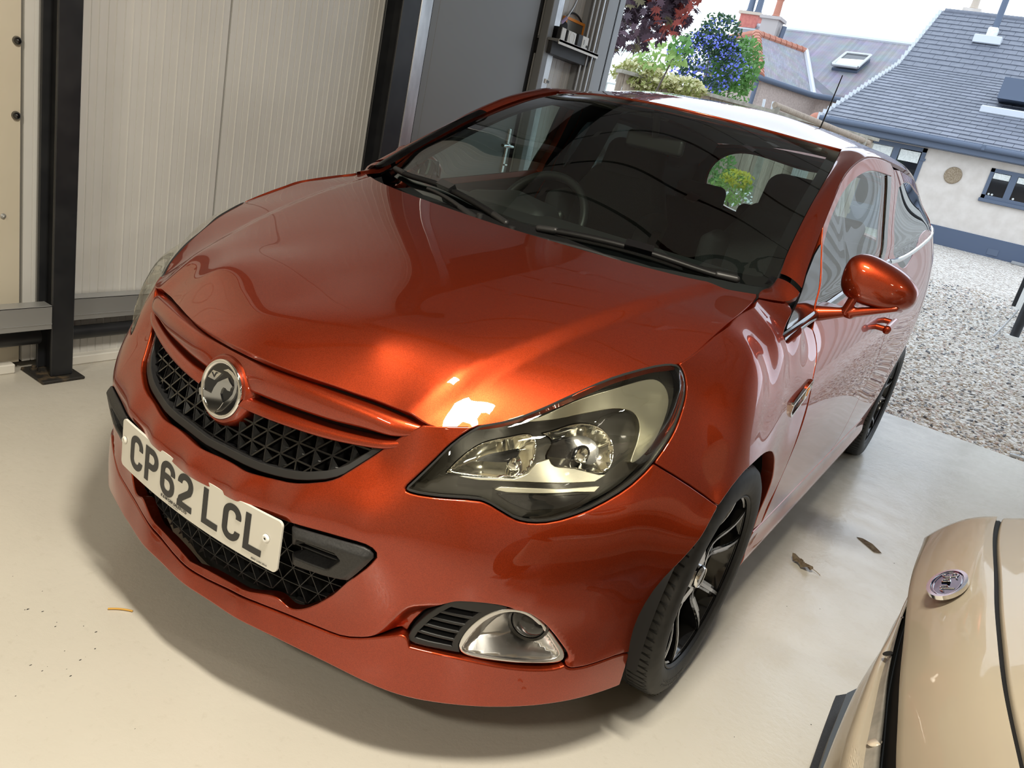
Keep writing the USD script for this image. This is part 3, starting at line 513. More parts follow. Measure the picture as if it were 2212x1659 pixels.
def strip(S, path, w, off, thick=.006, n=60):                         # a trim strip that runs along a path on S
    c = spline(path, n); t = np.gradient(c, axis=0); t /= np.linalg.norm(t, axis=1, keepdims=True); s = np.column_stack([-t[:, 1], t[:, 0]])
    rows = []
    for a in np.linspace(-1, 1, 7):
        uv = c + s * a * w / 2; rows.append(S(uv) + S.normal(uv) * (off + thick * math.sqrt(max(0, 1 - a * a))))
    P = np.array(rows); g = grid_mesh(P)
    i = len(g[1]) // 2
    if np.dot(g[2].mean(0), S.normal(c).mean(0)) < 0: g = (g[0], g[1][:, ::-1], -g[2])
    return g
g_belt = strip(SIDE, [(y, belt_z(y)) for y in (.478, .7, .95, 1.2, 1.46)], .022, -.001)
g_belt0 = strip(SIDE, [(y, belt_z(y)) for y in (.185, .28, .38, .470)], .022, -.001)
g_belt2 = strip(SIDE, [(1.47, belt_z(1.47)), (1.8, 1.062), (2.2, 1.115), (2.6, 1.175)], .018, -.001)
for k, d in enumerate(doors):
    fl = (lambda g: g) if k == 0 else flipx
    part(d, 'door_window', fl(g_win), 'door_glass'); part(d, 'window_post', fl(g_post), 'gloss_black'); part(d, 'belt_trim', fl(g_belt), 'gloss_black')
    hx = float(SIDE([[1.32, .835]])[0, 0])
    hd = rounded(-.095, .095, -.016, .016, -.013, .013, .0125).transform(np.eye(4)[:3])
    hm = moved(meshkit.arrays(hd, True), frame_at((hx + .034, 1.30, .842), (-.02, 1, .06), (.3, 0, 1)))
    hb = [rod((hx - .01, y, .842 + .06 * (y - 1.3)), (hx + .034, y, .842 + .06 * (y - 1.3)), .011) for y in (1.225, 1.375)]
    part(d, 'door_handle', merge([fl(hm)] + [fl(meshkit.arrays(q, 35)) for q in hb]), 'orange_paint')
    cup = cut(SIDE, sg.Point(1.30, .835).buffer(.055), .01, .002, .004, off=-.004)
g_q = cut(SIDE, qtr_poly, .012, .001, .004, off=-.002)
qq = both_sides(car, 'quarter_light', g_q, 'gloss_black')
both_sides(car, 'belt_trim', g_belt0, 'gloss_black')
qp = both_sides(car, 'rear_quarter', cut(SIDE, quarter_poly.difference(cglass_poly), .014, .0025, .03, gap=.0015), 'orange_paint')
g_c = cut(SIDE, cglass_poly.buffer(.004), .016, 0, .003, off=-.003, flange=False)
for k, d in enumerate(qp):
    part(d, 'rear_side_window', g_c if k == 0 else flipx(g_c), 'dark_glass'); part(d, 'belt_trim', g_belt2 if k == 0 else flipx(g_belt2), 'chrome')
# sills
sill_poly = sg.Polygon([(.352, .313), (.362, .172), (2.15, .172), (2.16, .313)]).difference(arch_r)
SILL = Field(lambda uv: SIDE(uv) + np.column_stack([.010 * np.exp(-((uv[:, 1] - .215) / .035) ** 2), 0 * uv[:, 0], 0 * uv[:, 0]]))
both_sides(car, 'sill', cut(SILL, sill_poly, .012, .005, .07, gap=.001), 'orange_paint')
# pillars and roof rails
PI_ = np.array([(.687, .186, .972), (.682, .22, .980), (.684, .27, .986), (.686, .309, 1.002), (.668, .404, 1.064), (.652, .50, 1.122), (.638, .596, 1.177), (.625, .694, 1.227), (.612, .793, 1.274), (.597, .892, 1.315), (.580, .993, 1.350), (.563, 1.091, 1.378), (.556, 1.3, 1.402), (.556, 1.7, 1.4225), (.556, 2.1, 1.4235), (.555, 2.5, 1.408), (.535, 2.85, 1.374)])
so = [(.288, .985), (.378, 1.043), (.475, 1.101), (.565, 1.153), (.66, 1.211), (.75, 1.260), (.85, 1.306), (1.0, 1.353), (1.1, 1.372), (1.3, 1.382), (1.7, 1.380), (2.1, 1.370), (2.5, 1.350), (2.85, 1.313)]
PO_ = np.vstack([[(.692, .175, .968), (.712, .212, .9665), (.735, .250, .966)], SIDE(so)])
ti = np.linspace(0, 1, 140)
kk = np.r_[0, np.cumsum(np.linalg.norm(np.diff((PI_ + PO_) / 2, axis=0), axis=1))]; kk /= kk[-1]
from scipy.interpolate import PchipInterpolator
A_, B_ = PchipInterpolator(kk, PI_)(ti), PchipInterpolator(kk, PO_)(ti)
mid = (A_ + B_) / 2; tt_ = np.gradient(mid, axis=0); out_ = np.cross(tt_, A_ - B_); out_ /= np.linalg.norm(out_, axis=1, keepdims=True)
if out_[60, 0] < 0: out_ = -out_
wid = np.linalg.norm(A_ - B_, axis=1)[:, None]
def rail(rng, inset=.0012):
    rows = []
    for s in np.linspace(0, 1, 13):
        rows.append(A_ + (B_ - A_) * s + out_ * np.minimum(wid, .085) * .42 * s * (1 - s) * 1.0)
    P = np.array(rows)[:, rng]; lip0 = P[:1] - out_[None, rng] * .012; lip1 = P[-1:] - out_[None, rng] * .012
    g = grid_mesh(P); g = g if np.dot(g[2].mean(0), out_[rng].mean(0)) > 0 else (g[0], g[1][:, ::-1], -g[2])
    e = [two_sided(grid_mesh(np.concatenate([P[:1], lip0]))), two_sided(grid_mesh(np.concatenate([P[-1:], lip1])))]
    return merge([g] + e)
j1 = int(np.searchsorted(ti, kk[3])) + 1
both_sides(car, 'wing_corner', rail(slice(0, j1)), 'orange_paint'); both_sides(car, 'roof_rail', rail(slice(j1, 140)), 'orange_paint')
# windscreen, roof
scr_e = [(.682, .312), (.666, .404), (.650, .50), (.636, .596), (.623, .694), (.610, .793), (.595, .892), (.578, .993), (.561, 1.075)]
head = [(.561, 1.075), (.467, 1.006), (.373, .934), (.28, .871), (.187, .823), (.093, .792), (0, .782)]
scr = whole(np.vstack([[(0, .105), (.2, .12), (.4, .175), (.55, .25), (.64, .285)], spline(scr_e, 30), spline(head, 30)]))
part(car, 'windscreen', cut(SCREEN, scr, .02, 0, .003, off=-.003, flange=False), 'windscreen_glass')
frit = scr.difference(scr.buffer(-.030).buffer(-.02).buffer(.02))
part(car, 'windscreen_border', cut(SCREEN, frit, .02, 0, .002, off=-.0045, flange=False), 'gloss_black')
roof_e = [(.562, 1.083), (.556, 1.3), (.556, 1.7), (.556, 2.1), (.555, 2.5), (.535, 2.85)]
rp = whole(np.vstack([[(0, .786)], spline(head[::-1], 30)[1:-1] + [0, .004], spline(roof_e, 30), [(.3, 2.90), (0, 2.92)]]))
part(car, 'roof', cut(ROOF, rp, .02, .003, .02, gap=.001), 'orange_paint')
part(car, 'roof_lining', merge([(lambda g: (g[0], g[1][:, ::-1], -g[2]))(cut(ROOF, rp.buffer(-.01), .04, 0, 0, off=-.03, flange=False))]), 'headlining')
pil = rail(slice(j1, 140))
# tail: hatch with its window
def tail_fn(uv):
    x, z = uv[:, 0], uv[:, 1]
    y = 3.155 - .16 * (np.abs(x) / .76) ** 2.6 - .26 * smooth01((z - .93) / .62) ** 1.2 - .03 * smooth01((.5 - z) / .3)
    return np.stack([x, y, z], 1)
TAIL = Field(tail_fn); TAILR = Field(lambda uv: tail_fn(uv * [-1, 1]))
hatch = sg.Polygon([(-.70, .25), (.70, .25), (.745, .45), (.75, .8), (.72, 1.05), (.64, 1.25), (.55, 1.36), (.3, 1.405), (-.3, 1.405), (-.55, 1.36), (-.64, 1.25), (-.72, 1.05), (-.75, .8), (-.745, .45)])
back_win = sg.Polygon(spline([(-.50, 1.03), (0, 1.02), (.50, 1.03), (.56, 1.07), (.545, 1.24), (.48, 1.305), (0, 1.325), (-.48, 1.305), (-.545, 1.24), (-.56, 1.07), (-.50, 1.03)], 80))
tg = part(car, 'tailgate', cut(TAILR, hatch.difference(back_win), .02, .004, .03), 'orange_paint'); part(tg, 'rear_window', cut(TAILR, back_win.buffer(.004), .03, 0, 0, off=-.003, flange=False), 'door_glass')
lamp_r = sg.Polygon(spline([(.56, .98), (.70, 1.02), (.735, .9), (.73, .72), (.66, .66), (.57, .74), (.56, .98)], 40))
plain('tail_lamp_red', (.45, .01, .012), .1, coat_weight=1.0)
for s in (1, -1): part(car, 'tail_lamp', cut(TAILR, lamp_r if s > 0 else sg.Polygon(mir(np.array(lamp_r.exterior.coords))), .02, .004, .004, off=.012), 'tail_lamp_red')

# the dark inside of the shell, so that no gap shows daylight
sh = cut(NOSE, sg.box(-1.28, .20, 1.28, .70), .04, 0, 0, off=-.115, flange=False)
hd2 = cut(HOOD, hp.buffer(-.03), .03, 0, 0, off=-.045, flange=False)
part(car, 'engine_bay_lining', [two_sided(sh), two_sided(hd2)], 'dark_void')
und = [prism([(-.36,-.72),(.36,-.72),(.55,-.5),(.55,.4),(.72,.5),(.72,2.1),(.55,2.2),(.55,2.95),(-.55,2.95),(-.55,2.2),(-.72,2.1),(-.72,.5),(-.55,.4),(-.55,-.5)], .02, .20), box(-.62, .62, .5, 2.15, .22, .42)]
part(car, 'underbody', merge(und, False), 'dark_void')
def liner(y, s):
    a = np.linspace(-.25, PI + .25, 40); P = np.array([[(s * x, y + .352 * math.cos(t), .305 + .352 * math.sin(t)) for t in a] for x in (.50, .828)])
    d = np.array([[(s * .52, y + r * math.cos(t), .305 + r * math.sin(t)) for t in a] for r in (.02, .352)])
    return merge([two_sided(grid_mesh(P)), two_sided(grid_mesh(d))])
for y in (0, 2.511):
    for s in (1, -1): part(car, 'wheel_arch_liner', liner(y, s), 'black_plastic')

# ---- the face: grille bars, mesh, badge, number plate, lower grille, fog lamps
def even(rows):                                                       # an even curve over x through (x, y, z) rows
    r = np.array(rows, float); x = np.r_[-r[:0:-1, 0], r[:, 0]]
    cy, cz = CubicSpline(x, np.r_[r[:0:-1, 1], r[:, 1]]), CubicSpline(x, np.r_[r[:0:-1, 2], r[:, 2]])
    return lambda q: np.column_stack([q, cy(q), cz(q)])
slat_top = even([(0, -.785, .711), (.07, -.782, .711), (.14, -.772, .710), (.21, -.757, .709), (.28, -.736, .707), (.35, -.709, .703), (.42, -.675, .695)])
slot_top = even([(0, -.795, .652), (.067, -.791, .652), (.133, -.783, .654), (.2, -.770, .657), (.267, -.754, .661), (.333, -.734, .667), (.4, -.704, .677), (.42, -.684, .689)])
slot_bot = even([(0, -.794, .639), (.067, -.790, .639), (.133, -.780, .640), (.2, -.765, .642), (.267, -.747, .645), (.333, -.725, .652), (.4, -.695, .673), (.415, -.684, .683)])
slat_bot = even([(0, -.814, .621), (.067, -.810, .621), (.133, -.799, .621), (.2, -.782, .622), (.267, -.761, .625), (.333, -.739, .634), (.4, -.706, .660), (.415, -.692, .674)])
def slat(top, bot, xm, bulge, under, x0=None):
    x = np.linspace(-xm if x0 is None else x0, xm, 121); a, b = top(x), bot(x); rows = []
    n = np.column_stack([x * .55, np.full_like(x, -1.0), np.full_like(x, .35)]); n /= np.linalg.norm(n, axis=1, keepdims=True)
    taper = np.clip((xm - np.abs(x)) / .05, .1, 1)[:, None] ** .5
    back = np.column_stack([-x * .4, np.ones_like(x), np.zeros_like(x)]); back /= np.linalg.norm(back, axis=1, keepdims=True)
    rows.append(a + back * .03)
    for s in np.linspace(0, 1, 13): rows.append(a + (b - a) * s + n * bulge * taper * smooth01((np.abs(x)[:, None] - .02) / .09) * math.sin(PI * min(1, s * 1.0) ** .8) ** .7)
    for s in np.linspace(0, 1, 6)[1:]: rows.append(b + back * (under * s) + np.array([0, 0, -.004]) * taper * math.sin(PI * s))
    g = grid_mesh(np.array(rows)); return g if (g[2] * n[60]).sum(1).mean() > 0 else (g[0], g[1][:, ::-1], -g[2])
part(car, 'grille_bar', slat(slat_top, slot_top, .415, .010, .03), 'orange_paint')
for s in (1, -1):
    g_ = slat(slot_bot, slat_bot, .41, .006, .03, .062); part(car, 'grille_bar', g_ if s > 0 else flipx(g_), 'orange_paint')
xg = np.linspace(-.42, .42, 90); hf = even([(0, -.80, .724), (.07, -.795, .723), (.14, -.781, .720), (.21, -.758, .716), (.28, -.732, .711), (.35, -.707, .707), (.42, -.684, .709)])(xg)
part(car, 'bonnet_gap_seal', two_sided(grid_mesh(np.array([hf + [0, .010, .0], hf + [0, .016, -.010], slat_top(xg) + [0, .007, -.001]]))), 'dark_void')
xs = np.linspace(-.40, .40, 60); part(car, 'grille_slot', two_sided(grid_mesh(np.array([slot_top(xs) + [0, .018, .006], slot_bot(xs) + [0, .018, -.006]]))), 'black_plastic')
# upper mesh: a lattice behind a black rim
rimc = P_['grille_rim']; rim3 = NOSE(rimc)
rx = np.r_[-rim3[::-1, 0], rim3[1:, 0]]; ry = np.r_[rim3[::-1, 1], rim3[1:, 1]]; rz = np.r_[rim3[::-1, 2], rim3[1:, 2]]
sx = np.linspace(-.41, .41, 40); st = slat_bot(sx)
_g = tps(np.column_stack([np.r_[rx, sx], np.r_[rz, st[:, 2] + .01]]), np.r_[ry + .022, st[:, 1] + .026], 1e-3)
GRILLE = Field(lambda uv: np.column_stack([uv[:, 0], _g(uv), uv[:, 1]]))
gp = sg.Polygon(np.vstack([np.column_stack([rx, rz]), np.column_stack([sx, st[:, 2] + .012])[::-1]])).buffer(0)
def lattice(region, dx, dz, w, skew=.25, extra=None):
    lines = []; x0, z0, x1, z1 = region.bounds
    nr, nc = int((z1 - z0) / dz) + 3, int((x1 - x0) / dx) + 6
    nod = {}
    for j in range(nr):
        for i in range(-nc, nc): nod[i, j] = ((i + skew * j) * dx, z1 - .004 - j * dz)
    for (i, j), p in nod.items():
        for q in ((i + 1, j), (i, j + 1), (i - 1, j + 1)):
            if q in nod: lines.append(sg.LineString([p, nod[q]]))
    return shapely.union_all([l.buffer(w / 2, cap_style='square') for l in lines if l.intersects(region)]).intersection(region), nod
gl, nodes = lattice(gp, .0362, .0300, .0030)
part(car, 'grille_mesh', cut(GRILLE, gl, .02, 0, .014, edge=.03), 'gloss_black')
fac = []
for (i, j), (x, z) in nodes.items():                                  # the little pyramids that stand in the mesh
    if not gp.buffer(-.004).contains(sg.Point(x, z)): continue
    y = float(_g([[x, z]])[0]); N_ = np.array([x, y - .001, z])
    right, below = nodes.get((i + 1, j)), nodes.get((i, j + 1))
    if right is None or below is None or not (gp.contains(sg.Point(right)) and gp.contains(sg.Point(below))): continue
    R_, B_n = np.array([right[0], float(_g([right])[0]) - .001, right[1]]), np.array([below[0], float(_g([below])[0]) - .001, below[1]])
    deep = (N_ + B_n) / 2 + [.013, .014, -.008]; deep2 = N_ + (R_ - N_) * .62 + [.0, .014, -.012]
    for t in ((N_, B_n, deep), (N_, deep2, R_), (N_ + (B_n - N_) * .0, N_ + (R_ - N_) * .45 + [0, .016, -.011], deep2)):
        t = np.array(t); n_ = np.cross(t[1] - t[0], t[2] - t[0]); n_ /= np.linalg.norm(n_); fac.append(two_sided((t, np.array([[0, 1, 2]]), np.tile(n_, (3, 1)))))
part(car, 'grille_facets', merge(fac), 'facet_black', kind='stuff')
rimp = gp.difference(gp.buffer(-.016)).intersection(sg.Polygon(np.vstack([np.column_stack([rx, rz - .02]), np.column_stack([rx, rz + .017])[::-1]])).buffer(.002))
GR = Field(lambda uv: np.column_stack([uv[:, 0], _g(uv) - .012, uv[:, 1]]))
part(car, 'grille_rim', cut(GR, rimp, .012, .002, .03), 'black_plastic')
bk = gp.buffer(.03); part(car, 'grille_backing', two_sided(cut(Field(lambda uv: np.column_stack([uv[:, 0], _g(uv) + .05, uv[:, 1]])), bk, .05, 0, 0, flange=False)), 'dark_void')
# badge on its boss
EC = np.array([0, -.804, .632]); en = np.array([0, -1, .16]); en /= np.linalg.norm(en); E_ = frame_at(EC, (1, 0, 0), np.cross(en, (1, 0, 0)))
boss = lathe([(.052, -.05), (.079, -.045), (.077, -.020), (.072, -.008), (.066, -.003), (.061, -.004), (.03, -.006), (0, -.006)][::-1], seg=64)
part(car, 'badge_boss', moved(meshkit.arrays(boss, 50), E_), 'orange_paint')
badge = part(car, 'badge', moved(meshkit.arrays(lathe([(0, .0005), (.052, .0005), (.052, -.006), (0, -.006)], seg=64), 40), E_), 'gloss_black')
tor = lathe([(.0505 + .005 * (1 - math.cos(a)) , .005 * math.sin(a)) for a in np.linspace(0, PI, 13)] + [(.0605, -.006), (.0505, -.006), (.0505, 0)], seg=96)
part(badge, 'badge_ring', moved(meshkit.arrays(tor, 40), E_), 'chrome')
def emboss(key, h):
    g = sg.Polygon(P_[key]).buffer(0).buffer(-.0004).buffer(.0004); return moved(meshkit.arrays(prism(g, h, .0004), 30), E_)
part(badge, 'griffin_emblem', merge([emboss('griffin_body', .0028), emboss('griffin_wing', .0022), emboss('griffin_flag', .0032)]), 'chrome'); part(badge, 'letter', moved(meshkit.arrays(prism(sg.Polygon(P_['griffin_letter']).buffer(0), .0006, .0036), False), E_), 'plate_ink')
# number plate
def plate_fn(uv):
    x, h = uv[:, 0], uv[:, 1]; y = -.858 + .0135 * (x / .26) ** 2; z0 = .3555 + .0065 * (x / .26) ** 2
    return np.column_stack([x, y + .001 * h, z0 + h * 1.0])
PLATE = Field(plate_fn)
pp = sg.box(-.26, 0, .26, .111).buffer(-.011).buffer(.011)
plate = part(car, 'number_plate', cut(PLATE, pp, .02, .0008, .004), 'plate_white', label='white front number plate with black lettering')
def glyph(c):                                                         # 50 mm by 79 mm upright characters with a 14 mm stroke
    W, Ht, s = 50.0, 79.0, 14.0; a = s / 2; L = lambda *p: sg.LineString(p).buffer(a, cap_style='flat', join_style='mitre')
    def arc(cx, cy, rx, ry, t0, t1): return [(cx + rx * math.cos(math.radians(t)), cy + ry * math.sin(math.radians(t))) for t in np.linspace(t0, t1, 24)]
    r = 17.0
    if c == 'L': return L((a, Ht), (a, a), (W - 2, a))
    if c == 'C': return L((W - a, 51), *arc(W - a - r, Ht - a - r, r, r, 0, 90), *arc(a + r, Ht - a - r, r, r, 90, 180), *arc(a + r, a + r, r, r, 180, 270), *arc(W - a - r, a + r, r, r, 270, 360), (W - a, 24))
    if c == 'P': return L((a, 0), (a, Ht - a), *arc(W - a - r, Ht - a - r + 0, r, r, 90, 0), *arc(W - a - r, 37 + r, r, r, 0, -90), (a, 37))
    if c == '6': return L((W - a, 52), *arc(W - a - r, Ht - a - r, r, r, 0, 90), *arc(a + r, Ht - a - r, r, r, 90, 180), *arc(a + r, a + r, r, r, 180, 270), *arc(W - a - r, a + r, r, r, 270, 360), *arc(W - a - r, 44 - r, r, r, 0, 90), (a, 44))
    if c == '2': return sg.LineString([(a, 54), *arc(a + r, Ht - a - r, r, r, 180, 90), *arc(W - a - r, Ht - a - r, r, r, 90, 0), (W - a - .8, 49), (W - a - 4, 42), (a + 5, 20), (a + 2, a + .5)]).buffer(a, cap_style='flat', join_style='round').union(sg.box(1.5, 0, W, s)).difference(sg.box(-20, -20, 80, 0))
tx, gl_ = 0.0, []
for c in 'CP62 LCL':
    if c == ' ': tx += 22; continue
    gl_.append(sa.translate(glyph(c), tx, 0)); tx += 61
tw = tx - 11
let = [sa.scale(sa.translate(g, -tw / 2, 17.5), .001, .001, origin=(0, 0)) for g in gl_]
for g in let: part(plate, 'plate_character', cut(PLATE, g, .008, 0, .0006, off=.0011, edge=.01), 'plate_ink', False)
def print_on(S, text, at, height, mat, parent, name, off=.0012, bold=False, sq=1.0):
    m = meshkit.text_mesh(text, height, .0004, bold); v = np.array(m.vertices); w = v[:, 0].max()
    uv = np.column_stack([at[0] + (v[:, 0] - w / 2) * sq, at[1] + v[:, 1]]); p = S(uv) + S.normal(uv) * (off + v[:, 2:3])
    return part(parent, name, (p, np.array(m.faces)), mat, False)
print_on(PLATE, 'K & M CAR SALES LTD', (-.045, .0105), .0062, 'plate_ink', plate, 'dealer_line', bold=True)
print_on(PLATE, 'FY1 1TH 865', (-.045, .0045), .0038, 'faint_ink', plate, 'dealer_line')
print_on(PLATE, 'BSAU 145d 2014', (.215, .0055), .0036, 'plate_ink', plate, 'maker_line')
for k, (x, mt) in enumerate(((.226, 'screw_white'), (-.246, 'plate_white'))):
    q = PLATE([[x, .064]])[0]; nn = PLATE.normal([[x, .064]])[0]
    part(plate, 'plate_screw', moved(meshkit.arrays(lathe([(0, .003), (.0028, .003), (.0032, .0042), (.0062, .0042), (.0082, .0022), (.0086, 0), (0, 0)], seg=28), 40), frame_at(q + nn * .001, np.cross([0, 0, 1], nn), (0, 0, 1))), mt)
    if not k: part(plate, 'plate_screw_head', moved(meshkit.arrays(lathe([(0, .0034), (.0022, .0034), (.0022, .003), (0, .003)], seg=16), 40), frame_at(q + nn * .001, np.cross([0, 0, 1], nn), (0, 0, 1))), 'plate_ink')
# lower opening: vent pods either side of the plate, mesh below and behind
_low = tps([(x, z) for x in np.linspace(-.45, .45, 10) for z in (.23, .33, .48)], [-.812 + .50 * x * x + .006 * (z > .4) for x in np.linspace(-.45, .45, 10) for z in (.23, .33, .48)], 1e-2)
LOWER = Field(lambda uv: np.column_stack([uv[:, 0], _low(uv), uv[:, 1]]))
op3 = NOSE(np.array(op.exterior.coords)); lpoly = sg.Polygon(op3[:, [0, 2]]).buffer(-.001)
ll, _ = lattice(lpoly, .040, .034, .0024, .5)
part(car, 'lower_mesh', cut(LOWER, ll, .03, .0006, .012, edge=.03), 'black_plastic')
part(car, 'lower_mesh_backing', two_sided(cut(Field(lambda uv: np.column_stack([uv[:, 0], _low(uv) + .035, uv[:, 1]])), lpoly.buffer(.03), .06, 0, 0, flange=False)), 'dark_void')
opw = whole(P_['opening'])
pod = sg.Polygon(P_['pod']).buffer(-.004).buffer(.004)
pod = pod.difference(sg.box(0, .2, .2655, .6))
hole = sg.Polygon([(.285, .452), (.36, .452), (.372, .440), (.352, .412), (.345, .408), (.262, .405), (.275, .43)]).buffer(-.004).buffer(.004)
POD = Field(lambda uv: NOSE(uv) + NOSE.normal(uv) * (.004 + .012 * smooth01(np.asarray(shapely.distance(shapely.points(uv), pod.exterior)) / .016))[:, None])
g_pod = cut(POD, pod.difference(hole), .006, .004, .05)
g_in = cut(NOSE, hole.buffer(.006), .012, 0, 0, off=-.03, flange=False)
g_sl = [cut(NOSE, sg.box(.262, z, .372, z + .004).intersection(hole.buffer(.003)), .012, .0008, .02, off=-.006) for z in (.415, .427, .439)]
for fl in (lambda g: g, flipx):
    pd = part(car, 'vent_pod', fl(g_pod), 'grained_plastic'); part(pd, 'pod_recess', fl(g_in), 'dark_void')
    for s in g_sl: part(pd, 'pod_slat', fl(s), 'black_plastic')
# fog lamps: a black vent, a satin bezel and the lamp
bez, bzi, ven = (sg.Polygon(P_[k]).buffer(0) for k in ('bezel', 'bezel_in', 'vent'))
FOG = shifted(NOSE, -.010)
def bowl_fn(uv):                                                      # the bezel sinks towards the lamp at its outer end
    c = np.array([.745, .343]); d = np.asarray(shapely.distance(shapely.points(uv), bzi.exterior)); far = np.linalg.norm(uv - c, axis=1)
    s = NOSE(uv); n = NOSE.normal(uv); depth = .012 + .85 * np.minimum(d, .03) + .026 * np.exp(-(far / .055) ** 2)
    return s - n * depth[:, None]
lampc = np.array([.745, .343])
g_ring = cut(FOG, bez.difference(bzi), .006, .003, .02); g_bowl = cut(Field(bowl_fn), bzi.buffer(.002), .005, 0, 0, flange=False)
g_vent = cut(FOG, ven.difference(bez), .01, .003, .02, off=.001)
vb = ven.buffer(-.012)
v0 = np.array([(.518, .303), (.563, .390)])
g_slots = []
for k in range(5):
    s0, s1 = k / 5 + .02, (k + 1) / 5 - .04
    def at(s, w): c = v0[0] + (v0[1] - v0[0]) * s; return c + np.array([.99, -.10]) * w
    q = sg.Polygon([at(s0, -.03), at(s0, .13), at(s1, .13), at(s1, -.03)]).intersection(vb.difference(bez.buffer(.008)))
    if q.area > 1e-5: g_slots.append(q)
slots = shapely.union_all(g_slots)
g_vent = cut(FOG, ven.difference(bez).difference(slots.buffer(-.0005)), .008, .0025, .025, off=.001)
g_vfloor = cut(shifted(NOSE, -.035), ven.buffer(.002), .02, 0, 0, flange=False)
nl = NOSE.normal([lampc])[0]; pl = NOSE([lampc])[0]; ax = np.array([.30, -.95, .02]); ax /= np.linalg.norm(ax)
lampm = frame_at(pl - nl * .034 , np.cross([0, 0, 1], ax), (0, 0, 1)); lampm[:3, 2] = ax
lens = lathe([(0, .020), (.014, .018), (.027, .011), (.036, 0), (.0385, 0), (.0385, -.03), (0, -.03)], seg=40)
ringl = lathe([(.036, .002), (.041, .004), (.043, .001), (.043, -.03), (.036, -.03), (.036, .002)], seg=40)
for fl in (lambda g: g, flipx):
    fg = part(car, 'fog_lamp', fl(moved(meshkit.arrays(lens, 40), lampm)), 'lamp_black'); part(fg, 'lamp_ring', fl(moved(meshkit.arrays(ringl, 40), lampm)), 'gloss_black')
    part(fg, 'fog_bezel', merge([fl(g_ring), fl(g_bowl)]), 'satin_silver')
    vt = part(car, 'bumper_vent', fl(g_vent), 'black_plastic'); part(vt, 'vent_floor', fl(g_vfloor), 'dark_void')
    for q in g_slots: part(vt, 'vent_slat', fl(cut(FOG, q.buffer(-.003), .012, .001, .004, off=-.012)), 'black_plastic')

# ---- headlamps
hl = sg.Polygon(P_['headlight']).buffer(0)
hli = hl.buffer(-.0045).buffer(-.004).buffer(.004)
def well(S, poly, o0, o1, h=.01):
    u = ring(np.array(shapely.geometry.polygon.orient(poly).exterior.coords), h); u = np.vstack([u, u[:1]]); p, n = S(u), S.normal(u)
    return two_sided(grid_mesh(np.array([p + n * o0, p + n * o1])))
INNER = shifted(NOSE, -.022)
def lampshape(key, o=0.0, h=.008, r=.0015, depth=.02, S=INNER, grow=0.0, minus=None):
    g = sg.Polygon(P_[key]).buffer(0).buffer(grow)
    if minus is not None: g = g.difference(minus)
    return cut(S, g, h, r, depth, off=o)
def bowl(c, R, depth, axis, tilt=0):
    prof = [(R * math.sqrt(s), -depth * (1 - s)) for s in np.linspace(0, 1, 16)]; m = lathe(prof, seg=48)
    p = NOSE([c])[0] - NOSE.normal([c])[0] * .026; ax = np.array(axis, float); ax /= np.linalg.norm(ax)
    F = frame_at(p, np.cross([0, 0, 1.0], ax), (0, 0, 1)); F[:3, 2] = ax; F[:3, 1] = np.cross(ax, F[:3, 0])
    return two_sided(moved(meshkit.arrays(m, True), F)), F
LC, HC = (.828, .693), (.665, .665)
lowp, highp, cres = (sg.Polygon(P_[k]).buffer(0) for k in ('lamp_low', 'lamp_high', 'lamp_crescent'))
def dish(poly, depth, c):                                             # a reflector pressed into the bezel
    def fn(uv):
        d = np.asarray(shapely.distance(shapely.points(uv), poly.exterior)); k = np.clip(d / .045, 0, 1)
        return NOSE(uv) - NOSE.normal(uv) * (.030 + depth * (1 - (1 - k) ** 2))[:, None]
    return cut(Field(fn), poly, .006, 0, 0, flange=False)
floor_h = cut(shifted(NOSE, -.062), hl, .015, 0, 0, flange=False)
bez_h = cut(shifted(NOSE, -.034), hl.buffer(-.004).difference(shapely.union_all([lowp.buffer(.001), highp.buffer(.001)])), .01, .001, .02)
g_low, g_high = dish(lowp, .05, LC), dish(highp, .04, HC)
def bulb(c, R, back):
    p = NOSE([c])[0] - NOSE.normal([c])[0] * back; ax = np.array([.35, -.93, .05]); ax /= np.linalg.norm(ax)
    F = frame_at(p, np.cross([0, 0, 1.0], ax), (0, 0, 1)); F[:3, 2] = ax; F[:3, 1] = np.cross(ax, F[:3, 0])
    return moved(meshkit.arrays(lathe([(0, R * 2.6), (R * .6, R * 2.4), (R, R * 1.6), (R, -.01), (0, -.01)], seg=24), 40), F)
ribs = []
cx0, cy0, cx1, cy1 = cres.bounds
for k in range(46):
    q = sg.LineString([(cx0 - .05 + .0065 * k, cy0 - .02), (cx0 + .02 + .0065 * k, cy1 + .02)]).buffer(.0012).intersection(cres.buffer(-.004))
    if q.area > 2e-6: ribs.append(q)
rib_g = cut(INNER, shapely.union_all(ribs), .012, .0006, .001, off=.0015, edge=.02)
def lens_fn(uv):                                                      # the clear cover swells out of the wing
    d = np.asarray(shapely.distance(shapely.points(uv), hl.exterior)); amp = .020 + .018 * smooth01((uv[:, 1] - .63) / .10)
    return NOSE(uv) + NOSE.normal(uv) * (amp * smooth01(d / .06) - .0015)[:, None]
g_lens = cut(Field(lens_fn), hli, .010, 0, .003, flange=False)
g_seal = cut(NOSE, hl.buffer(-.0012).difference(hl.buffer(-.0052)), .012, .0006, .012, off=-.002)
g_seal2 = cut(NOSE, hl.buffer(-.004).difference(hl.buffer(-.0155)), .010, 0, .01, off=-.008)
rimline = hl.buffer(-.016).difference(hl.buffer(-.0185))
sel = sg.Polygon([(.70, .52), (1.1, .52), (1.12, .90), (1.0, .90), (.95, .70), (.86, .62), (.70, .585)])
g_rim = cut(shifted(NOSE, -.016), rimline.intersection(sel), .01, .0008, .004)
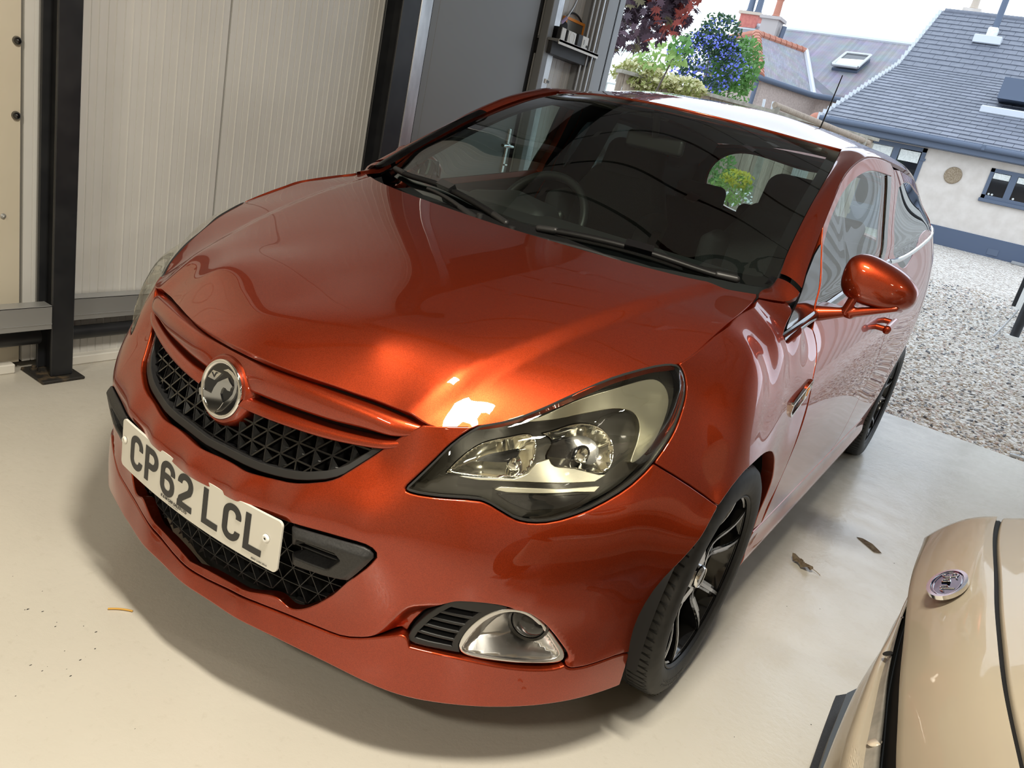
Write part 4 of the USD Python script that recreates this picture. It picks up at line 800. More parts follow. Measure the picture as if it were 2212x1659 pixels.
for fl in (lambda g: g, flipx):
    h_ = part(car, 'headlamp', merge([fl(floor_h), fl(well(NOSE, hl.buffer(-.003), -.006, -.064))]), 'lamp_black')
    part(h_, 'lamp_bezel', fl(bez_h), 'lamp_dark_bezel')
    part(h_, 'indicator_reflector', fl(lampshape('lamp_crescent', .003)), 'lamp_reflector_ribbed'); part(h_, 'indicator_ribs', fl(rib_g), 'lamp_reflector')
    part(h_, 'reflector', fl(g_low), 'lamp_reflector'); part(h_, 'reflector', fl(g_high), 'lamp_reflector')
    part(h_, 'bulb_shield', fl(bulb(LC, .016, .07)), 'chrome'); part(h_, 'bulb_shield', fl(bulb(HC, .012, .06)), 'chrome')
    part(h_, 'lamp_ledge', fl(lampshape('lamp_ledge', .002, r=.001, minus=lowp.union(highp))), 'lamp_silver'); part(h_, 'daylight_strip', fl(lampshape('lamp_strip', .006)), 'lamp_silver'); part(h_, 'daylight_block', fl(lampshape('lamp_block', .002)), 'lamp_black')
    part(h_, 'lamp_seal', merge([fl(g_seal)]), 'seal_rubber'); part(h_, 'lens', fl(g_lens), 'lamp_lens')

# ---- wheels, mirrors, repeaters, scuttle, wipers, aerial, cabin
TY = [(.218, -.105), (.232, -.112), (.262, -.116), (.290, -.110), (.3025, -.098), (.305, -.07), (.3056, 0), (.305, .07), (.3025, .090), (.296, .102), (.282, .1105), (.262, .1135), (.244, .1115), (.232, .106), (.229, .100), (.224, .096)]
def wheel(parent, y, s):
    T = frame_at((s * .735, y, .305), (0, 1, 0), (0, 0, 1))            # local z runs outwards
    T[:3, :3] = np.column_stack([(0, s * 1.0, 0), (0, 0, 1.0), (s, 0, 0)]) if s > 0 else np.column_stack([(0, -1.0, 0), (0, 0, 1.0), (-1.0, 0, 0)])
    if np.linalg.det(T[:3, :3]) < 0: T[:3, 0] *= -1
    put_ = lambda g, a=35: moved(g if isinstance(g, tuple) and len(g) == 3 else meshkit.arrays(g, a), T)
    w = thing('wheel', parent=parent)
    prof = np.array(TY); ty = part(w, 'tyre', put_(lathe([tuple(p) for p in prof[::-1]] + [], seg=96)), 'tyre_rubber')
    gro = []
    for k in range(84):                                               # cuts across the tread's shoulders
        a = 2 * PI * k / 84
        for z0, z1, da in ((.052, .100, .010), (-.100, -.052, -.010)):
            c = [(.3063 if z < .09 and z > -.09 else .3030, a + da * t, z) for t, z in zip((-1, 1), (z0, z1))]
            p0, p1 = [np.array([r * math.cos(q), r * math.sin(q), z]) for r, q, z in c]
            tg = np.array([-math.sin(a), math.cos(a), 0]) * .0022; nr = np.array([math.cos(a), math.sin(a), 0])
            v = np.array([p0 - tg, p0 + tg, p1 + tg, p1 - tg]); gro.append((v, np.array([[0, 1, 2], [0, 2, 3]]), np.tile(nr, (4, 1))))
    for z in (-.045, -.015, .015, .045): gro.append(meshkit.arrays(lathe([(.3063, z - .004), (.3064, z), (.3063, z + .004)], seg=96), True))
    part(ty, 'tread_grooves', put_(merge(gro)), 'dark_void', kind='stuff')
    rim = lathe([(.222, .100), (.2285, .1035), (.2300, .101), (.2280, .097), (.217, .090), (.205, .060), (.196, .0), (.200, -.09), (.222, -.105), (.226, -.105), (.226, -.10), (.205, -.088), (.200, .0), (.210, .06), (.222, .094)], seg=96)
    part(w, 'rim', put_(rim), 'gloss_black')
    part(w, 'rim_edge', put_(lathe([(.2205, .0985), (.2235, .1032), (.2262, .1048), (.2286, .1040), (.2296, .1015)], seg=96)), 'seal_rubber')
    hubz, rimz = .078, .096
    def blade(r0, o0, r1, o1, w0, w1): return [(r0, o0 - w0 / 2), (r1, o1 - w1 / 2), (r1, o1 + w1 / 2), (r0, o0 + w0 / 2)]
    def lift(g, r_in=.03): 
        v, f, n = g if isinstance(g, tuple) and len(g) == 3 else meshkit.arrays(g, 30)
        r = np.hypot(v[:, 0], v[:, 1]); dz = hubz + (rimz - hubz) * smooth01((r - .05) / .17) - .016 * np.exp(-((r - .10) / .05) ** 2)
        v = v.copy(); v[:, 2] += dz; return v, f, n
    ph = {0: .42, 1: .1}[0 if y < 1 else 1] * s
    for k in range(5):
        a = 2 * PI * k / 5 + ph; ca, sn = math.cos(a), math.sin(a); R = lambda P: [(x * ca - y_ * sn, x * sn + y_ * ca) for x, y_ in P]
        arms = [sg.Polygon(R(P)) for P in (blade(.085, .016, .221, .056, .018, .013), blade(.085, -.016, .221, -.056, .018, .013), blade(.03, .0, .10, 0, .050, .052))]
        body = shapely.union_all([g.buffer(.004) for g in arms]).intersection(sg.Point(0, 0).buffer(.2215, 64))
        fine = shapely.segmentize(body, .012)
        def dense(g, h, z0):
            m = prism(g, h, z0); v, f = trimesh.remesh.subdivide_to_size(m.vertices, m.faces, .02); return trimesh.Trimesh(v, f)
        sp = part(w, 'spoke', put_(lift(dense(body, .046, -.048))), 'gloss_black')
        for q, P in enumerate((blade(.075, .0135, .219, .055, .010, .0085), blade(.075, -.0135, .219, -.055, .010, .0085), [(.034, -.020), (.070, -.0215), (.078, -.008), (.078, .008), (.070, .0215), (.034, .020)])):
            part(sp, 'machined_face', put_(lift(dense(sg.Polygon(R(P)).buffer(-.001).buffer(.001), .0016, -.0016))), 'machined_alloy')
        m = prism(sg.Point(.056 * math.cos(a + PI / 5), .056 * math.sin(a + PI / 5)).buffer(.008, 8), .016, .048); part(w, 'wheel_bolt', put_(m), 'brake_iron')
    part(w, 'hub', put_(lathe([(0, .060), (.072, .060), (.080, .045), (.080, .03), (0, .03)][::-1], seg=48)), 'gloss_black')
    cap = part(w, 'hub_cap', put_(lathe([(0, .0835), (.024, .083), (.0285, .080), (.030, .074), (.030, .05), (0, .05)], seg=40)), 'gloss_black')
    part(cap, 'cap_ring', put_(lathe([(.0235, .0834), (.0262, .0846), (.0290, .0815), (.0300, .076)], seg=40)), 'chrome')
    part(w, 'brake_disc', put_(lathe([(.07, .012), (.150, .012), (.150, -.010), (.07, -.010), (.07, .012)], seg=64)), 'brake_iron')
    if y < 1 and s > 0:
        let = []
        for i, c in enumerate('BRIDGESTONE'):
            m = meshkit.text_mesh(c, .017, .0006, True); v = np.array(m.vertices); v[:, 0] -= v[:, 0].max() / 2
            a = -2.04 - (i - 5) * .068 * 1.0; r = .2665 - v[:, 1] + .0085; q = a + PI * 0 + v[:, 0] / .266 * -1.0 * -1
            q = -1.62 - (5 - i) * .064 - .30 + v[:, 0] / .262
            r = .2535 + v[:, 1]; q = -q
            let.append((np.column_stack([r * np.cos(-q + 0), r * np.sin(-q), .1125 + .0011 + v[:, 2] - .0006]), np.array(m.faces)))
        part(ty, 'tyre_lettering', put_(merge(let, False)), 'tyre_letter', False)
    return w
for y in (0, 2.511):
    for s in (1, -1): wheel(car, y, s)

# door mirror on two arms
def mirror_mesh(folded=False):
    sph = lambda p, r: mf.Manifold.sphere(r, 32).translate(p)
    hull = lambda L: mf.Manifold.batch_hull([sph(p, r) for p, r in L])
    t_, q_ = np.meshgrid(np.linspace(-PI / 2, PI / 2, 33), np.linspace(-PI, PI, 65), indexing='ij'); pw = lambda a, e: np.sign(a) * np.abs(a) ** e
    sx, sy, sz = pw(np.cos(t_), .75) * pw(np.cos(q_), .75), pw(np.cos(t_), .85) * pw(np.sin(q_), .85), pw(np.sin(t_), .78)
    taper = 1 - .22 * sx
    X_, Y_, Z_ = .893 + .096 * sx, .545 + (.070 * sy - .0) * np.where(sy > 0, .45, 1.0) + .022 * sx, 1.036 + .062 * sz * taper + .012 * sx * -1 + .004
    shell_g = grid_mesh(np.stack([X_, Y_, Z_], -1)); shell_g = shell_g if np.dot((shell_g[0] - shell_g[0].mean(0))[1000], shell_g[2][1000]) > 0 else (shell_g[0], shell_g[1][:, ::-1], -shell_g[2])
    base = hull([((.832, .512, .950), .013), ((.852, .512, .948), .013), ((.832, .545, .947), .012), ((.855, .545, .945), .012)])
    arm = hull([((.850, .510, .952), .013), ((.853, .540, .948), .012), ((.960, .545, .992), .008), ((.952, .515, .995), .008)])
    arm2 = hull([((.838, .508, .952), .012), ((.842, .540, .952), .012), ((.852, .500, 1.01), .013), ((.858, .540, 1.01), .013)])
    stub = hull([((.77, .50, .925), .022), ((.775, .56, .935), .02), ((.835, .512, .948), .013), ((.835, .546, .946), .013)])
    glass = hull([((.86, .582, 1.02), .004), ((.86, .582, 1.075), .004), ((.955, .582, 1.07), .004), ((.962, .582, 1.02), .004)])
    fine = lambda m: trimesh.Trimesh(*(lambda q: (q.vert_properties[:, :3], q.tri_verts))(m.to_mesh()))
    def soft(m):
        t_ = fine(m.refine_to_length(.008)); trimesh.smoothing.filter_taubin(t_, iterations=14); return meshkit.arrays(t_, 50)
    return shell_g, soft(arm + arm2 + base), soft(stub), meshkit.arrays(fine(glass), 30)
ms, ma, mb, mg = mirror_mesh()
a_ = math.radians(96); piv = np.array([.835, .53, .97])
for fl, fold in (((lambda g: g), False), (flipx, True)):
    rot = np.eye(4)
    if fold:
        rot[:2, :2] = [[math.cos(a_), -math.sin(a_)], [math.sin(a_), math.cos(a_)]]; rot[:3, 3] = piv - rot[:3, :3] @ piv
    if fold: rot[2, 3] -= .05; rot[0, 3] += .02; rot[1, 3] += .06
    tf = lambda g: fl(moved(g, rot))
    mm = part(car, 'door_mirror', tf(ms), 'orange_paint'); part(mm, 'mirror_arm', tf(ma), 'orange_paint'); part(mm, 'mirror_foot', fl(mb), 'orange_paint'); part(mm, 'mirror_face', tf(mg), 'mirror_glass')

# side repeater behind the front wheel
rc = NOSE.normal([[1.648, .735]])[0]; rp_ = NOSE([[1.648, .735]])[0]
RF = frame_at(rp_, (0, 1, .24), (0, 0, 1)); RF[:3, 2] = np.cross(RF[:3, 0], RF[:3, 1])
vent_o = sg.Polygon([(-.078, -.012), (-.060, -.030), (.062, -.018), (.078, .0), (.076, .020), (-.070, .008)]).buffer(-.006).buffer(.010)
g_r1 = moved(meshkit.arrays(prism(vent_o.difference(vent_o.buffer(-.007)), .010, -.004), 30), RF); g_r2 = moved(meshkit.arrays(prism(vent_o.buffer(-.006), .003, -.004), 30), RF)
g_r3 = [moved(meshkit.arrays(prism(sg.box(-.064 + .012 * k, -.03, -.058 + .012 * k, .03).intersection(vent_o.buffer(-.008)), .004, -.002), 30), RF) for k in range(7)]
g_r4 = moved(meshkit.arrays(prism(sg.box(.018, -.03, .062, .03).intersection(vent_o.buffer(-.010)), .009, -.002), 30), RF); g_r5 = moved(meshkit.arrays(prism(sg.box(.032, -.010, .048, .009), .0015, .007), 30), RF)
for fl in (lambda g: g, flipx):
    r_ = part(car, 'side_vent', fl(g_r1), 'chrome'); part(r_, 'vent_panel', fl(g_r2), 'black_plastic')
    for q in g_r3: part(r_, 'vent_slat', fl(q), 'black_plastic')
    lp_ = part(r_, 'side_repeater', fl(g_r4), 'lamp_silver'); part(r_, 'amber_bulb', fl(g_r5), 'amber')

# scuttle below the windscreen, wipers
cx = np.linspace(-.67, .67, 60)
rear_y = CubicSpline([-.679, -.567, -.453, -.34, -.227, -.113, 0, .113, .227, .34, .453, .567, .679], [.205, .119, .07, .043, .029, .022, .02, .022, .029, .043, .07, .119, .205])(cx)
sc_rows = [np.column_stack([cx, rear_y - .02, np.full_like(cx, .945)]), np.column_stack([cx, rear_y + .012, np.full_like(cx, .9585) + .006 * (cx / .67) ** 2])]
gy = rear_y + .075 + .03 * (1 - (cx / .67) ** 2); gz = _glass(np.column_stack([cx, gy])) + .003
sc_rows += [np.column_stack([cx, rear_y + .04, (sc_rows[1][:, 2] + gz) / 2 - .008]), np.column_stack([cx, gy, gz]), np.column_stack([cx, gy + .004, gz - .006])]
g_sc = grid_mesh(np.array(sc_rows)); g_sc = g_sc if g_sc[2][:, 2].mean() > 0 else (g_sc[0], g_sc[1][:, ::-1], -g_sc[2])
part(car, 'scuttle_panel', two_sided(g_sc), 'grained_plastic')
# trims that close the scuttle at either pillar
ct = rail(slice(2, j1 + 16)); ctv = ct[0] + np.array([-.006, -.004, .004])
ctr = []
for s in np.linspace(-.25, .55, 9): ctr.append(A_[3:j1 + 22] + (B_[3:j1 + 22] - A_[3:j1 + 22]) * s + out_[3:j1 + 22] * (.006 + .010 * math.sin(PI * (s + .25) / .8)))
g_ct = grid_mesh(np.array(ctr)); g_ct = two_sided(g_ct)
part(car, 'scuttle_end', flipx(g_ct), 'gloss_black')
g_ct2 = two_sided(grid_mesh(np.array(ctr)[:4, :j1 - 4])); part(car, 'scuttle_end', g_ct2, 'gloss_black')
def on_glass(x, y, lift): n = SCREEN.normal([[x, y]])[0]; return SCREEN([[x, y]])[0] + n * lift
def wiper(piv, elbow, a, b):
    """a pivot on the scuttle, an arm to the blade's middle, a blade from a to b on the glass"""
    pv = on_glass(*piv, .012); ctr_ = on_glass(*elbow, .026)
    w = part(car, 'wiper', merge([meshkit.arrays(mf.Manifold.batch_hull([mf.Manifold.sphere(.014, 20).translate(tuple(pv)), mf.Manifold.sphere(.009, 20).translate(tuple(pv + (ctr_ - pv) * .35 + [0, 0, .006]))]), 50),
        tube([pv + (ctr_ - pv) * .25 + [0, 0, .004], pv + (ctr_ - pv) * .65 + [0, 0, .008], ctr_], np.linspace(.008, .005, 18), 10), meshkit.arrays(lathe([(0, .02), (.011, .018), (.013, 0), (0, 0)], seg=20), 40) if False else moved(meshkit.arrays(lathe([(0, .026), (.010, .024), (.0125, 0), (0, 0)], seg=20), 40), frame_at(pv, (1, 0, 0), (0, 1, 0)))]), 'black_plastic')
    q = np.array([on_glass(a[0] + (b[0] - a[0]) * s, a[1] + (b[1] - a[1]) * s - .010 * math.sin(PI * s), .012) for s in np.linspace(0, 1, 24)])
    t = np.gradient(q, axis=0); t /= np.linalg.norm(t, axis=1, keepdims=True); n = SCREEN.normal(q[:, :2]); sd = np.cross(t, n)
    prof = [(-.012, -.001), (-.010, .006), (.002, .012), (.008, .006), (.009, -.001), (-.001, -.008), (-.012, -.001)]
    part(w, 'wiper_blade', two_sided(grid_mesh(np.array([q + sd * u + n * v for u, v in prof]))), 'black_plastic')
    for m__ in (meshkit.arrays(mf.Manifold.batch_hull([mf.Manifold.sphere(.010, 16).translate(tuple(q[i] + n[i] * .004)) for i in (0, 2)]), 40), meshkit.arrays(mf.Manifold.batch_hull([mf.Manifold.sphere(.010, 16).translate(tuple(q[i] + n[i] * .004)) for i in (-1, -3)]), 40)): part(w, 'wiper_cap', m__, 'black_plastic')
    m_ = len(q) // 2; cl = mf.Manifold.cube((.075, .024, .016), True).transform(np.column_stack([t[m_], sd[m_], n[m_], q[m_] + n[m_] * .012]))
    part(w, 'blade_clip', meshkit.arrays(cl, 20), 'gloss_black')
    return w, q, n, t
w1 = wiper((-.10, .085), (-.36, .165), (-.62, .292), (-.02, .102))
w2 = wiper((.02, .075), (.34, .120), (.08, .118), (.60, .262))

# aerial on the roof
ab = ROOF([[0.05, 2.72]])[0]
ar = part(car, 'aerial', merge([meshkit.arrays(lathe([(0, .028), (.008, .026), (.020, .004), (.022, 0), (0, 0)], seg=24), 40)]) if False else moved(meshkit.arrays(lathe([(0, .028), (.008, .026), (.020, .004), (.022, -.004), (0, -.004)], seg=24), 40), frame_at(ab, (1, 0, 0), (0, 1, 0))), 'black_plastic')
part(ar, 'aerial_rod', tube([ab + [0, 0, .02], ab + [0, .06, .18], ab + [0, .12, .36]], np.linspace(.0042, .0028, 18), 8), 'black_plastic')

# cabin
cab = mf.Manifold
dash = cab.batch_hull([cab.sphere(.03, 24).translate(p) for p in ((-.66, .34, .90), (.66, .34, .90), (-.66, .62, .925), (.66, .62, .925), (-.66, .74, .86), (.66, .74, .86), (-.66, .72, .55), (.66, .72, .55), (-.66, .4, .5), (.66, .4, .5))])
ds = part(car, 'dashboard', dash, 'dash_plastic')
part(ds, 'instrument_hood', cab.batch_hull([cab.sphere(r, 24).translate(p) for p, r in (((-.50, .60, .93), .045), ((-.24, .60, .93), .045), ((-.47, .72, .93), .05), ((-.27, .72, .93), .05), ((-.37, .66, .955), .05))]), 'dash_plastic')
part(ds, 'air_vent_panel', box(-.12, .12, .60, .76, .80, .93, .02), 'dash_plastic')
tw = np.linspace(0, 2 * PI, 61); F = frame_at((-.37, .83, .905), (1, 0, 0), (0, .45, .89))
sw = part(car, 'steering_wheel', tube(np.column_stack([.185 * np.cos(tw), .185 * np.sin(tw), 0 * tw]) @ F[:3, :3].T + F[:3, 3], .0165, 12, False), 'black_plastic')
part(sw, 'wheel_boss', moved(meshkit.arrays(cab.batch_hull([cab.sphere(.02, 20).translate(p) for p in ((-.06, .05, -.03), (.06, .05, -.03), (-.05, -.06, -.03), (.05, -.06, -.03), (0, 0, 0))]), 40), F), 'black_plastic')
for a in (0, PI, -PI / 2): part(sw, 'wheel_spoke', moved(meshkit.arrays(cab.batch_hull([cab.sphere(.014, 16).translate((.05 * math.cos(a), .05 * math.sin(a), -.02)), cab.sphere(.012, 16).translate((.18 * math.cos(a), .18 * math.sin(a), 0))]), 40), F), 'satin_silver')
part(sw, 'column_stalk', rod((-.37, .78, .90), (-.18, .74, .93), .008), 'black_plastic')
sp_ = lambda L: cab.batch_hull([cab.sphere(r, 24).translate(p) for p, r in L])
for x in (-.37, .37):                                                # high-backed sports seats
    S_ = part(car, 'front_seat', sp_([((x - .17, 1.34, .55), .07), ((x + .17, 1.34, .55), .07), ((x - .19, 1.46, .95), .06), ((x + .19, 1.46, .95), .06), ((x - .13, 1.50, 1.08), .055), ((x + .13, 1.50, 1.08), .055)]), 'seat_cloth')
    part(S_, 'headrest', sp_([((x - .10, 1.50, 1.05), .055), ((x + .10, 1.50, 1.05), .055), ((x - .085, 1.53, 1.205), .058), ((x + .085, 1.53, 1.205), .058)]), 'seat_cloth')
    part(S_, 'cushion', sp_([((x - .19, .92, .47), .07), ((x + .19, .92, .47), .07), ((x - .19, 1.36, .45), .07), ((x + .19, 1.36, .45), .07)]), 'seat_cloth')
    for s in (-1, 1): part(S_, 'side_bolster', sp_([((x + s * .21, 1.31, .60), .055), ((x + s * .23, 1.40, .95), .05), ((x + s * .23, 1.30, .95), .035)]), 'seat_cloth')
S_ = part(car, 'rear_seat', sp_([((s * .52, 2.15, .55), .07) for s in (-1, 1)] + [((s * .52, 2.36, .97), .06) for s in (-1, 1)]), 'seat_cloth')
part(S_, 'cushion', sp_([((s * .52, y_, .45), .07) for s in (-1, 1) for y_ in (1.75, 2.15)]), 'seat_cloth')
for x in (-.36, 0, .36): part(S_, 'headrest', sp_([((x + s * .10, 2.39, zz), .04) for s in (-1, 1) for zz in (1.02, 1.09 if x else 1.04)]), 'seat_cloth')
part(car, 'parcel_shelf', box(-.60, .60, 2.52, 2.98, .93, .95, .008), 'dash_plastic')
wl_ = SIDE(np.array([(y, z) for y in np.linspace(.45, 2.95, 26) for z in np.linspace(.35, .90, 6)])).reshape(26, 6, 3) * [.93, 1, 1]
both_sides(car, 'cabin_trim', two_sided(grid_mesh(wl_)), 'dash_plastic')
bp_ = np.array([SIDE([[1.40, z]])[0] for z in np.linspace(.9, 1.36, 8)])
lean = ((bp_[:, 2] - .9) / .46 * .12)[:, None] * [0, 1, 0]; post = grid_mesh(np.array([bp_ * [.92, 1, 1] + [0, .06, 0] + lean, bp_ * [.92, 1, 1] + [0, .34, 0] + lean * .4])); both_sides(car, 'door_post_lining', two_sided(post), 'dash_plastic')
both_sides(car, 'rear_lining', two_sided(cut(SIDE, quarter_poly.difference(cglass_poly).intersection(sg.box(1.3, .9, 3.2, 1.45)), .03, 0, 0, off=-.032, flange=False)), 'dash_plastic')
part(car, 'tailgate_lining', two_sided(cut(TAILR, hatch.buffer(-.02).difference(back_win.buffer(.012)), .03, 0, 0, off=-.034, flange=False)), 'dash_plastic')
both_sides(car, 'door_lining', two_sided(cut(SIDE, door_poly.buffer(-.006).difference(win_poly.buffer(.006)), .03, 0, 0, off=-.030, flange=False)), 'dash_plastic')
both_sides(car, 'rail_lining', two_sided((pil[0] - [.03, -.0, .030], pil[1], pil[2])), 'dash_plastic')
im = part(car, 'rear_view_mirror', rounded(-.11, .11, .86, .89, 1.235, 1.295, .014), 'black_plastic'); part(im, 'mirror_stem', rod((0, .82, 1.385), (0, .865, 1.285), .012), 'black_plastic')
for s in (1, -1): part(car, 'sun_visor', rounded(min(s * .10, s * .52), max(s * .10, s * .52), 1.0, 1.17, 1.352, 1.364, .006), 'headlining')

# ---------------------------------------------------------------- things along the garage wall
def column(y0, y1, x0, x1, label, plate=True):
    c = thing('steel_column', label, 'steel column', (0, 0, 0))
    part(c, 'flange', box(x1 - .012, x1, y0, y1, .012, 3.2, .003), 'black_steel'); part(c, 'flange', box(x0, x0 + .012, y0, y1, .012, 3.2, .003), 'black_steel')
    part(c, 'web', box(x0 + .01, x1 - .01, (y0 + y1) / 2 - .005, (y0 + y1) / 2 + .005, .012, 3.2), 'black_steel')
    if plate:
        bp = part(c, 'base_plate', box(x0 - .015, x1 + .035, y0 - .045, y1 + .028, 0, .012, .003), 'rusty_plate')
        for yy in (y0 - .022, y1 + .012):
            part(bp, 'anchor_bolt', merge([lathe([(0, .034), (.008, .034), (.008, .026), (.013, .026), (.013, .014), (.020, .014), (.020, .011), (0, .011)], seg=6 if False else 18)]) if False else moved(meshkit.arrays(lathe([(0, .034), (.008, .034), (.008, .026), (.013, .026), (.013, .014), (.020, .014), (.020, .011), (0, .011)], seg=18), 35), frame_at(((x0 + x1) / 2 - .02, yy, 0), (1, 0, 0), (0, 1, 0))), 'rusty_plate')
    return c
column(-.358, -.280, -1.640, -1.528, 'black steel column standing on a bolted base plate, left of the car\'s front')
column(1.180, 1.300, -1.662, -1.548, 'black steel column beside the galvanised post of the grey door', False)
def zrail(x, y0, y1, z0, z1, label):
    r = thing('galvanised_rail', label, 'steel rail')
    part(r, 'rail_face', box(x - .004, x, y0, y1, z0, z1, .001), 'galvanised_plain'); part(r, 'rail_top', box(x - .055, x, y0, y1, z1 - .004, z1 + .001, .001), 'galvanised_plain')
    part(r, 'rail_crease', box(x - .001, x + .0015, y0, y1, z0 + .018, z0 + .022), 'galvanised_plain')
zrail(-1.520, -3.2, -.362, .200, .286, 'galvanised rail running left from the black column, low down')
zrail(-1.600, -.262, 1.16, .195, .280, 'galvanised rail running behind the car from the black column')
solo('black_pipe', tube([(-1.60, -3.2, .150), (-1.60, -.37, .150)], .030, 16, False), 'black_steel', 'black pipe below the galvanised rail left of the column', 'pipe')
solo('black_pipe', tube([(-1.63, -.26, .135), (-1.63, 1.16, .135)], .026, 16, False), 'black_steel', 'black pipe below the galvanised rail behind the car', 'pipe')
for k, (y, z) in enumerate(((-.416, 1.135), (-.418, .903))):
    b = solo('dome_bolt', moved(meshkit.arrays(lathe([(0, .016), (.007, .0145), (.012, .009), (.0145, 0), (0, 0)], seg=24), True), frame_at((-1.664, y, z), (0, 1, 0), (0, 0, 1))), 'gloss_black',
             ('upper' if not k else 'lower') + ' black domed bolt head on the cream wall panel at far left', 'bolt')
solo('wall_screw', moved(meshkit.arrays(lathe([(0, .010), (.004, .009), (.0055, .004), (.009, .002), (.009, 0), (0, 0)], seg=18), True), frame_at((-1.664, -.457, .568), (0, 1, 0), (0, 0, 1))), 'galvanised_plain', 'small screw in the cream wall panel below the bolts', 'screw')

# the grey side door with its posts and handle
door = thing('door_1', 'flat grey side door with a chrome lever handle, beyond the car\'s bonnet', 'door', kind='structure')
part(door, 'door_leaf', box(-1.700, -1.660, 1.560, 2.440, .02, 2.55, .003), 'door_grey'); part(door, 'door_frame', box(-1.72, -1.655, 1.500, 1.556, 0, 2.62, .003), 'door_grey')
part(door, 'door_seal', box(-1.72, -1.675, 2.444, 2.50, 0, 2.62), 'seal_rubber')
hp_ = part(door, 'handle_plate', rounded(-1.662, -1.650, 2.374, 2.404, .900, 1.168, .0058), 'chrome')
part(hp_, 'lever', merge([tube([(-1.655, 2.390, 1.066), (-1.612, 2.390, 1.066), (-1.602, 2.375, 1.067), (-1.600, 2.345, 1.067), (-1.600, 2.262, 1.067)], .0095, 14), meshkit.arrays(rod((-1.652, 2.39, 1.066), (-1.640, 2.39, 1.066), .014), 30)]), 'chrome')
part(hp_, 'thumb_turn', rounded(-1.652, -1.632, 2.372, 2.404, .945, .958, .005), 'chrome')
g1 = thing('galvanised_post', 'galvanised steel post between the black column and the grey door', 'steel post'); part(g1, 'post_body', box(-1.655, -1.600, 1.362, 1.444, 0, 3.2, .003), 'galvanised'); part(g1, 'post_edge', box(-1.66, -1.604, 1.444, 1.450, 0, 3.2), 'seal_rubber')
g2 = thing('galvanised_post', 'galvanised steel post at the far side of the grey door, below the shelf', 'steel post'); part(g2, 'post_body', box(-1.665, -1.640, 2.575, 2.665, 0, 3.2, .002), 'galvanised'); part(g2, 'post_lip', box(-1.665, -1.610, 2.502, 2.560, 0, 3.2, .003), 'door_grey')
lt = thing('door_latch', 'small black and white latch plate on the galvanised post by the doorway', 'latch'); part(lt, 'latch_plate', box(-1.640, -1.633, 2.625, 2.672, 1.475, 1.500, .002), 'white_trim'); part(lt, 'latch_slot', box(-1.634, -1.631, 2.640, 2.668, 1.479, 1.495), 'gloss_black')
# shelf with what stands on it
sh_ = thing('wall_shelf', 'small grey shelf holding white boxes beside the open doorway', 'shelf'); part(sh_, 'shelf_board', box(-1.70, -1.53, 2.52, 3.02, 1.712, 1.728, .002), 'door_grey'); part(sh_, 'shelf_lip', box(-1.534, -1.530, 2.52, 3.02, 1.700, 1.728, .001), 'white_trim'); part(sh_, 'shelf_bracket', box(-1.70, -1.58, 2.53, 3.0, 1.640, 1.712, .002), 'dash_plastic')
def wbox(y0, y1, h, lab, face, **kw):
    b = thing('white_box', lab, 'box', (-1.60, y0, 1.728)); part(b, 'box_body', box(-.055, .03, 0, y1 - y0, 0, h, .004), 'white_trim'); return b
b1 = wbox(2.592, 2.645, .074, 'first white box on the shelf, nearest the galvanised post', 0); part(b1, 'box_side', box(-.052, .031, -.009, .0, 0, .074, .002), 'gloss_black')
b2 = wbox(2.672, 2.770, .072, 'middle white box on the shelf with a round mark', 0); part(b2, 'round_mark', moved(meshkit.arrays(lathe([(.026, .001), (.030, .0016), (.034, .001), (.034, 0), (.026, 0), (.026, .001)], seg=32), 30), frame_at((.0305, .05, .036), (0, 1, 0), (0, 0, 1))), 'plate_white'); part(b2, 'box_side', box(-.052, .031, -.012, .0, 0, .070, .002), 'dash_plastic')
b3 = wbox(2.850, 2.930, .076, 'white box with a printed label at the doorway end of the shelf', 0); part(b3, 'box_side', box(-.052, .031, -.055, .0, 0, .076, .003), 'dash_plastic'); part(b3, 'box_label', box(.0305, .0315, .016, .046, .018, .062), 'plate_white'); part(b3, 'printed_bar', box(.0312, .0320, .020, .026, .026, .056), 'plate_ink'); part(b3, 'round_port', moved(meshkit.arrays(lathe([(0, .002), (.008, .002), (.008, 0), (0, 0)], seg=20), 30), frame_at((.0305, .064, .022), (0, 1, 0), (0, 0, 1))), 'gloss_black')
wlp = thing('work_lamp', 'orange-edged square work lamp standing behind the white boxes', 'lamp', (-1.690, 2.775, 1.728))
part(wlp, 'lamp_panel', box(0, .02, 0, .215, .055, .150, .004), 'lamp_smoke'); plain('lamp_orange', (.80, .26, .02), .4)
fr_ = sg.box(0, .05, .225, .155).buffer(.008).difference(sg.box(.008, .058, .217, .147)); part(wlp, 'lamp_frame', moved(meshkit.arrays(prism(fr_, .026), 30), frame_at((-.002, -.005, 0), (0, 1, 0), (0, 0, 1))), 'lamp_orange'); part(wlp, 'lamp_handle', tube([(.01, .0, .155), (.01, .02, .175), (.01, .18, .175), (.01, .21, .155)], .006, 10), 'black_plastic'); part(wlp, 'lamp_stand', box(-.005, .028, .01, .20, 0, .05, .004), 'black_plastic'); part(wlp, 'lamp_clip', box(.02, .032, .175, .21, .045, .07, .003), 'lamp_orange')
solo('dark_bag', moved(meshkit.arrays(mf.Manifold.batch_hull([mf.Manifold.sphere(.03, 20).translate(p) for p in ((0, .035, .03), (0, .09, .03), (0, .035, .08), (0, .08, .10))]), 60), frame_at((-1.668, 2.664, 1.7285), (1, 0, 0), (0, 1, 0))), 'seat_cloth', 'dark soft bag slumped behind the first white box', 'bag')
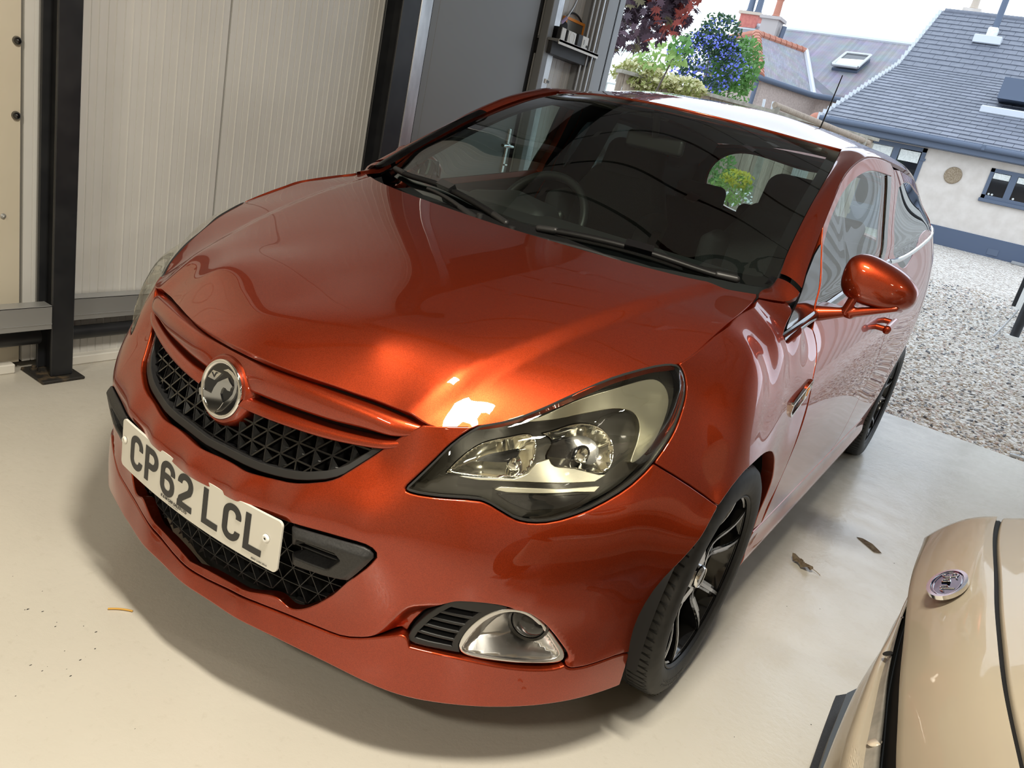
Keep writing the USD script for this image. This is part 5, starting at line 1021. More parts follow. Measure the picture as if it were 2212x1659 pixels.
cb = thing('grey_cable', 'grey cable hanging down to the shelf with a lilac tag', 'cable'); part(cb, 'cable_sheath', tube([(-1.63, 2.80, 2.75), (-1.63, 2.790, 2.10), (-1.63, 2.765, 1.96), (-1.63, 2.715, 1.885), (-1.64, 2.685, 1.84), (-1.662, 2.66, 1.82)], .0065, 10), 'galvanised_plain'); plain('lilac', (.45, .36, .62), .5); part(cb, 'cable_tag', tube([(-1.628, 2.705, 1.872), (-1.645, 2.683, 1.836)], .010, 10, False), 'lilac')
# doorway: tracks of the lifting door, the corner post, the door itself overhead
tk = thing('door_track', 'pair of galvanised upright tracks for the lifting door', 'door track')
for k in range(3): part(tk, 'track_rail', box(-1.60 + .018 * k, -1.592 + .018 * k, 2.93 + .03 * k, 2.945 + .03 * k, 0, 2.75, .001), 'galvanised_plain')
cp = thing('corner_post', 'dark post at the edge of the open garage doorway', 'post'); part(cp, 'post_body', box(-1.66, -1.555, 3.02, 3.175, 0, 3.2, .004), 'overhead_door_grey'); part(cp, 'post_face', box(-1.556, -1.549, 3.03, 3.13, 0, 3.2, .001), 'overhead_door_grey'); part(cp, 'post_seal', box(-1.585, -1.553, 3.175, 3.186, 0, 2.7), 'seal_rubber'); part(cp, 'post_cap_strip', box(-1.60, -1.556, 3.186, 3.191, 0, 2.7), 'galvanised_plain')
solo('doorway_return', box(-1.72, -1.66, 3.0, 3.45, 0, 3.2), 'overhead_door_grey', 'dark return of the wall at the garage doorway', 'wall panel', False)
od = thing('overhead_door', 'grey sectional garage door lying open under the roof', 'garage door')
jy = [.14, .60, 1.06, 1.54, 2.03, 2.52, 3.02]
for a, b in zip(jy[:-1], jy[1:]):
    part(od, 'door_section', box(-1.48, 2.95, a + .010, b - .010, 2.90, 2.94, .006), 'overhead_door_grey')
for a in jy[1:-1]:
    part(od, 'section_joint', box(-1.48, 2.95, a - .012, a + .012, 2.905, 2.93), 'gloss_black')
    for x in (-1.2, .10, 1.5): part(od, 'hinge', box(x - .035, x + .035, a - .05, a + .05, 2.893, 2.900, .002), 'galvanised_plain')
# lamp fittings that hold the garage's lamps
for k, (at, power) in enumerate(LAMPS):
    if k == 0:
        lf = thing('panel_lamp', 'white panel lamp under the roof above the bonnet', 'lamp', at, group='panel lamps'); part(lf, 'lamp_case', box(-.31, .31, -.12, .12, -.03, .02, .006), 'lamp_case'); part(lf, 'lamp_hanger', box(-.02, .02, -.02, .02, .02, .22), 'galvanised_plain'); lf0 = lf
    else: copy_of(lf0, at, label=('white panel lamp under the roof behind the camera', 'white panel lamp over the beige car', 'white panel lamp under the roof, farthest right behind')[k - 1])
# bits on the floor
def dry_leaf(parent_loc):
    n = 26; a = np.linspace(0, 2 * PI, n, endpoint=False); r = .030 + .014 * np.cos(2 * a) + .006 * np.abs(np.sin(5 * a)); rng = np.random.default_rng(4)
    P = [np.array([0, 0, .012])] + [np.array([rr * math.cos(t), .72 * rr * math.sin(t), .003 + .020 * abs(math.sin(2.3 * t + .4)) * rr / .045]) for t, rr in zip(a, r)]
    mid = [np.array([.55 * p[0], .55 * p[1], .012 + .008 * rng.random()]) for p in P[1:]]
    v = np.array(P[:1] + mid + P[1:]); f = [(0, 1 + i, 1 + (i + 1) % n) for i in range(n)]
    for i in range(n): f += [(1 + i, 1 + n + i, 1 + n + (i + 1) % n), (1 + i, 1 + n + (i + 1) % n, 1 + (i + 1) % n)]
    return two_sided(meshkit.arrays((v, np.array(f)), 50))
mottled('dead_leaf', (.20, .14, .085), (.36, .29, .20), 60, .8)
lf = thing('fallen_leaf', 'curled dry brown leaf lying on the floor by the front wheel', 'leaf', (.920, .963, 0), -35); part(lf, 'leaf_blade', dry_leaf(None), 'dead_leaf'); part(lf, 'leaf_stalk', tube([(.02, .01, .010), (.045, .018, .012), (.066, .030, .004)], .0011, 6), 'dead_leaf')
solo('leaf_shred', moved(two_sided(meshkit.arrays((np.array([(-.055, -.012, .002), (.05, -.020, .003), (.062, .010, .003), (.0, .018, .006), (-.045, .012, .002)]), np.array([[0, 1, 3], [1, 2, 3], [0, 3, 4]])), 40)), frame_at((1.075, 1.40, 0), (.8, -.6, 0), (.6, .8, 0))), 'dead_leaf', 'flat grey-brown shred on the bright floor between the two cars', 'leaf')
plain('straw', (.62, .34, .06), .6)
solo('orange_stalk', tube([(-.235, -.872, .003), (-.215, -.850, .0035), (-.195, -.836, .003)], .0022, 6), 'straw', 'short orange stalk on the floor ahead of the bumper', 'twig')
for k, (x, y, l) in enumerate(((1.008, -.640, 'small brown crumb on the floor near the front tyre'), (1.035, -.665, 'curled brown scrap beside the crumb near the front tyre'), (1.10, -.79, 'thin hair-like twig at the bottom of the picture'))):
    pts = [(0, 0, .002), (.010, .006, .004), (.012, .016, .002)] if k < 2 else [(-.03, -.02, .002), (-.01, .012, .002), (.02, .03, .002)]
    solo('floor_debris', moved(tube(pts, .0013 if k < 2 else .0005, 6), frame_at((x, y, 0), (1, .3 * k, 0), (0, 1, 0))), 'dead_leaf', l, 'debris')
rng = np.random.default_rng(11)
sp_m = []
for k in range(46):                                                   # specks and old scrape marks by the front corner
    c = np.array([-.22 + .16 * rng.normal(), -1.02 + .06 * rng.normal()]) if k < 30 else np.array([rng.uniform(.9, 1.4), rng.uniform(-.3, 1.4)])
    s_ = rng.uniform(.0004, .0014); m = trimesh.creation.icosphere(1, s_); m.apply_scale([1, rng.uniform(1, 3), .35]); m.apply_translation([c[0], c[1], s_ * .3]); sp_m.append(m)
solo('floor_specks', trimesh.util.concatenate(sp_m), 'dash_plastic', 'dark specks scattered over the pale painted floor', 'specks', True, kind='stuff')

# ---------------------------------------------------------------- the beige car whose nose reaches in at the right
def away(p, k=1.2): return EYE + k * (np.array(p, float) - EYE)
ford = thing('beige_car', 'beige car seen by its nose panel and bonnet at the lower right corner', 'car')
edge_ = away([(1.212, -.300, .735), (1.212, -.424, .75), (1.214, -.556, .76), (1.222, -.672, .765), (1.230, -.769, .77), (1.237, -.843, .77), (1.249, -.918, .76), (1.259, -.971, .75), (1.275, -1.03, .74), (1.30, -1.10, .72)])
seam_ = away([(1.291, -.340, .83), (1.289, -.520, .84), (1.293, -.640, .848), (1.296, -.730, .852), (1.303, -.842, .855), (1.312, -.935, .855), (1.324, -.999, .85), (1.329, -1.032, .85), (1.338, -1.08, .845), (1.35, -1.14, .83)])
n_ = 70; ee, ss = spline(edge_, n_), spline(seam_, n_)
up_ = np.array([-.35, 0, .93])
def loft(A, B, bulge, k=14, under=None):
    rows = []
    if under is not None:
        for s in np.linspace(1, 0, 6)[:-1]: rows.append(A + np.array([.030 * s ** 1.5, 0, -.035 * s]) * under)
    for s in np.linspace(0, 1, k): rows.append(A + (B - A) * s + up_ * bulge * 4 * s * (1 - s))
    return np.array(rows)
P = loft(ee, ss, .014, under=1.0)
def end_roll(P, i, d, drop, k=8):                                     # rolls the end of a panel down and away
    col = P[:, i]; prev = P[:, i + (1 if i == 0 else -1)]; rows = []
    for s in np.linspace(0, 1, k)[1:]: rows.append(col + np.array([.10 * s * s, d * math.sin(s * PI / 2), -drop * (1 - math.cos(s * PI / 2)) - .35 * drop * s]))
    R = np.stack(rows, 1)
    return np.concatenate([R[:, ::-1], P], 1) if i == 0 else np.concatenate([P, R], 1)
def upward(g): return g if g[2][:, 2].mean() > 0 else (g[0], g[1][:, ::-1], -g[2])
P = end_roll(P, 0, .10, .16)
part(ford, 'nose_panel', two_sided(upward(grid_mesh(P))), 'beige_paint')
s2 = ss + np.array([.011, 0, .002]); back = s2 + np.column_stack([np.full(n_, 1.05), np.linspace(.02, -.05, n_), np.linspace(.135, .15, n_)])
rows = []
for s in np.linspace(1, 0, 5)[:-1]: rows.append(s2 + np.array([-.002, 0, -.016 * s]))
for s in np.linspace(0, 1, 26): rows.append(s2 + (back - s2) * s + np.array([0, 0, .06]) * (4 * s * (1 - s)) ** .9 * .8 + np.array([0, 0, .008]) * min(1, s * 18))
P2 = end_roll(np.array(rows), 0, .12, .20)
part(ford, 'bonnet', two_sided(upward(grid_mesh(P2))), 'beige_paint')
sg_ = np.array([ss + [.0, 0, -.004], ss + [.012, 0, -.012]]); part(ford, 'bonnet_seal', two_sided(upward(grid_mesh(np.array([ss + [-.003, 0, -.010], ss + [.006, 0, -.006], ss + [.014, 0, -.010]])))), 'seal_rubber')
# badge: an oval with script lettering
_d = away([1.2555, -.634, .806]) - EYE; _d /= np.linalg.norm(_d); _Q = P.reshape(-1, 3) - EYE; _k = int(np.argmin(np.linalg.norm(_Q - (_Q @ _d)[:, None] * _d, axis=1))); bc = EYE + _d * (_Q[_k] @ _d); bn = np.array([-.60, .02, .80]); bn /= np.linalg.norm(bn); BF = frame_at(bc + bn * .007, (0, -1, 0), (.8, 0, .6)); BF[:3, 2] = bn; BF[:3, 0] = np.array([0, -1, .02]); BF[:3, 1] = np.cross(bn, BF[:3, 0])
oval = lambda a, b: sa.scale(sg.Point(0, 0).buffer(1, 48), a, b)
bd = part(ford, 'oval_badge', moved(meshkit.arrays(prism(oval(.050, .0225), .004, -.004), 30), BF), 'badge_blue' if 'badge_blue' in M else 'gloss_black')
plain('badge_blue', (.012, .018, .05), .10, coat_weight=1.0); UsdShade.MaterialBindingAPI.Apply(stage.GetPrimAtPath(bd)).Bind(UsdShade.Material.Get(stage, M['badge_blue']))
part(bd, 'badge_rim', moved(meshkit.arrays(prism(oval(.057, .0285).difference(oval(.0505, .023)), .006, -.004), 30), BF), 'chrome'); part(bd, 'badge_line', moved(meshkit.arrays(prism(oval(.047, .0198).difference(oval(.0462, .0190)), .0012, 0), 30), BF), 'chrome')
def script(paths, w): return [tube(np.column_stack([np.array(p), np.full(len(p), .0006)]), w, 6) for p in paths]
fo = [[(-.036, .004), (-.038, .009), (-.030, .0125), (-.020, .011), (-.012, .0125)], [(-.024, .011), (-.026, .002), (-.030, -.007), (-.037, -.009), (-.040, -.005)], [(-.032, .000), (-.024, .0025), (-.018, .002)],
      [(-.012, .003), (-.017, -.001), (-.016, -.007), (-.011, -.008), (-.007, -.003), (-.009, .003), (-.012, .003), (-.006, .0035), (-.002, .003)], [(-.002, .003), (-.003, -.003), (-.004, -.008), (-.001, -.001), (.004, .003), (.008, .001)],
      [(.022, .002), (.016, .003), (.011, -.002), (.012, -.007), (.017, -.008), (.021, -.003), (.025, .006), (.027, .012)], [(.026, .009), (.022, -.003), (.023, -.008), (.028, -.007), (.034, -.002)]]
part(bd, 'badge_script', moved(merge(script(fo, .0011)), BF), 'chrome')
# bumper below, with the open gap behind it
bl = away([(1.238, -.250, .62), (1.228, -.366, .62), (1.226, -.430, .62), (1.221, -.496, .62), (1.215, -.575, .62), (1.213, -.651, .62), (1.213, -.726, .62), (1.215, -.790, .62), (1.219, -.835, .62), (1.23, -.90, .62)])
br = away([(1.232, -.340, .655), (1.226, -.452, .66), (1.230, -.578, .66), (1.236, -.669, .66), (1.245, -.752, .66), (1.254, -.841, .66), (1.262, -.90, .66), (1.27, -.96, .66)])
b0, b1 = spline(bl, n_), spline(br, n_); fl_ = b0 + (b1 - b0) * .62; rows = []
for s in np.linspace(1, 0, 10)[:-1]: rows.append(b0 + np.array([.02 * s - .018 * math.sin(PI * s), 0, -.16 * s]))
for s in np.linspace(0, 1, 10): rows.append(b0 + (fl_ - b0) * s + np.array([-.006, 0, .010]) * math.sin(PI * s))
part(ford, 'bumper', two_sided(upward(grid_mesh(np.array(rows)))), 'beige_paint')
mottled('bumper_flange_grey', (.42, .40, .36), (.54, .51, .46), 30, .25)
part(ford, 'bumper_flange', two_sided(upward(grid_mesh(np.array([fl_, fl_ + (b1 - fl_) * .5 + [0, 0, .003], b1, b1 + [.002, 0, -.02]])))), 'bumper_flange_grey')
def at_px(i, s): return fl_[i] + (b1[i] - fl_[i]) * s
def knob(px_pt, r, mat, name, dome):
    i = int(np.argmin(np.linalg.norm(b1 - px_pt, axis=1))); m = lathe([(0, dome), (r * .6, dome * .8), (r, 0), (0, 0)] if dome > 0 else [(0, .001), (r, .001), (r, 0), (0, 0)], seg=24)
    part(ford, name, moved(meshkit.arrays(m, True), frame_at(px_pt, (0, 1, 0), (.7, 0, .5))), mat)
knob(away([1.2245, -.592, .659]), .0085, 'dark_void', 'fixing_hole', 0); kp = away([1.2435, -.803, .655]); knob(kp, .0105, 'beige_paint', 'plug', .006)
knob(away([1.226, -.467, .661]), .003, 'brake_iron', 'fixing_screw', .003); knob(away([1.2475, -.825, .655]), .0035, 'brake_iron', 'fixing_screw', .003)
plain('slate_grey', (.055, .065, .078), .5)
part(ford, 'upper_grille', two_sided(upward(grid_mesh(np.array([b1 + [.010, 0, -.03], b1 + [.035, 0, -.012], ee + [.055, 0, -.03], ee + [.09, 0, -.012]])))), 'slate_grey')
part(ford, 'grille_gap', two_sided(upward(grid_mesh(np.array([b1 + [-.002, 0, -.018], b1 + [.012, 0, -.034], ee + [.02, 0, -.05]])))), 'dark_void')
part(ford, 'grille_fin', tube(b1[::3] + [.018, 0, -.010], .004, 8), 'gloss_black')
sp = [(1.235, .10), (1.215, .135), (1.222, .175), (1.30, .19), (1.60, .19), (1.60, -.9), (1.23, -.75), (1.19, -.42), (1.19, -.20), (1.20, -.05)]
k_ = np.array([away((x, y, .30)) for x, y in [(1.188, -.175), (1.222, -.120), (1.27, -.10), (1.27, -.62), (1.20, -.50), (1.192, -.30)]])
part(ford, 'splitter', prism(sg.Polygon(k_[:, :2]).buffer(.006).buffer(-.002), .018, k_[0, 2] - .018), 'grained_plastic')
k2 = np.array([away((x, y, .345)) for x, y in [(1.204, -.22), (1.23, -.15), (1.29, -.12), (1.29, -.65), (1.214, -.55), (1.206, -.38)]]); part(ford, 'lower_grille', prism(sg.Polygon(k2[:, :2]).buffer(-.006).buffer(.010), .04, k2[0, 2] - .04), 'slate_grey')
body = mf.Manifold.batch_hull([mf.Manifold.sphere(.10, 24).translate(p) for p in ((1.55, .10, .35), (1.55, -1.0, .35), (2.4, .22, .35), (2.4, -1.25, .35), (1.55, .02, .52), (1.55, -.95, .52), (2.4, .12, .70), (2.4, -1.15, .70), (5.0, .2, .4), (5.0, -1.25, .4), (5.0, .1, .8), (5.0, -1.15, .8))])
part(ford, 'body_shell', body, 'beige_paint')
cabn = mf.Manifold.batch_hull([mf.Manifold.sphere(.08, 20).translate(p) for p in ((2.55, .08, .82), (2.55, -1.12, .82), (3.25, -.05, 1.28), (3.25, -1.0, 1.28), (4.4, -.05, 1.28), (4.4, -1.0, 1.28), (4.95, .05, .85), (4.95, -1.1, .85))]); part(ford, 'glasshouse', cabn, 'gloss_black')
for x in (1.95, 4.4):
    for y in (.20, -1.25): part(ford, 'wheel', moved(meshkit.arrays(lathe([(0, -.09), (.20, -.09), (.29, -.08), (.30, -.06), (.30, .06), (.29, .08), (.20, .09), (.19, .06), (0, .07)], seg=48), 35), frame_at((x, y, .30), (1, 0, 0), (0, 0, 1))), 'tyre_rubber')

# ---------------------------------------------------------------- the yard and what stands round it
gz_ = lambda y: -.015 + .0470 * (y - 3.6)
look('gravel_bed', {'g': ('texture_coordinate', {}), 'v': ('voronoi_texture', {'scale': 42.0}), 'n': ('noise_texture', {'scale': .8, 'detail': 3}), 's': ('separate_color', {}), 'r': ('rgb_ramp', {'ramp': [(0, (.16, .13, .11)), (.3, (.40, .34, .28)), (.65, (.55, .50, .44)), (1, (.70, .67, .62))]}),
     'b': ('bump', {'strength': .8, 'distance': .012}), 'p': ('principled_bsdf', {'roughness': .85})},
     [('g.object', 'v.vector'), ('v.color', 's.color'), ('s.g', 'r.fac'), ('r.color', 'p.base_color'), ('v.distance', 'b.height'), ('b.normal', 'p.normal')], 'p.BSDF')
yard = thing('ground', kind='structure')
yx, yy = np.meshgrid(np.linspace(-14, 9, 24), np.r_[3.60, np.linspace(4, 40, 19)], indexing='ij'); part(yard, 'gravel_bed', upward(grid_mesh(np.stack([yx, yy, gz_(yy)], -1))), 'gravel_bed')
rng = np.random.default_rng(5)
tones = {'stone_pale': ((.62, .58, .52), .45), 'stone_tan': ((.46, .38, .30), .6), 'stone_grey': ((.27, .27, .27), .55), 'stone_pink': ((.50, .40, .35), .6), 'stone_white': ((.74, .72, .68), .4), 'stone_dark': ((.11, .11, .12), .5)}
grav = fresh('/World', 'gravel_stones'); pi_ = UsdGeom.PointInstancer.Define(stage, grav); protos = []
for k, (nm, (c, r_)) in enumerate(tones.items()):
    plain(nm, c, r_)
    for v_ in range(2):
        s_ = trimesh.creation.icosphere(1, 1.0); s_.vertices += .28 * (meshkit.noise(np.array(s_.vertices) * 1.7, 3 * k + v_)[:, None] - .5) * np.array(s_.vertices) * 1.6
        s_.apply_scale([1.0, .74, .46]); p = part(grav, 'stone', s_, nm, 60); protos.append(p)
n_st = 17000; u = rng.random(n_st); ys_ = 3.63 + 7.4 * u ** 1.7; xs_ = -1.9 + rng.random(n_st) * (3.6 + .0 * ys_); keep = xs_ > -.2 - .12 * (ys_ - 3.6) + 0 * ys_
xs_, ys_ = xs_[keep], ys_[keep]; m_ = len(xs_); sz = (.0085 + .0075 * rng.random(m_) ** 1.6) * (1 + .05 * (ys_ - 3.6))
pi_.CreatePositionsAttr(Vt.Vec3fArray.FromNumpy(np.column_stack([xs_, ys_, gz_(ys_) + sz * (.05 + .5 * rng.random(m_)) - .002]).astype(np.float32)))
q = rng.normal(size=(m_, 4)) * [1, .28, .28, 1]; q /= np.linalg.norm(q, axis=1, keepdims=True)
pi_.CreateOrientationsAttr(Vt.QuathArray([Gf.Quath(*map(float, x)) for x in q])); pi_.CreateScalesAttr(Vt.Vec3fArray.FromNumpy(np.repeat(sz[:, None], 3, 1).astype(np.float32)))
wts = np.array([.30, .22, .14, .16, .12, .06]); pk = rng.choice(6, m_, p=wts) * 2 + rng.integers(0, 2, m_)
pi_.CreateProtoIndicesAttr(Vt.IntArray.FromNumpy(pk.astype(np.int32))); pi_.CreatePrototypesRel().SetTargets([Sdf.Path(p) for p in protos])
mark(grav, 'mixed pale gravel stones covering the yard outside the doorway', 'gravel', kind='stuff')
solo('threshold_strip', moved(rounded(-.0, .9, -.012, .012, -.01, .010, .006), frame_at((1.50, 3.640, .004), (1, .10, 0), (0, 1, 0))), 'galvanised_plain', 'bright metal strip set at the floor edge by the gravel', 'metal strip')

# the ribbed white wall and the black post at the right of the yard
mottled('white_sheet', (.66, .66, .63), (.70, .70, .67), 2, .45)
rw = thing('ribbed_wall', 'white ribbed wall panel edged in black beyond the post at far right', 'wall panel'); wa, wb_ = np.array([1.265, 9.8]), np.array([2.05, 4.3]); wd = (wb_ - wa) / np.linalg.norm(wb_ - wa); wn = np.array([-wd[1], wd[0]]); wn = -wn if wn[0] > 0 else wn; Lw = np.linalg.norm(wb_ - wa)
sh2 = []; t0_ = 0.0
ridge_ = [(0, 0)];
while t0_ < Lw - .2: ridge_ += [(t0_ + .06, 0), (t0_ + .075, .03), (t0_ + .125, .03), (t0_ + .14, 0)]; t0_ += .20
ridge_.append((Lw, 0)); rr_ = np.array(ridge_); pts2 = wa + rr_[:, :1] * wd + rr_[:, 1:] * wn; bk2 = np.array([wb_ - wn * .04, wa - wn * .04])
part(rw, 'ribbed_sheet', prism(sg.Polygon(np.vstack([pts2, bk2])).buffer(0), 2.5, .36), 'white_sheet', False)
part(rw, 'wall_edge', prism(sg.LineString([wa - wd * .015, wa - wd * .015 + wn * .05]).buffer(.012, cap_style='square'), 2.5, .36), 'black_steel')
bp2 = thing('yard_post', 'black post on a white foot standing in the gravel at the right edge', 'post', (1.335, 7.87, gz_(7.87))); part(bp2, 'post_tube', rod((0, 0, .03), (0, 0, 2.6), .045, seg=24), 'black_steel'); part(bp2, 'post_foot', rod((0, 0, -.02), (0, 0, .035), .085, seg=24), 'white_trim')
solo('stay_cable', tube([(1.16, 7.72, gz_(7.72)), (1.19, 7.74, .25), (1.23, 7.765, .36), (1.272, 7.785, .50)], .010, 8), 'galvanised_plain', 'grey cable slanting from the gravel up to the black post', 'cable')
solo('paving_slab', box(1.22, 2.0, 10.2, 12.0, gz_(11) - .06, gz_(11.6) + .03, .01), 'white_trim', 'pale concrete slab in the gravel behind the black post', 'paving slab')

# the bungalow across the yard
mottled('render_cream', (.56, .50, .44), (.63, .57, .51), 5, .85, bump=.3, bdist=.01); plain('slate_blue', (.085, .11, .16), .5); plain('plinth_blue', (.075, .098, .15), .7); plain('dark_glazing', (.012, .014, .018), .06, coat_weight=.5); mottled('lace', (.60, .62, .58), (.75, .76, .72), 30, .8)
mottled('roof_tile', (.115, .125, .155), (.145, .155, .185), 8, .55); plain('roof_tile_light', (.15, .16, .195), .5); plain('lead', (.55, .57, .60), .5, .3)
Y0 = 17.0
bg = thing('bungalow', 'cream rendered bungalow with a blue-grey tiled roof across the yard', 'house')
part(bg, 'house_wall', box(-3.45, 3.2, Y0, Y0 + .3, .985, 2.70), 'render_cream', False); part(bg, 'end_wall', box(-3.45, -3.15, Y0 + .3, 26, .5, 2.70), 'render_cream', False)
part(bg, 'plinth', box(-3.48, 3.2, Y0 - .04, Y0 + .3, .40, .985, .01), 'plinth_blue'); part(bg, 'plinth_vent', box(.42, .62, Y0 - .05, Y0 - .03, .66, .78), 'slate_blue')
for x, z in ((-1.32, .74), (-1.05, .66), (.90, .66)): part(bg, 'step_slab', box(x, x + .34, Y0 - .34, Y0 - .04, z - .06, z, .01), 'stone_grey')
dr = part(bg, 'glazed_door', merge([box(-2.49, -1.33, Y0 - .02, Y0 + .02, 2.33, 2.41), box(-2.49, -2.41, Y0 - .02, Y0 + .02, .99, 2.41), box(-1.41, -1.33, Y0 - .02, Y0 + .02, .99, 2.41), box(-1.97, -1.85, Y0 - .025, Y0 + .02, .99, 2.33), box(-2.41, -1.41, Y0 - .02, Y0 + .02, .99, 1.08)], False), 'slate_blue', False)
for x0, x1 in ((-2.41, -1.97), (-1.85, -1.41)):
    part(dr, 'door_pane', box(x0, x1, Y0 - .004, Y0 + .004, 1.08, 2.33), 'dark_glazing'); part(dr, 'lace_blind', box(x0 + .02, x1 - .02, Y0 - .010, Y0 - .005, 2.09, 2.31), 'lace')
part(dr, 'door_hinge', box(-1.40, -1.30, Y0 - .035, Y0 - .02, 1.55, 1.60), 'slate_blue'); part(dr, 'door_hinge', box(-1.40, -1.30, Y0 - .035, Y0 - .02, 2.16, 2.21), 'slate_blue')
for k, x0 in enumerate((-.075, 1.0)):
    wn_ = part(bg, 'house_window', merge([box(x0, x0 + .86, Y0 - .02, Y0 + .02, 2.22, 2.29), box(x0, x0 + .86, Y0 - .02, Y0 + .02, 1.70, 1.77), box(x0, x0 + .07, Y0 - .02, Y0 + .02, 1.70, 2.29), box(x0 + .79, x0 + .86, Y0 - .02, Y0 + .02, 1.70, 2.29), box(x0 + .38, x0 + .50, Y0 - .022, Y0 + .02, 1.77, 2.22)], False), 'slate_blue', False)
    for a, b in ((.07, .38), (.50, .79)): part(wn_, 'window_pane', box(x0 + a, x0 + b, Y0 - .004, Y0 + .004, 1.77, 2.22), 'dark_glazing'); part(wn_, 'lace_blind', box(x0 + a + .01, x0 + b - .01, Y0 - .010, Y0 - .005, 2.10, 2.21), 'lace')
    part(wn_, 'window_sill', box(x0 - .02, x0 + .90, Y0 - .07, Y0 + .0, 1.63, 1.70, .008), 'slate_blue')
    for a in (.12, .18, .56): part(wn_, 'sill_ornament', trimesh.creation.icosphere(2, .022).apply_translation([x0 + a, Y0 - .012, 1.795]), 'lace')
fasc = part(bg, 'fascia', box(-3.56, 3.3, Y0 - .30, Y0 - .27, 2.44, 2.60), 'slate_blue', False); part(fasc, 'gutter', tube([(-3.58, Y0 - .35, 2.60), (3.3, Y0 - .35, 2.59)], .055, 12, False), 'slate_blue'); part(fasc, 'gutter_moss', tube([(-3.4, Y0 - .335, 2.655), (3.3, Y0 - .335, 2.648)], .016, 6, False), 'moss' if 'moss' in M else 'slate_blue'); part(fasc, 'soffit', box(-3.5, 3.3, Y0 - .28, Y0 + .02, 2.43, 2.45), 'slate_blue', False); part(fasc, 'gutter_joint', box(-.36, -.30, Y0 - .42, Y0 - .29, 2.55, 2.66, .01), 'slate_blue')
dk = solo('wall_plaque', moved(meshkit.arrays(lathe([(0, .012), (.06, .020), (.11, .014), (.150, .030), (.165, .018), (.168, 0), (0, 0)], seg=40), 40), frame_at((-.70, Y0 - .004, 2.005), (1, 0, 0), (0, 0, 1)) @ np.diag([1, 1, 1, 1.0])), 'dead_leaf', 'round bronze-coloured plaque on the bungalow wall between door and window', 'plaque')
# roof in two pitches, laid with tiles in courses; nearest tiles singly
YB, ZB, YR, ZR = 22.756, 4.72, 26.25, 6.84
roof_p = part(bg, 'roof_deck', merge([two_sided(grid_mesh(np.array([[(-3.5, Y0 - .3, 2.56), (3.3, Y0 - .3, 2.56)], [(-3.5, YB, ZB - .07), (3.3, YB, ZB - .07)], [(-3.5, YR, ZR - .07), (3.3, YR, ZR - .07)]], float)))]), 'slate_blue', False)
tile_stuff, n_single = [], 0
def tile(x, w, p0, p1, t, skew):
    d = p1 - p0; L = np.linalg.norm(d); d = d / L; up = np.array([0, -d[2], d[1]]); up = up if up[2] > 0 else -up
    o = p0 + up * .012; c = [o + up * .022, o + up * .022 + d * (L + .03) - up * .020, o, o + d * (L + .03) - up * .034]
    v = np.array([(x + dx, *c[i][1:]) for dx in (.003, w - .003) for i in (0, 1, 2, 3)]); f = np.array([[0, 4, 5], [0, 5, 1], [2, 6, 4], [2, 4, 0], [0, 1, 3], [0, 3, 2], [4, 6, 7], [4, 7, 5]])
    return v, f
lowd = np.array([0, YB, ZB]) - np.array([0, Y0 - .36, 2.60]); upd = np.array([0, YR, ZR]) - np.array([0, YB, ZB])
courses = [(np.array([0, Y0 - .36, 2.60]) + lowd * (k / 21), np.array([0, Y0 - .36, 2.60]) + lowd * ((k + 1) / 21)) for k in range(21)] + [(np.array([0, YB, ZB]) + upd * (k / 13), np.array([0, YB, ZB]) + upd * ((k + 1) / 13)) for k in range(13)]
for r_, (a, b) in enumerate(courses):
    xe = 1.3 - .035 * r_; w_ = .335; x = -3.56 + (.17 if r_ % 2 else 0) - .17
    while x < xe + .6:
        x0 = max(x, -3.56); ww = x + w_ - x0
        if ww > .05:
            g = tile(x0, ww, a, b, .02, 0)
            if n_single < 296 and x0 < xe: part(roof_p, 'roof_tile', g, ('roof_tile', 'roof_tile', 'roof_tile_light')[int(rng.integers(3))], False); n_single += 1
            else: tile_stuff.append(g)
        x += w_
part(roof_p, 'roof_tiles', merge(tile_stuff, False), 'roof_tile', False, kind='stuff')
part(roof_p, 'ridge_tiles', tube([(-3.5, YR, ZR - .01), (3.3, YR, ZR - .01)], .10, 10, False), 'roof_tile')
for k in range(34):
    a, b = courses[k]; part(roof_p, 'verge_cap', merge([box(-3.63, -3.54, a[1] - .01, b[1] + .02, (a[2] + b[2]) / 2 - .07 - .02, (a[2] + b[2]) / 2 + .055)], False), 'lead', False)
fl2 = part(roof_p, 'flue_pipe', rod((-1.9, 25.2, 6.25), (-1.9, 25.2, 8.4), .085, seg=20), 'slate_blue'); part(fl2, 'flue_flashing', box(-2.25, -1.55, 24.4, 24.9, 5.80, 6.02, .02), 'lead'); part(fl2, 'flue_collar', box(-2.03, -1.77, 24.85, 25.15, 6.05, 6.32, .03), 'lace')
part(roof_p, 'roof_window', merge([box(-.70, .5, 19.6, 21.2, 3.9, 4.35)], False), 'slate_blue', False); part(roof_p, 'roof_window_flashing', box(-.9, .5, 19.15, 19.55, 3.50, 3.66, .02), 'lead')
ch = part(bg, 'chimney', box(-3.15, -2.65, 26.9, 27.5, 5.8, 7.15), 'render_cream', False); part(ch, 'chimney_pot', lathe([(.10, 0), (.13, .05), (.11, .10), (.10, .40), (.13, .44), (.13, .50), (.09, .50), (.09, 0), (.10, 0)], seg=20).apply_translation([-2.9, 27.2, 7.15]), 'stone_tan')
plain('moss', (.10, .14, .04), .9)

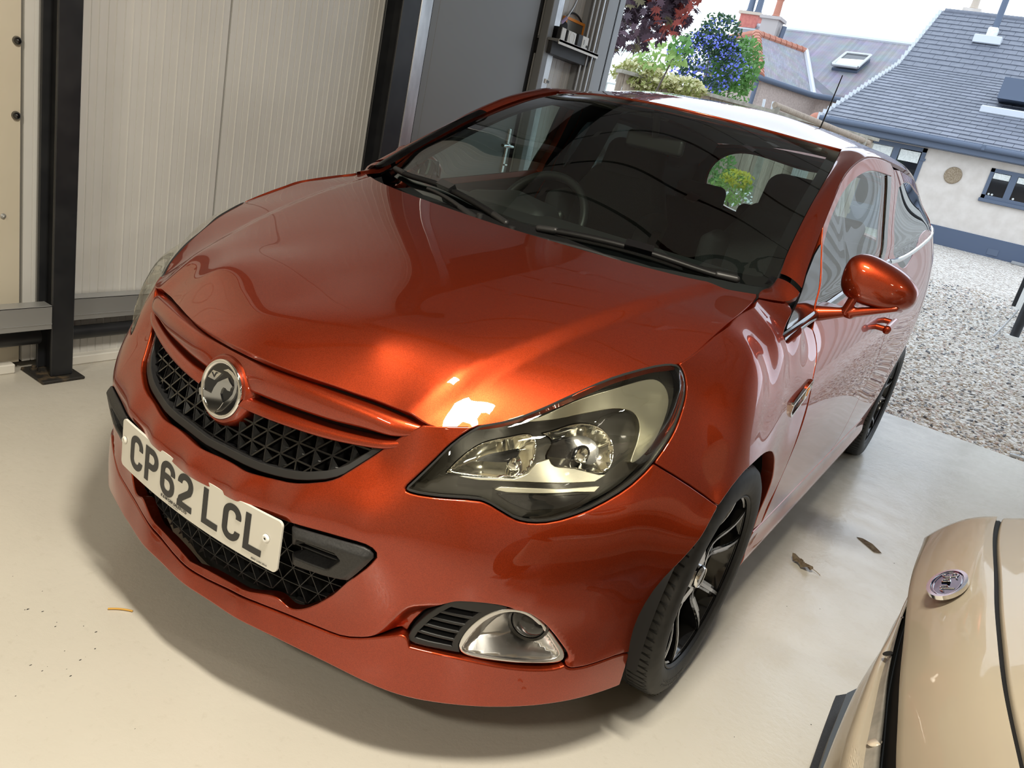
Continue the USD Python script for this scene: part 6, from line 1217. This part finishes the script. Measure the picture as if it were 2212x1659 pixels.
# the older slate-roofed house behind
look('old_slate', {'g': ('texture_coordinate', {}), 'm': ('mapping', {'rotation': (1.02, 0, 0)}), 'b': ('brick_texture', {'color1': (.19, .18, .20), 'color2': (.25, .24, .27), 'mortar': (.13, .13, .15), 'scale': 9.0, 'mortar_size': .015, 'brick_width': .9, 'row_height': .42}), 'n': ('noise_texture', {'scale': 2.2, 'detail': 5}), 'x': ('mix', {'mix_type': 'overlay', 'fac': .35}), 'p': ('principled_bsdf', {'roughness': .6})},
     [('g.object', 'm.vector'), ('m.vector', 'b.vector'), ('g.object', 'n.vector'), ('b.color', 'x.color1'), ('n.color', 'x.color2'), ('x.color', 'p.base_color')], 'p.BSDF')
mottled('harling', (.42, .34, .30), (.50, .41, .36), 18, .9, bump=.4, bdist=.02); plain('terracotta', (.42, .17, .11), .75); mottled('red_brick', (.42, .12, .10), (.50, .17, .13), 10, .8); plain('grey_render', (.42, .38, .36), .9)
oh = thing('slate_house', 'older house with purple-grey slate roof and two chimneys behind the fence', 'house')
def quad(parent, name, pts, mat, th=.06):
    p = np.array(pts, float); n = np.cross(p[1] - p[0], p[2] - p[0]); n /= np.linalg.norm(n); n = n if n[2] > 0 else -n
    fc = [(0, i, i + 1) for i in range(1, len(p) - 1)]; f = np.array(fc); k = len(p)
    side = [(i, (i + 1) % k, k + (i + 1) % k) for i in range(k)] + [(i, k + (i + 1) % k, k + i) for i in range(k)]
    return part(parent, name, (np.vstack([p, p - n * th]), np.vstack([f, f[:, ::-1] + k, side])), mat, False)
EZ = 3.915; mr = quad(oh, 'main_roof', [(-6.43, 26.0, EZ), (3.0, 26.0, EZ), (3.0, 30.0, 6.50), (-10.5, 30.0, 6.38), (-11.2, 29.6, 6.1), (-7.86, 28.47, 5.51)], 'old_slate')
ap, hb, vt_, vb_ = (-8.97, 26.14, 5.51), (-7.50, 23.43, EZ), (-7.86, 28.47, 5.51), (-6.43, 26.04, EZ)
w1_ = quad(oh, 'wing_roof', [hb, vb_, vt_, ap], 'old_slate'); w2_ = quad(oh, 'wing_roof', [(-9.9, 24.0, EZ), hb, ap], 'old_slate'); w3_ = quad(oh, 'wing_roof', [(-9.9, 24.0, EZ), ap, vt_, (-10.6, 28.9, 5.6)], 'old_slate')
def ridge_tiles(a, b, n, r_):
    a, b = np.array(a), np.array(b)
    for k in range(n): p, q = a + (b - a) * k / n, a + (b - a) * (k + .94) / n; part(oh, 'ridge_tile', rod(p + [0, 0, .0], q, r_, r_ * .88, 8), 'terracotta', 20)
ridge_tiles(hb, ap, 14, .17); ridge_tiles(ap, vt_, 9, .14); ridge_tiles((-10.6, 27.0, 5.25), ap, 5, .13)
part(oh, 'valley_lead', rod(np.array(vb_) + [0, -.05, .0], np.array(vt_) + [0, 0, .03], .10, seg=8), 'lead'); part(oh, 'main_ridge', rod((-10.5, 30.0, 6.38), (3.0, 30.0, 6.52), .09, seg=8), 'lead')
part(oh, 'house_wall', prism(sg.Polygon([(-9.6, 24.2), (-7.45, 23.75), (-6.35, 26.35), (3, 26.35), (3, 26.7), (-9.4, 27)]), 3.6, .30), 'harling', False)
gt = tube([(-9.9, 23.9, EZ - .02), (-7.48, 23.36, EZ - .02), (-6.40, 25.95, EZ - .02), (-2.5, 25.95, EZ - .02)], .09, 8, False); part(oh, 'gutter', gt, 'slate_blue'); part(oh, 'downpipe', rod((-7.55, 23.52, EZ - .1), (-7.62, 23.66, .6), .07, seg=10), 'slate_blue')
part(oh, 'house_window', box(-8.75, -8.05, 23.78, 23.95, 2.55, 3.15), 'dark_glazing'); part(oh, 'house_window', box(-5.55, -5.2, 26.25, 26.36, 2.2, 3.3), 'dark_glazing')
ca = part(oh, 'chimney', box(-11.12, -10.42, 29.8, 30.5, 5.9, 6.72), 'red_brick', False); part(ca, 'chimney_cap', box(-11.2, -10.34, 29.72, 30.58, 6.70, 6.80), 'stone_tan', False); part(ca, 'chimney_flashing', box(-11.15, -10.3, 29.68, 29.8, 5.95, 6.2), 'lead', False)
for x in (-10.93, -10.60): part(ca, 'chimney_pot', lathe([(.12, 0), (.15, .08), (.12, .15), (.11, .62), (.14, .66), (.14, .72), (.10, .72), (.10, 0), (.12, 0)], seg=16).apply_translation([x, 30.15, 6.78]), 'slate_blue')
cb2 = part(oh, 'chimney', box(-9.48, -8.88, 27.7, 28.3, 5.3, 6.30), 'grey_render', False); part(cb2, 'chimney_cap', box(-9.56, -8.80, 27.62, 28.38, 6.28, 6.38), 'grey_render', False); part(cb2, 'chimney_pot', lathe([(.13, 0), (.15, .06), (.12, .10), (.11, .55), (.14, .60), (.10, .60), (.10, 0), (.13, 0)], seg=16).apply_translation([-9.12, 28.0, 6.38]), 'terracotta'); part(cb2, 'pot_cowl', box(-9.35, -8.9, 27.95, 28.05, 7.08, 7.13), 'galvanised_plain')
part(oh, 'soil_pipe', rod((-8.78, 28.0, 5.1), (-8.72, 28.05, 6.15), .085, seg=12), 'slate_blue'); part(oh, 'roof_flashing', box(-9.5, -8.5, 27.45, 27.65, 5.28, 5.45), 'lead', False)
rl_ = [(-6.42, 28.40, 5.50), (-5.62, 28.45, 5.53), (-5.72, 27.62, 4.99), (-6.56, 27.60, 4.97)]; rl2 = [tuple(np.array(p) + [0, -.10, .14]) for p in rl_]
sky_w = part(oh, 'roof_light', merge([rod(rl2[i], rl2[(i + 1) % 4], .055, seg=8) for i in range(4)]), 'galvanised_plain'); quad(sky_w, 'roof_light_pane', rl2, 'dark_glazing', .03); quad(sky_w, 'roof_light_blind', [rl2[3], rl2[2], tuple((np.array(rl2[2]) * .45 + np.array(rl2[1]) * .55) + [0, -.02, .03]), tuple((np.array(rl2[3]) * .55 + np.array(rl2[0]) * .45) + [0, -.02, .03])], 'lace', .01); quad(sky_w, 'roof_light_kerb', [tuple(np.array(p) * 1.0 + [0, 0, .05]) for p in rl_], 'slate_blue', .2)
sb = solo('rust_outhouse', rounded(-4.95, -3.9, 20.6, 21.6, .6, 3.02, .22), 'rust_red' if 'rust_red' in M else 'terracotta', 'rounded dark red harled outhouse behind the fence, left of the bungalow', 'outhouse')

# the board fence with its capping rail
mottled('fence_wood', (.30, .235, .175), (.42, .345, .27), 14, .85, stretch=(6, 6, .5), bump=.2); mottled('fence_wood_dark', (.24, .185, .14), (.34, .275, .21), 14, .85, stretch=(6, 6, .5), bump=.2); mottled('old_rail', (.22, .20, .16), (.34, .31, .25), 12, .9)
fe = thing('board_fence', 'weathered upright board fence with a capping rail behind the car', 'fence'); fa, fb = np.array([-4.35, 8.6]), np.array([-1.55, 12.6]); fd = (fb - fa); FL = np.linalg.norm(fd); fd = fd / FL; fn = np.array([fd[1], -fd[0]])
nb = int(FL / .105)
for k in range(nb):
    c = fa + fd * (.105 * (k + .5)) + fn * (.010 * (k % 2)); T = frame_at((c[0], c[1], .0), (*fd, 0), (0, 0, 1)); dz = .012 * rng.normal()
    part(fe, 'fence_board', moved(box(-.049, .049, .10, 2.12 + dz, -.009, .009), T), ('fence_wood', 'fence_wood_dark')[int(rng.integers(2))], False)
for z, h_, d_ in ((2.10, .05, .09), (1.98, .09, .035), (.9, .08, .03)):
    T = frame_at((*fa, 0), (*fd, 0), (0, 0, 1)); part(fe, 'fence_rail', moved(box(0, FL, z, z + h_, -d_, d_ if z > 2 else 0), T), 'old_rail', False)
for k in range(4):
    c = fa + fd * FL * (k + .35) / 4 - fn * .06; part(fe, 'fence_post', box(c[0] - .05, c[0] + .05, c[1] - .05, c[1] + .05, 0, 2.15), 'old_rail', False)
for k, (x, y) in enumerate(((-2.90, 10.68), (-2.80, 10.82))): fb_ = part(fe, 'rail_bracket', rod((x, y, 2.15), (x - .01, y, 2.27), .022, seg=10), 'galvanised_plain')
pr_ = thing('pole_rail', 'grey weathered pole rail running from the fence towards the bungalow', 'rail'); part(pr_, 'pole', rod((-2.25, 9.15, 2.10), (-1.50, 11.9, 2.02), .040, seg=12), 'fence_wood_dark')
for x, y in ((-2.23, 9.2), (-1.55, 11.75)): part(pr_, 'pole_post', rod((x, y, .1), (x, y, 2.08), .05, seg=10), 'old_rail')
wp = thing('corrugated_strip', 'pale corrugated metal strip standing against the fence, seen through the rear window', 'metal sheet'); wpa = fa + fd * 3.35 + fn * .10
xs2 = np.linspace(0, .32, 33); cz_ = np.column_stack([wpa[0] + xs2 * fd[0] + .012 * np.cos(xs2 * 118) * fn[0], wpa[1] + xs2 * fd[1] + .012 * np.cos(xs2 * 118) * fn[1]]); part(wp, 'sheet', two_sided(grid_mesh(np.array([np.column_stack([cz_, np.full(33, .2)]), np.column_stack([cz_, np.full(33, 1.95)])]))), 'white_sheet')

# greenhouse, shrubs and trees
plain('white_alloy', (.70, .74, .73), .4, .2)
gh = thing('greenhouse', 'white-framed glass greenhouse beyond the fence at the left of the doorway', 'greenhouse')
gx0, gx1, gy0, gy1, gzE, gzR = -6.4, -4.42, 9.6, 11.6, 2.02, 2.62
for p, q_ in (((gx0, gy0, gzE), (gx1, gy0, gzE)), ((gx1, gy0, .3), (gx1, gy0, gzE)), ((gx0, gy0, 1.75), (gx1, gy0, 1.75)), ((gx1, gy0, gzE), (gx1 - .6, gy0 + 1.0, gzR)), ((gx1 - .6, gy0 + 1.0, gzR), (gx0, gy0 + 1.0, gzR)), ((gx1, gy0, gzE), (gx1, gy1, gzE)), ((gx1, gy1, gzE), (gx1 - .6, gy0 + 1.0, gzR)), ((-5.05, gy0, .3), (-5.05, gy0, gzE)), ((-5.05, gy0, gzE), (-5.3, gy0 + 1, gzR)), ((-5.7, gy0, gzE), (-5.9, gy0 + 1, gzR)), ((-5.7, gy0, .3), (-5.7, gy0, gzE))):
    part(gh, 'glazing_bar', rod(p, q_, .022, seg=8), 'white_alloy')
for x0, x1 in ((gx0, -5.7), (-5.7, -5.05), (-5.05, gx1)):
    quad(gh, 'roof_pane', [(x0, gy0, gzE), (x1, gy0, gzE), (x1 - .25 if x1 < gx1 else x1 - .6, gy0 + 1, gzR), (x0 - .2, gy0 + 1, gzR)], 'clear_sheet', .006); part(gh, 'side_pane', box(x0, x1, gy0 - .003, gy0 + .003, .3, gzE), 'clear_sheet')
quad(gh, 'end_pane', [(gx1, gy0, .3), (gx1, gy1, .3), (gx1, gy1, gzE), (gx1 - .0, gy0, gzE)], 'clear_sheet', .006); plain('blind_yellow', (.70, .66, .42), .7); quad(gh, 'yellow_blind', [(-4.95, gy0 + .1, gzE + .03), (-4.55, gy0 + .1, gzE + .03), (-5.0, gy0 + .95, gzR - .04), (-5.3, gy0 + .95, gzR - .04)], 'blind_yellow', .01)
def leafy(name, c, tr=.25, rough=.55):
    look(name, {'g': ('object_info', {}), 'd': ('principled_bsdf', {'base_color': c, 'roughness': rough}), 't': ('translucent_bsdf', {'color': tuple(min(1, 1.3 * x) for x in c)}), 'x': ('mix_closure', {'fac': tr})}, [('d.BSDF', 'x.closure1'), ('t.BSDF', 'x.closure2')], 'x.closure')
for nm, c in (('maple_purple', (.060, .034, .048)), ('maple_mauve', (.115, .070, .092)), ('maple_red', (.26, .050, .035)), ('maple_olive', (.12, .10, .045)), ('leaf_green', (.13, .28, .07)), ('leaf_pale', (.30, .44, .13)), ('leaf_deep', (.035, .085, .030)), ('leaf_cream', (.58, .55, .30)), ('leaf_ivy', (.26, .28, .08)), ('bloom_blue', (.14, .17, .62)), ('leaf_yellow', (.55, .50, .05)), ('bloom_white', (.8, .8, .78)), ('bark', (.10, .075, .055))): leafy(nm, c, .3 if nm != 'bark' else 0.0)
def maple_leaf(s):
    prof = [(0, -.42), (.07, -.10), (.34, -.36), (.26, -.08), (.62, -.10), (.44, .08), (.72, .34), (.42, .30), (.36, .50), (.16, .36), (.0, .92)]; a = prof + [(-x, y) for x, y in prof[-2:0:-1]]
    m = trimesh.creation.triangulate_polygon(sg.Polygon(a), engine='earcut'); v = np.column_stack([m[0], np.zeros(len(m[0]))]) * s; v[:, 2] = -.22 * (v[:, 0] ** 2 + .5 * v[:, 1] ** 2) / s + .06 * s * np.abs(v[:, 0]) / s; return v, np.array(m[1])
def oval_leaf(s, w=.42):
    v = np.array([(0, -1, 0), (w, -.25, .05), (.75 * w, .45, .05), (0, 1, -.08), (-.75 * w, .45, .05), (-w, -.25, .05), (0, 0, -.04)]) * s * .5; return v, np.array([[6, i, (i + 1) % 6] for i in range(6)])
def rand_rot(n, rng, droop=.0):
    out = []
    for _ in range(n):
        z = rng.normal(size=3); z[2] = abs(z[2]) + .4; z[1] -= .5; z /= np.linalg.norm(z); y = np.array([rng.normal() * .6, rng.normal() * .5 - .3, -.8 - droop]); y -= z * (y @ z); y /= np.linalg.norm(y); out.append(np.column_stack([np.cross(y, z), y, z]))
    return out
def scatter(base, pts, rots, scales):
    v, f = base; V = np.concatenate([p + (v * s) @ R.T for p, R, s in zip(pts, rots, scales)]); F = np.concatenate([f + k * len(v) for k in range(len(pts))]); return V, F
def crown(centre, rad, n, rng, shell=.55):
    d = rng.normal(size=(n, 3)); d /= np.linalg.norm(d, axis=1, keepdims=True); r = shell + (1 - shell) * rng.random((n, 1)) ** .5; wob = .75 + .5 * meshkit.noise(d * 2.2 + centre, 3)[:, None]; return np.array(centre) + d * r * wob * np.array(rad)
rng = np.random.default_rng(21)
mt = thing('maple_tree', 'purple-leaved maple hanging in at the top beside the doorway post', 'tree')
part(mt, 'trunk', merge([tube([(-3.9, 7.0, .1), (-3.8, 6.9, 1.5), (-3.5, 6.5, 2.6), (-3.2, 6.2, 3.4)], np.linspace(.10, .05, 24), 10), tube([(-3.5, 6.5, 2.6), (-3.0, 6.2, 2.9), (-2.6, 6.05, 2.85)], np.linspace(.04, .012, 18), 8), tube([(-3.6, 6.6, 2.2), (-3.1, 6.2, 2.4), (-2.8, 6.0, 2.2)], np.linspace(.035, .010, 18), 8)]), 'bark')
ml = maple_leaf(1.0); pts = np.vstack([crown((-3.0, 6.0, 2.62), (.62, .40, .50), 170, rng, .7), crown((-2.60, 5.95, 2.72), (.34, .3, .46), 90, rng, .6), crown((-2.95, 5.85, 2.24), (.34, .25, .18), 60, rng)]); pts = pts[pts[:, 2] > 1.97]
for p, R_ in zip(pts[:296], rand_rot(len(pts), rng)):
    right = (p[0] + 2.9) * 1.1 + rng.normal() * .25; nm = 'maple_red' if right > .42 else ('maple_olive' if rng.random() < .08 else ('maple_mauve' if rng.random() < .42 else 'maple_purple'))
    s_ = rng.uniform(.075, .115); part(mt, 'leaf', (p + (ml[0] * s_) @ R_.T, ml[1]), nm, False)
bpts = np.vstack([crown((-3.05, 6.30, 2.75), (.62, .40, .58), 700, rng, .1), crown((-2.65, 6.2, 2.80), (.30, .3, .40), 220, rng, .1)]); part(mt, 'inner_leaves', scatter(ml, bpts, rand_rot(len(bpts), rng), rng.uniform(.07, .11, len(bpts))), 'maple_purple', False, kind='stuff')
def shrub(name, label, cat, blobs, stem_from, stem_to, group=None):
    s_ = thing(name, label, cat, group=group); part(s_, 'stem', tube([stem_from, (np.array(stem_from) + stem_to) / 2 + [.05, 0, 0], stem_to], np.linspace(.035, .008, 18), 8), 'bark')
    for nm, (c, r_, n, size, mat, w) in blobs: p = crown(c, r_, n, rng); part(s_, nm, scatter(oval_leaf(1.0, w), p, rand_rot(n, rng), rng.uniform(.7, 1.25, n) * size), mat, False, kind='stuff')
    return s_
shrub('ceanothus_bush', 'tall shrub thick with blue blossom behind the ivy-topped fence', 'shrub', [('foliage', ((-5.05, 13.2, 2.95), (.72, .5, .62), 1500, .09, 'leaf_deep', .5)), ('foliage', ((-4.95, 13.2, 3.40), (.42, .4, .42), 700, .09, 'leaf_deep', .5)), ('blossom', ((-4.95, 13.0, 2.90), (.74, .55, .60), 800, .05, 'bloom_blue', .9)), ('blossom', ((-4.85, 13.0, 3.32), (.40, .4, .40), 220, .045, 'bloom_blue', .9))], (-5.0, 13.3, .4), np.array([-5.0, 13.2, 3.0]))
shrub('green_bush', 'rounded mid-green bush between the blue shrub and the slate-roofed house', 'shrub', [('foliage', ((-4.85, 14.2, 3.05), (.52, .5, .55), 1500, .11, 'leaf_green', .45)), ('foliage', ((-4.80, 14.1, 2.60), (.40, .4, .40), 500, .10, 'leaf_green', .45))], (-4.85, 14.3, .4), np.array([-4.85, 14.2, 2.8]))
shrub('cherry_branch', 'pale green leafy branch hanging between the maple and the blue shrub', 'shrub', [('foliage', ((-3.50, 8.0, 2.32), (.34, .25, .16), 130, .12, 'leaf_pale', .40)), ('foliage', ((-3.25, 8.0, 2.50), (.16, .2, .14), 60, .12, 'leaf_green', .40))], (-4.3, 8.5, .15), np.array([-3.3, 8.0, 2.4]))
shrub('variegated_ivy', 'cream and green ivy mounded over the end of the board fence', 'ivy', [('foliage', ((-4.20, 9.0, 2.12), (.42, .3, .22), 650, .085, 'leaf_cream', .6)), ('foliage', ((-4.20, 9.0, 2.12), (.44, .32, .22), 420, .085, 'leaf_ivy', .6)), ('foliage', ((-3.75, 9.5, 2.14), (.38, .4, .14), 480, .08, 'leaf_cream', .6)), ('foliage', ((-3.75, 9.5, 2.12), (.38, .4, .14), 320, .08, 'leaf_ivy', .6))], (-4.2, 8.9, .2), np.array([-4.2, 8.95, 2.0]))
shrub('yellow_shrub', 'yellow-green shrub with small white flowers, seen through the rear window', 'shrub', [('foliage', ((-2.18, 8.2, .98), (.26, .25, .22), 420, .07, 'leaf_pale', .45)), ('foliage', ((-2.10, 8.1, 1.10), (.20, .2, .12), 260, .06, 'leaf_yellow', .45)), ('foliage', ((-2.40, 8.3, 1.15), (.18, .2, .28), 260, .07, 'leaf_green', .45)), ('flowers', ((-2.0, 8.0, .88), (.22, .2, .14), 40, .04, 'bloom_white', .9)), ('flowers', ((-2.36, 8.1, 1.36), (.08, .1, .06), 9, .045, 'leaf_yellow', .9))], (-2.2, 8.3, .15), np.array([-2.2, 8.25, .9]))
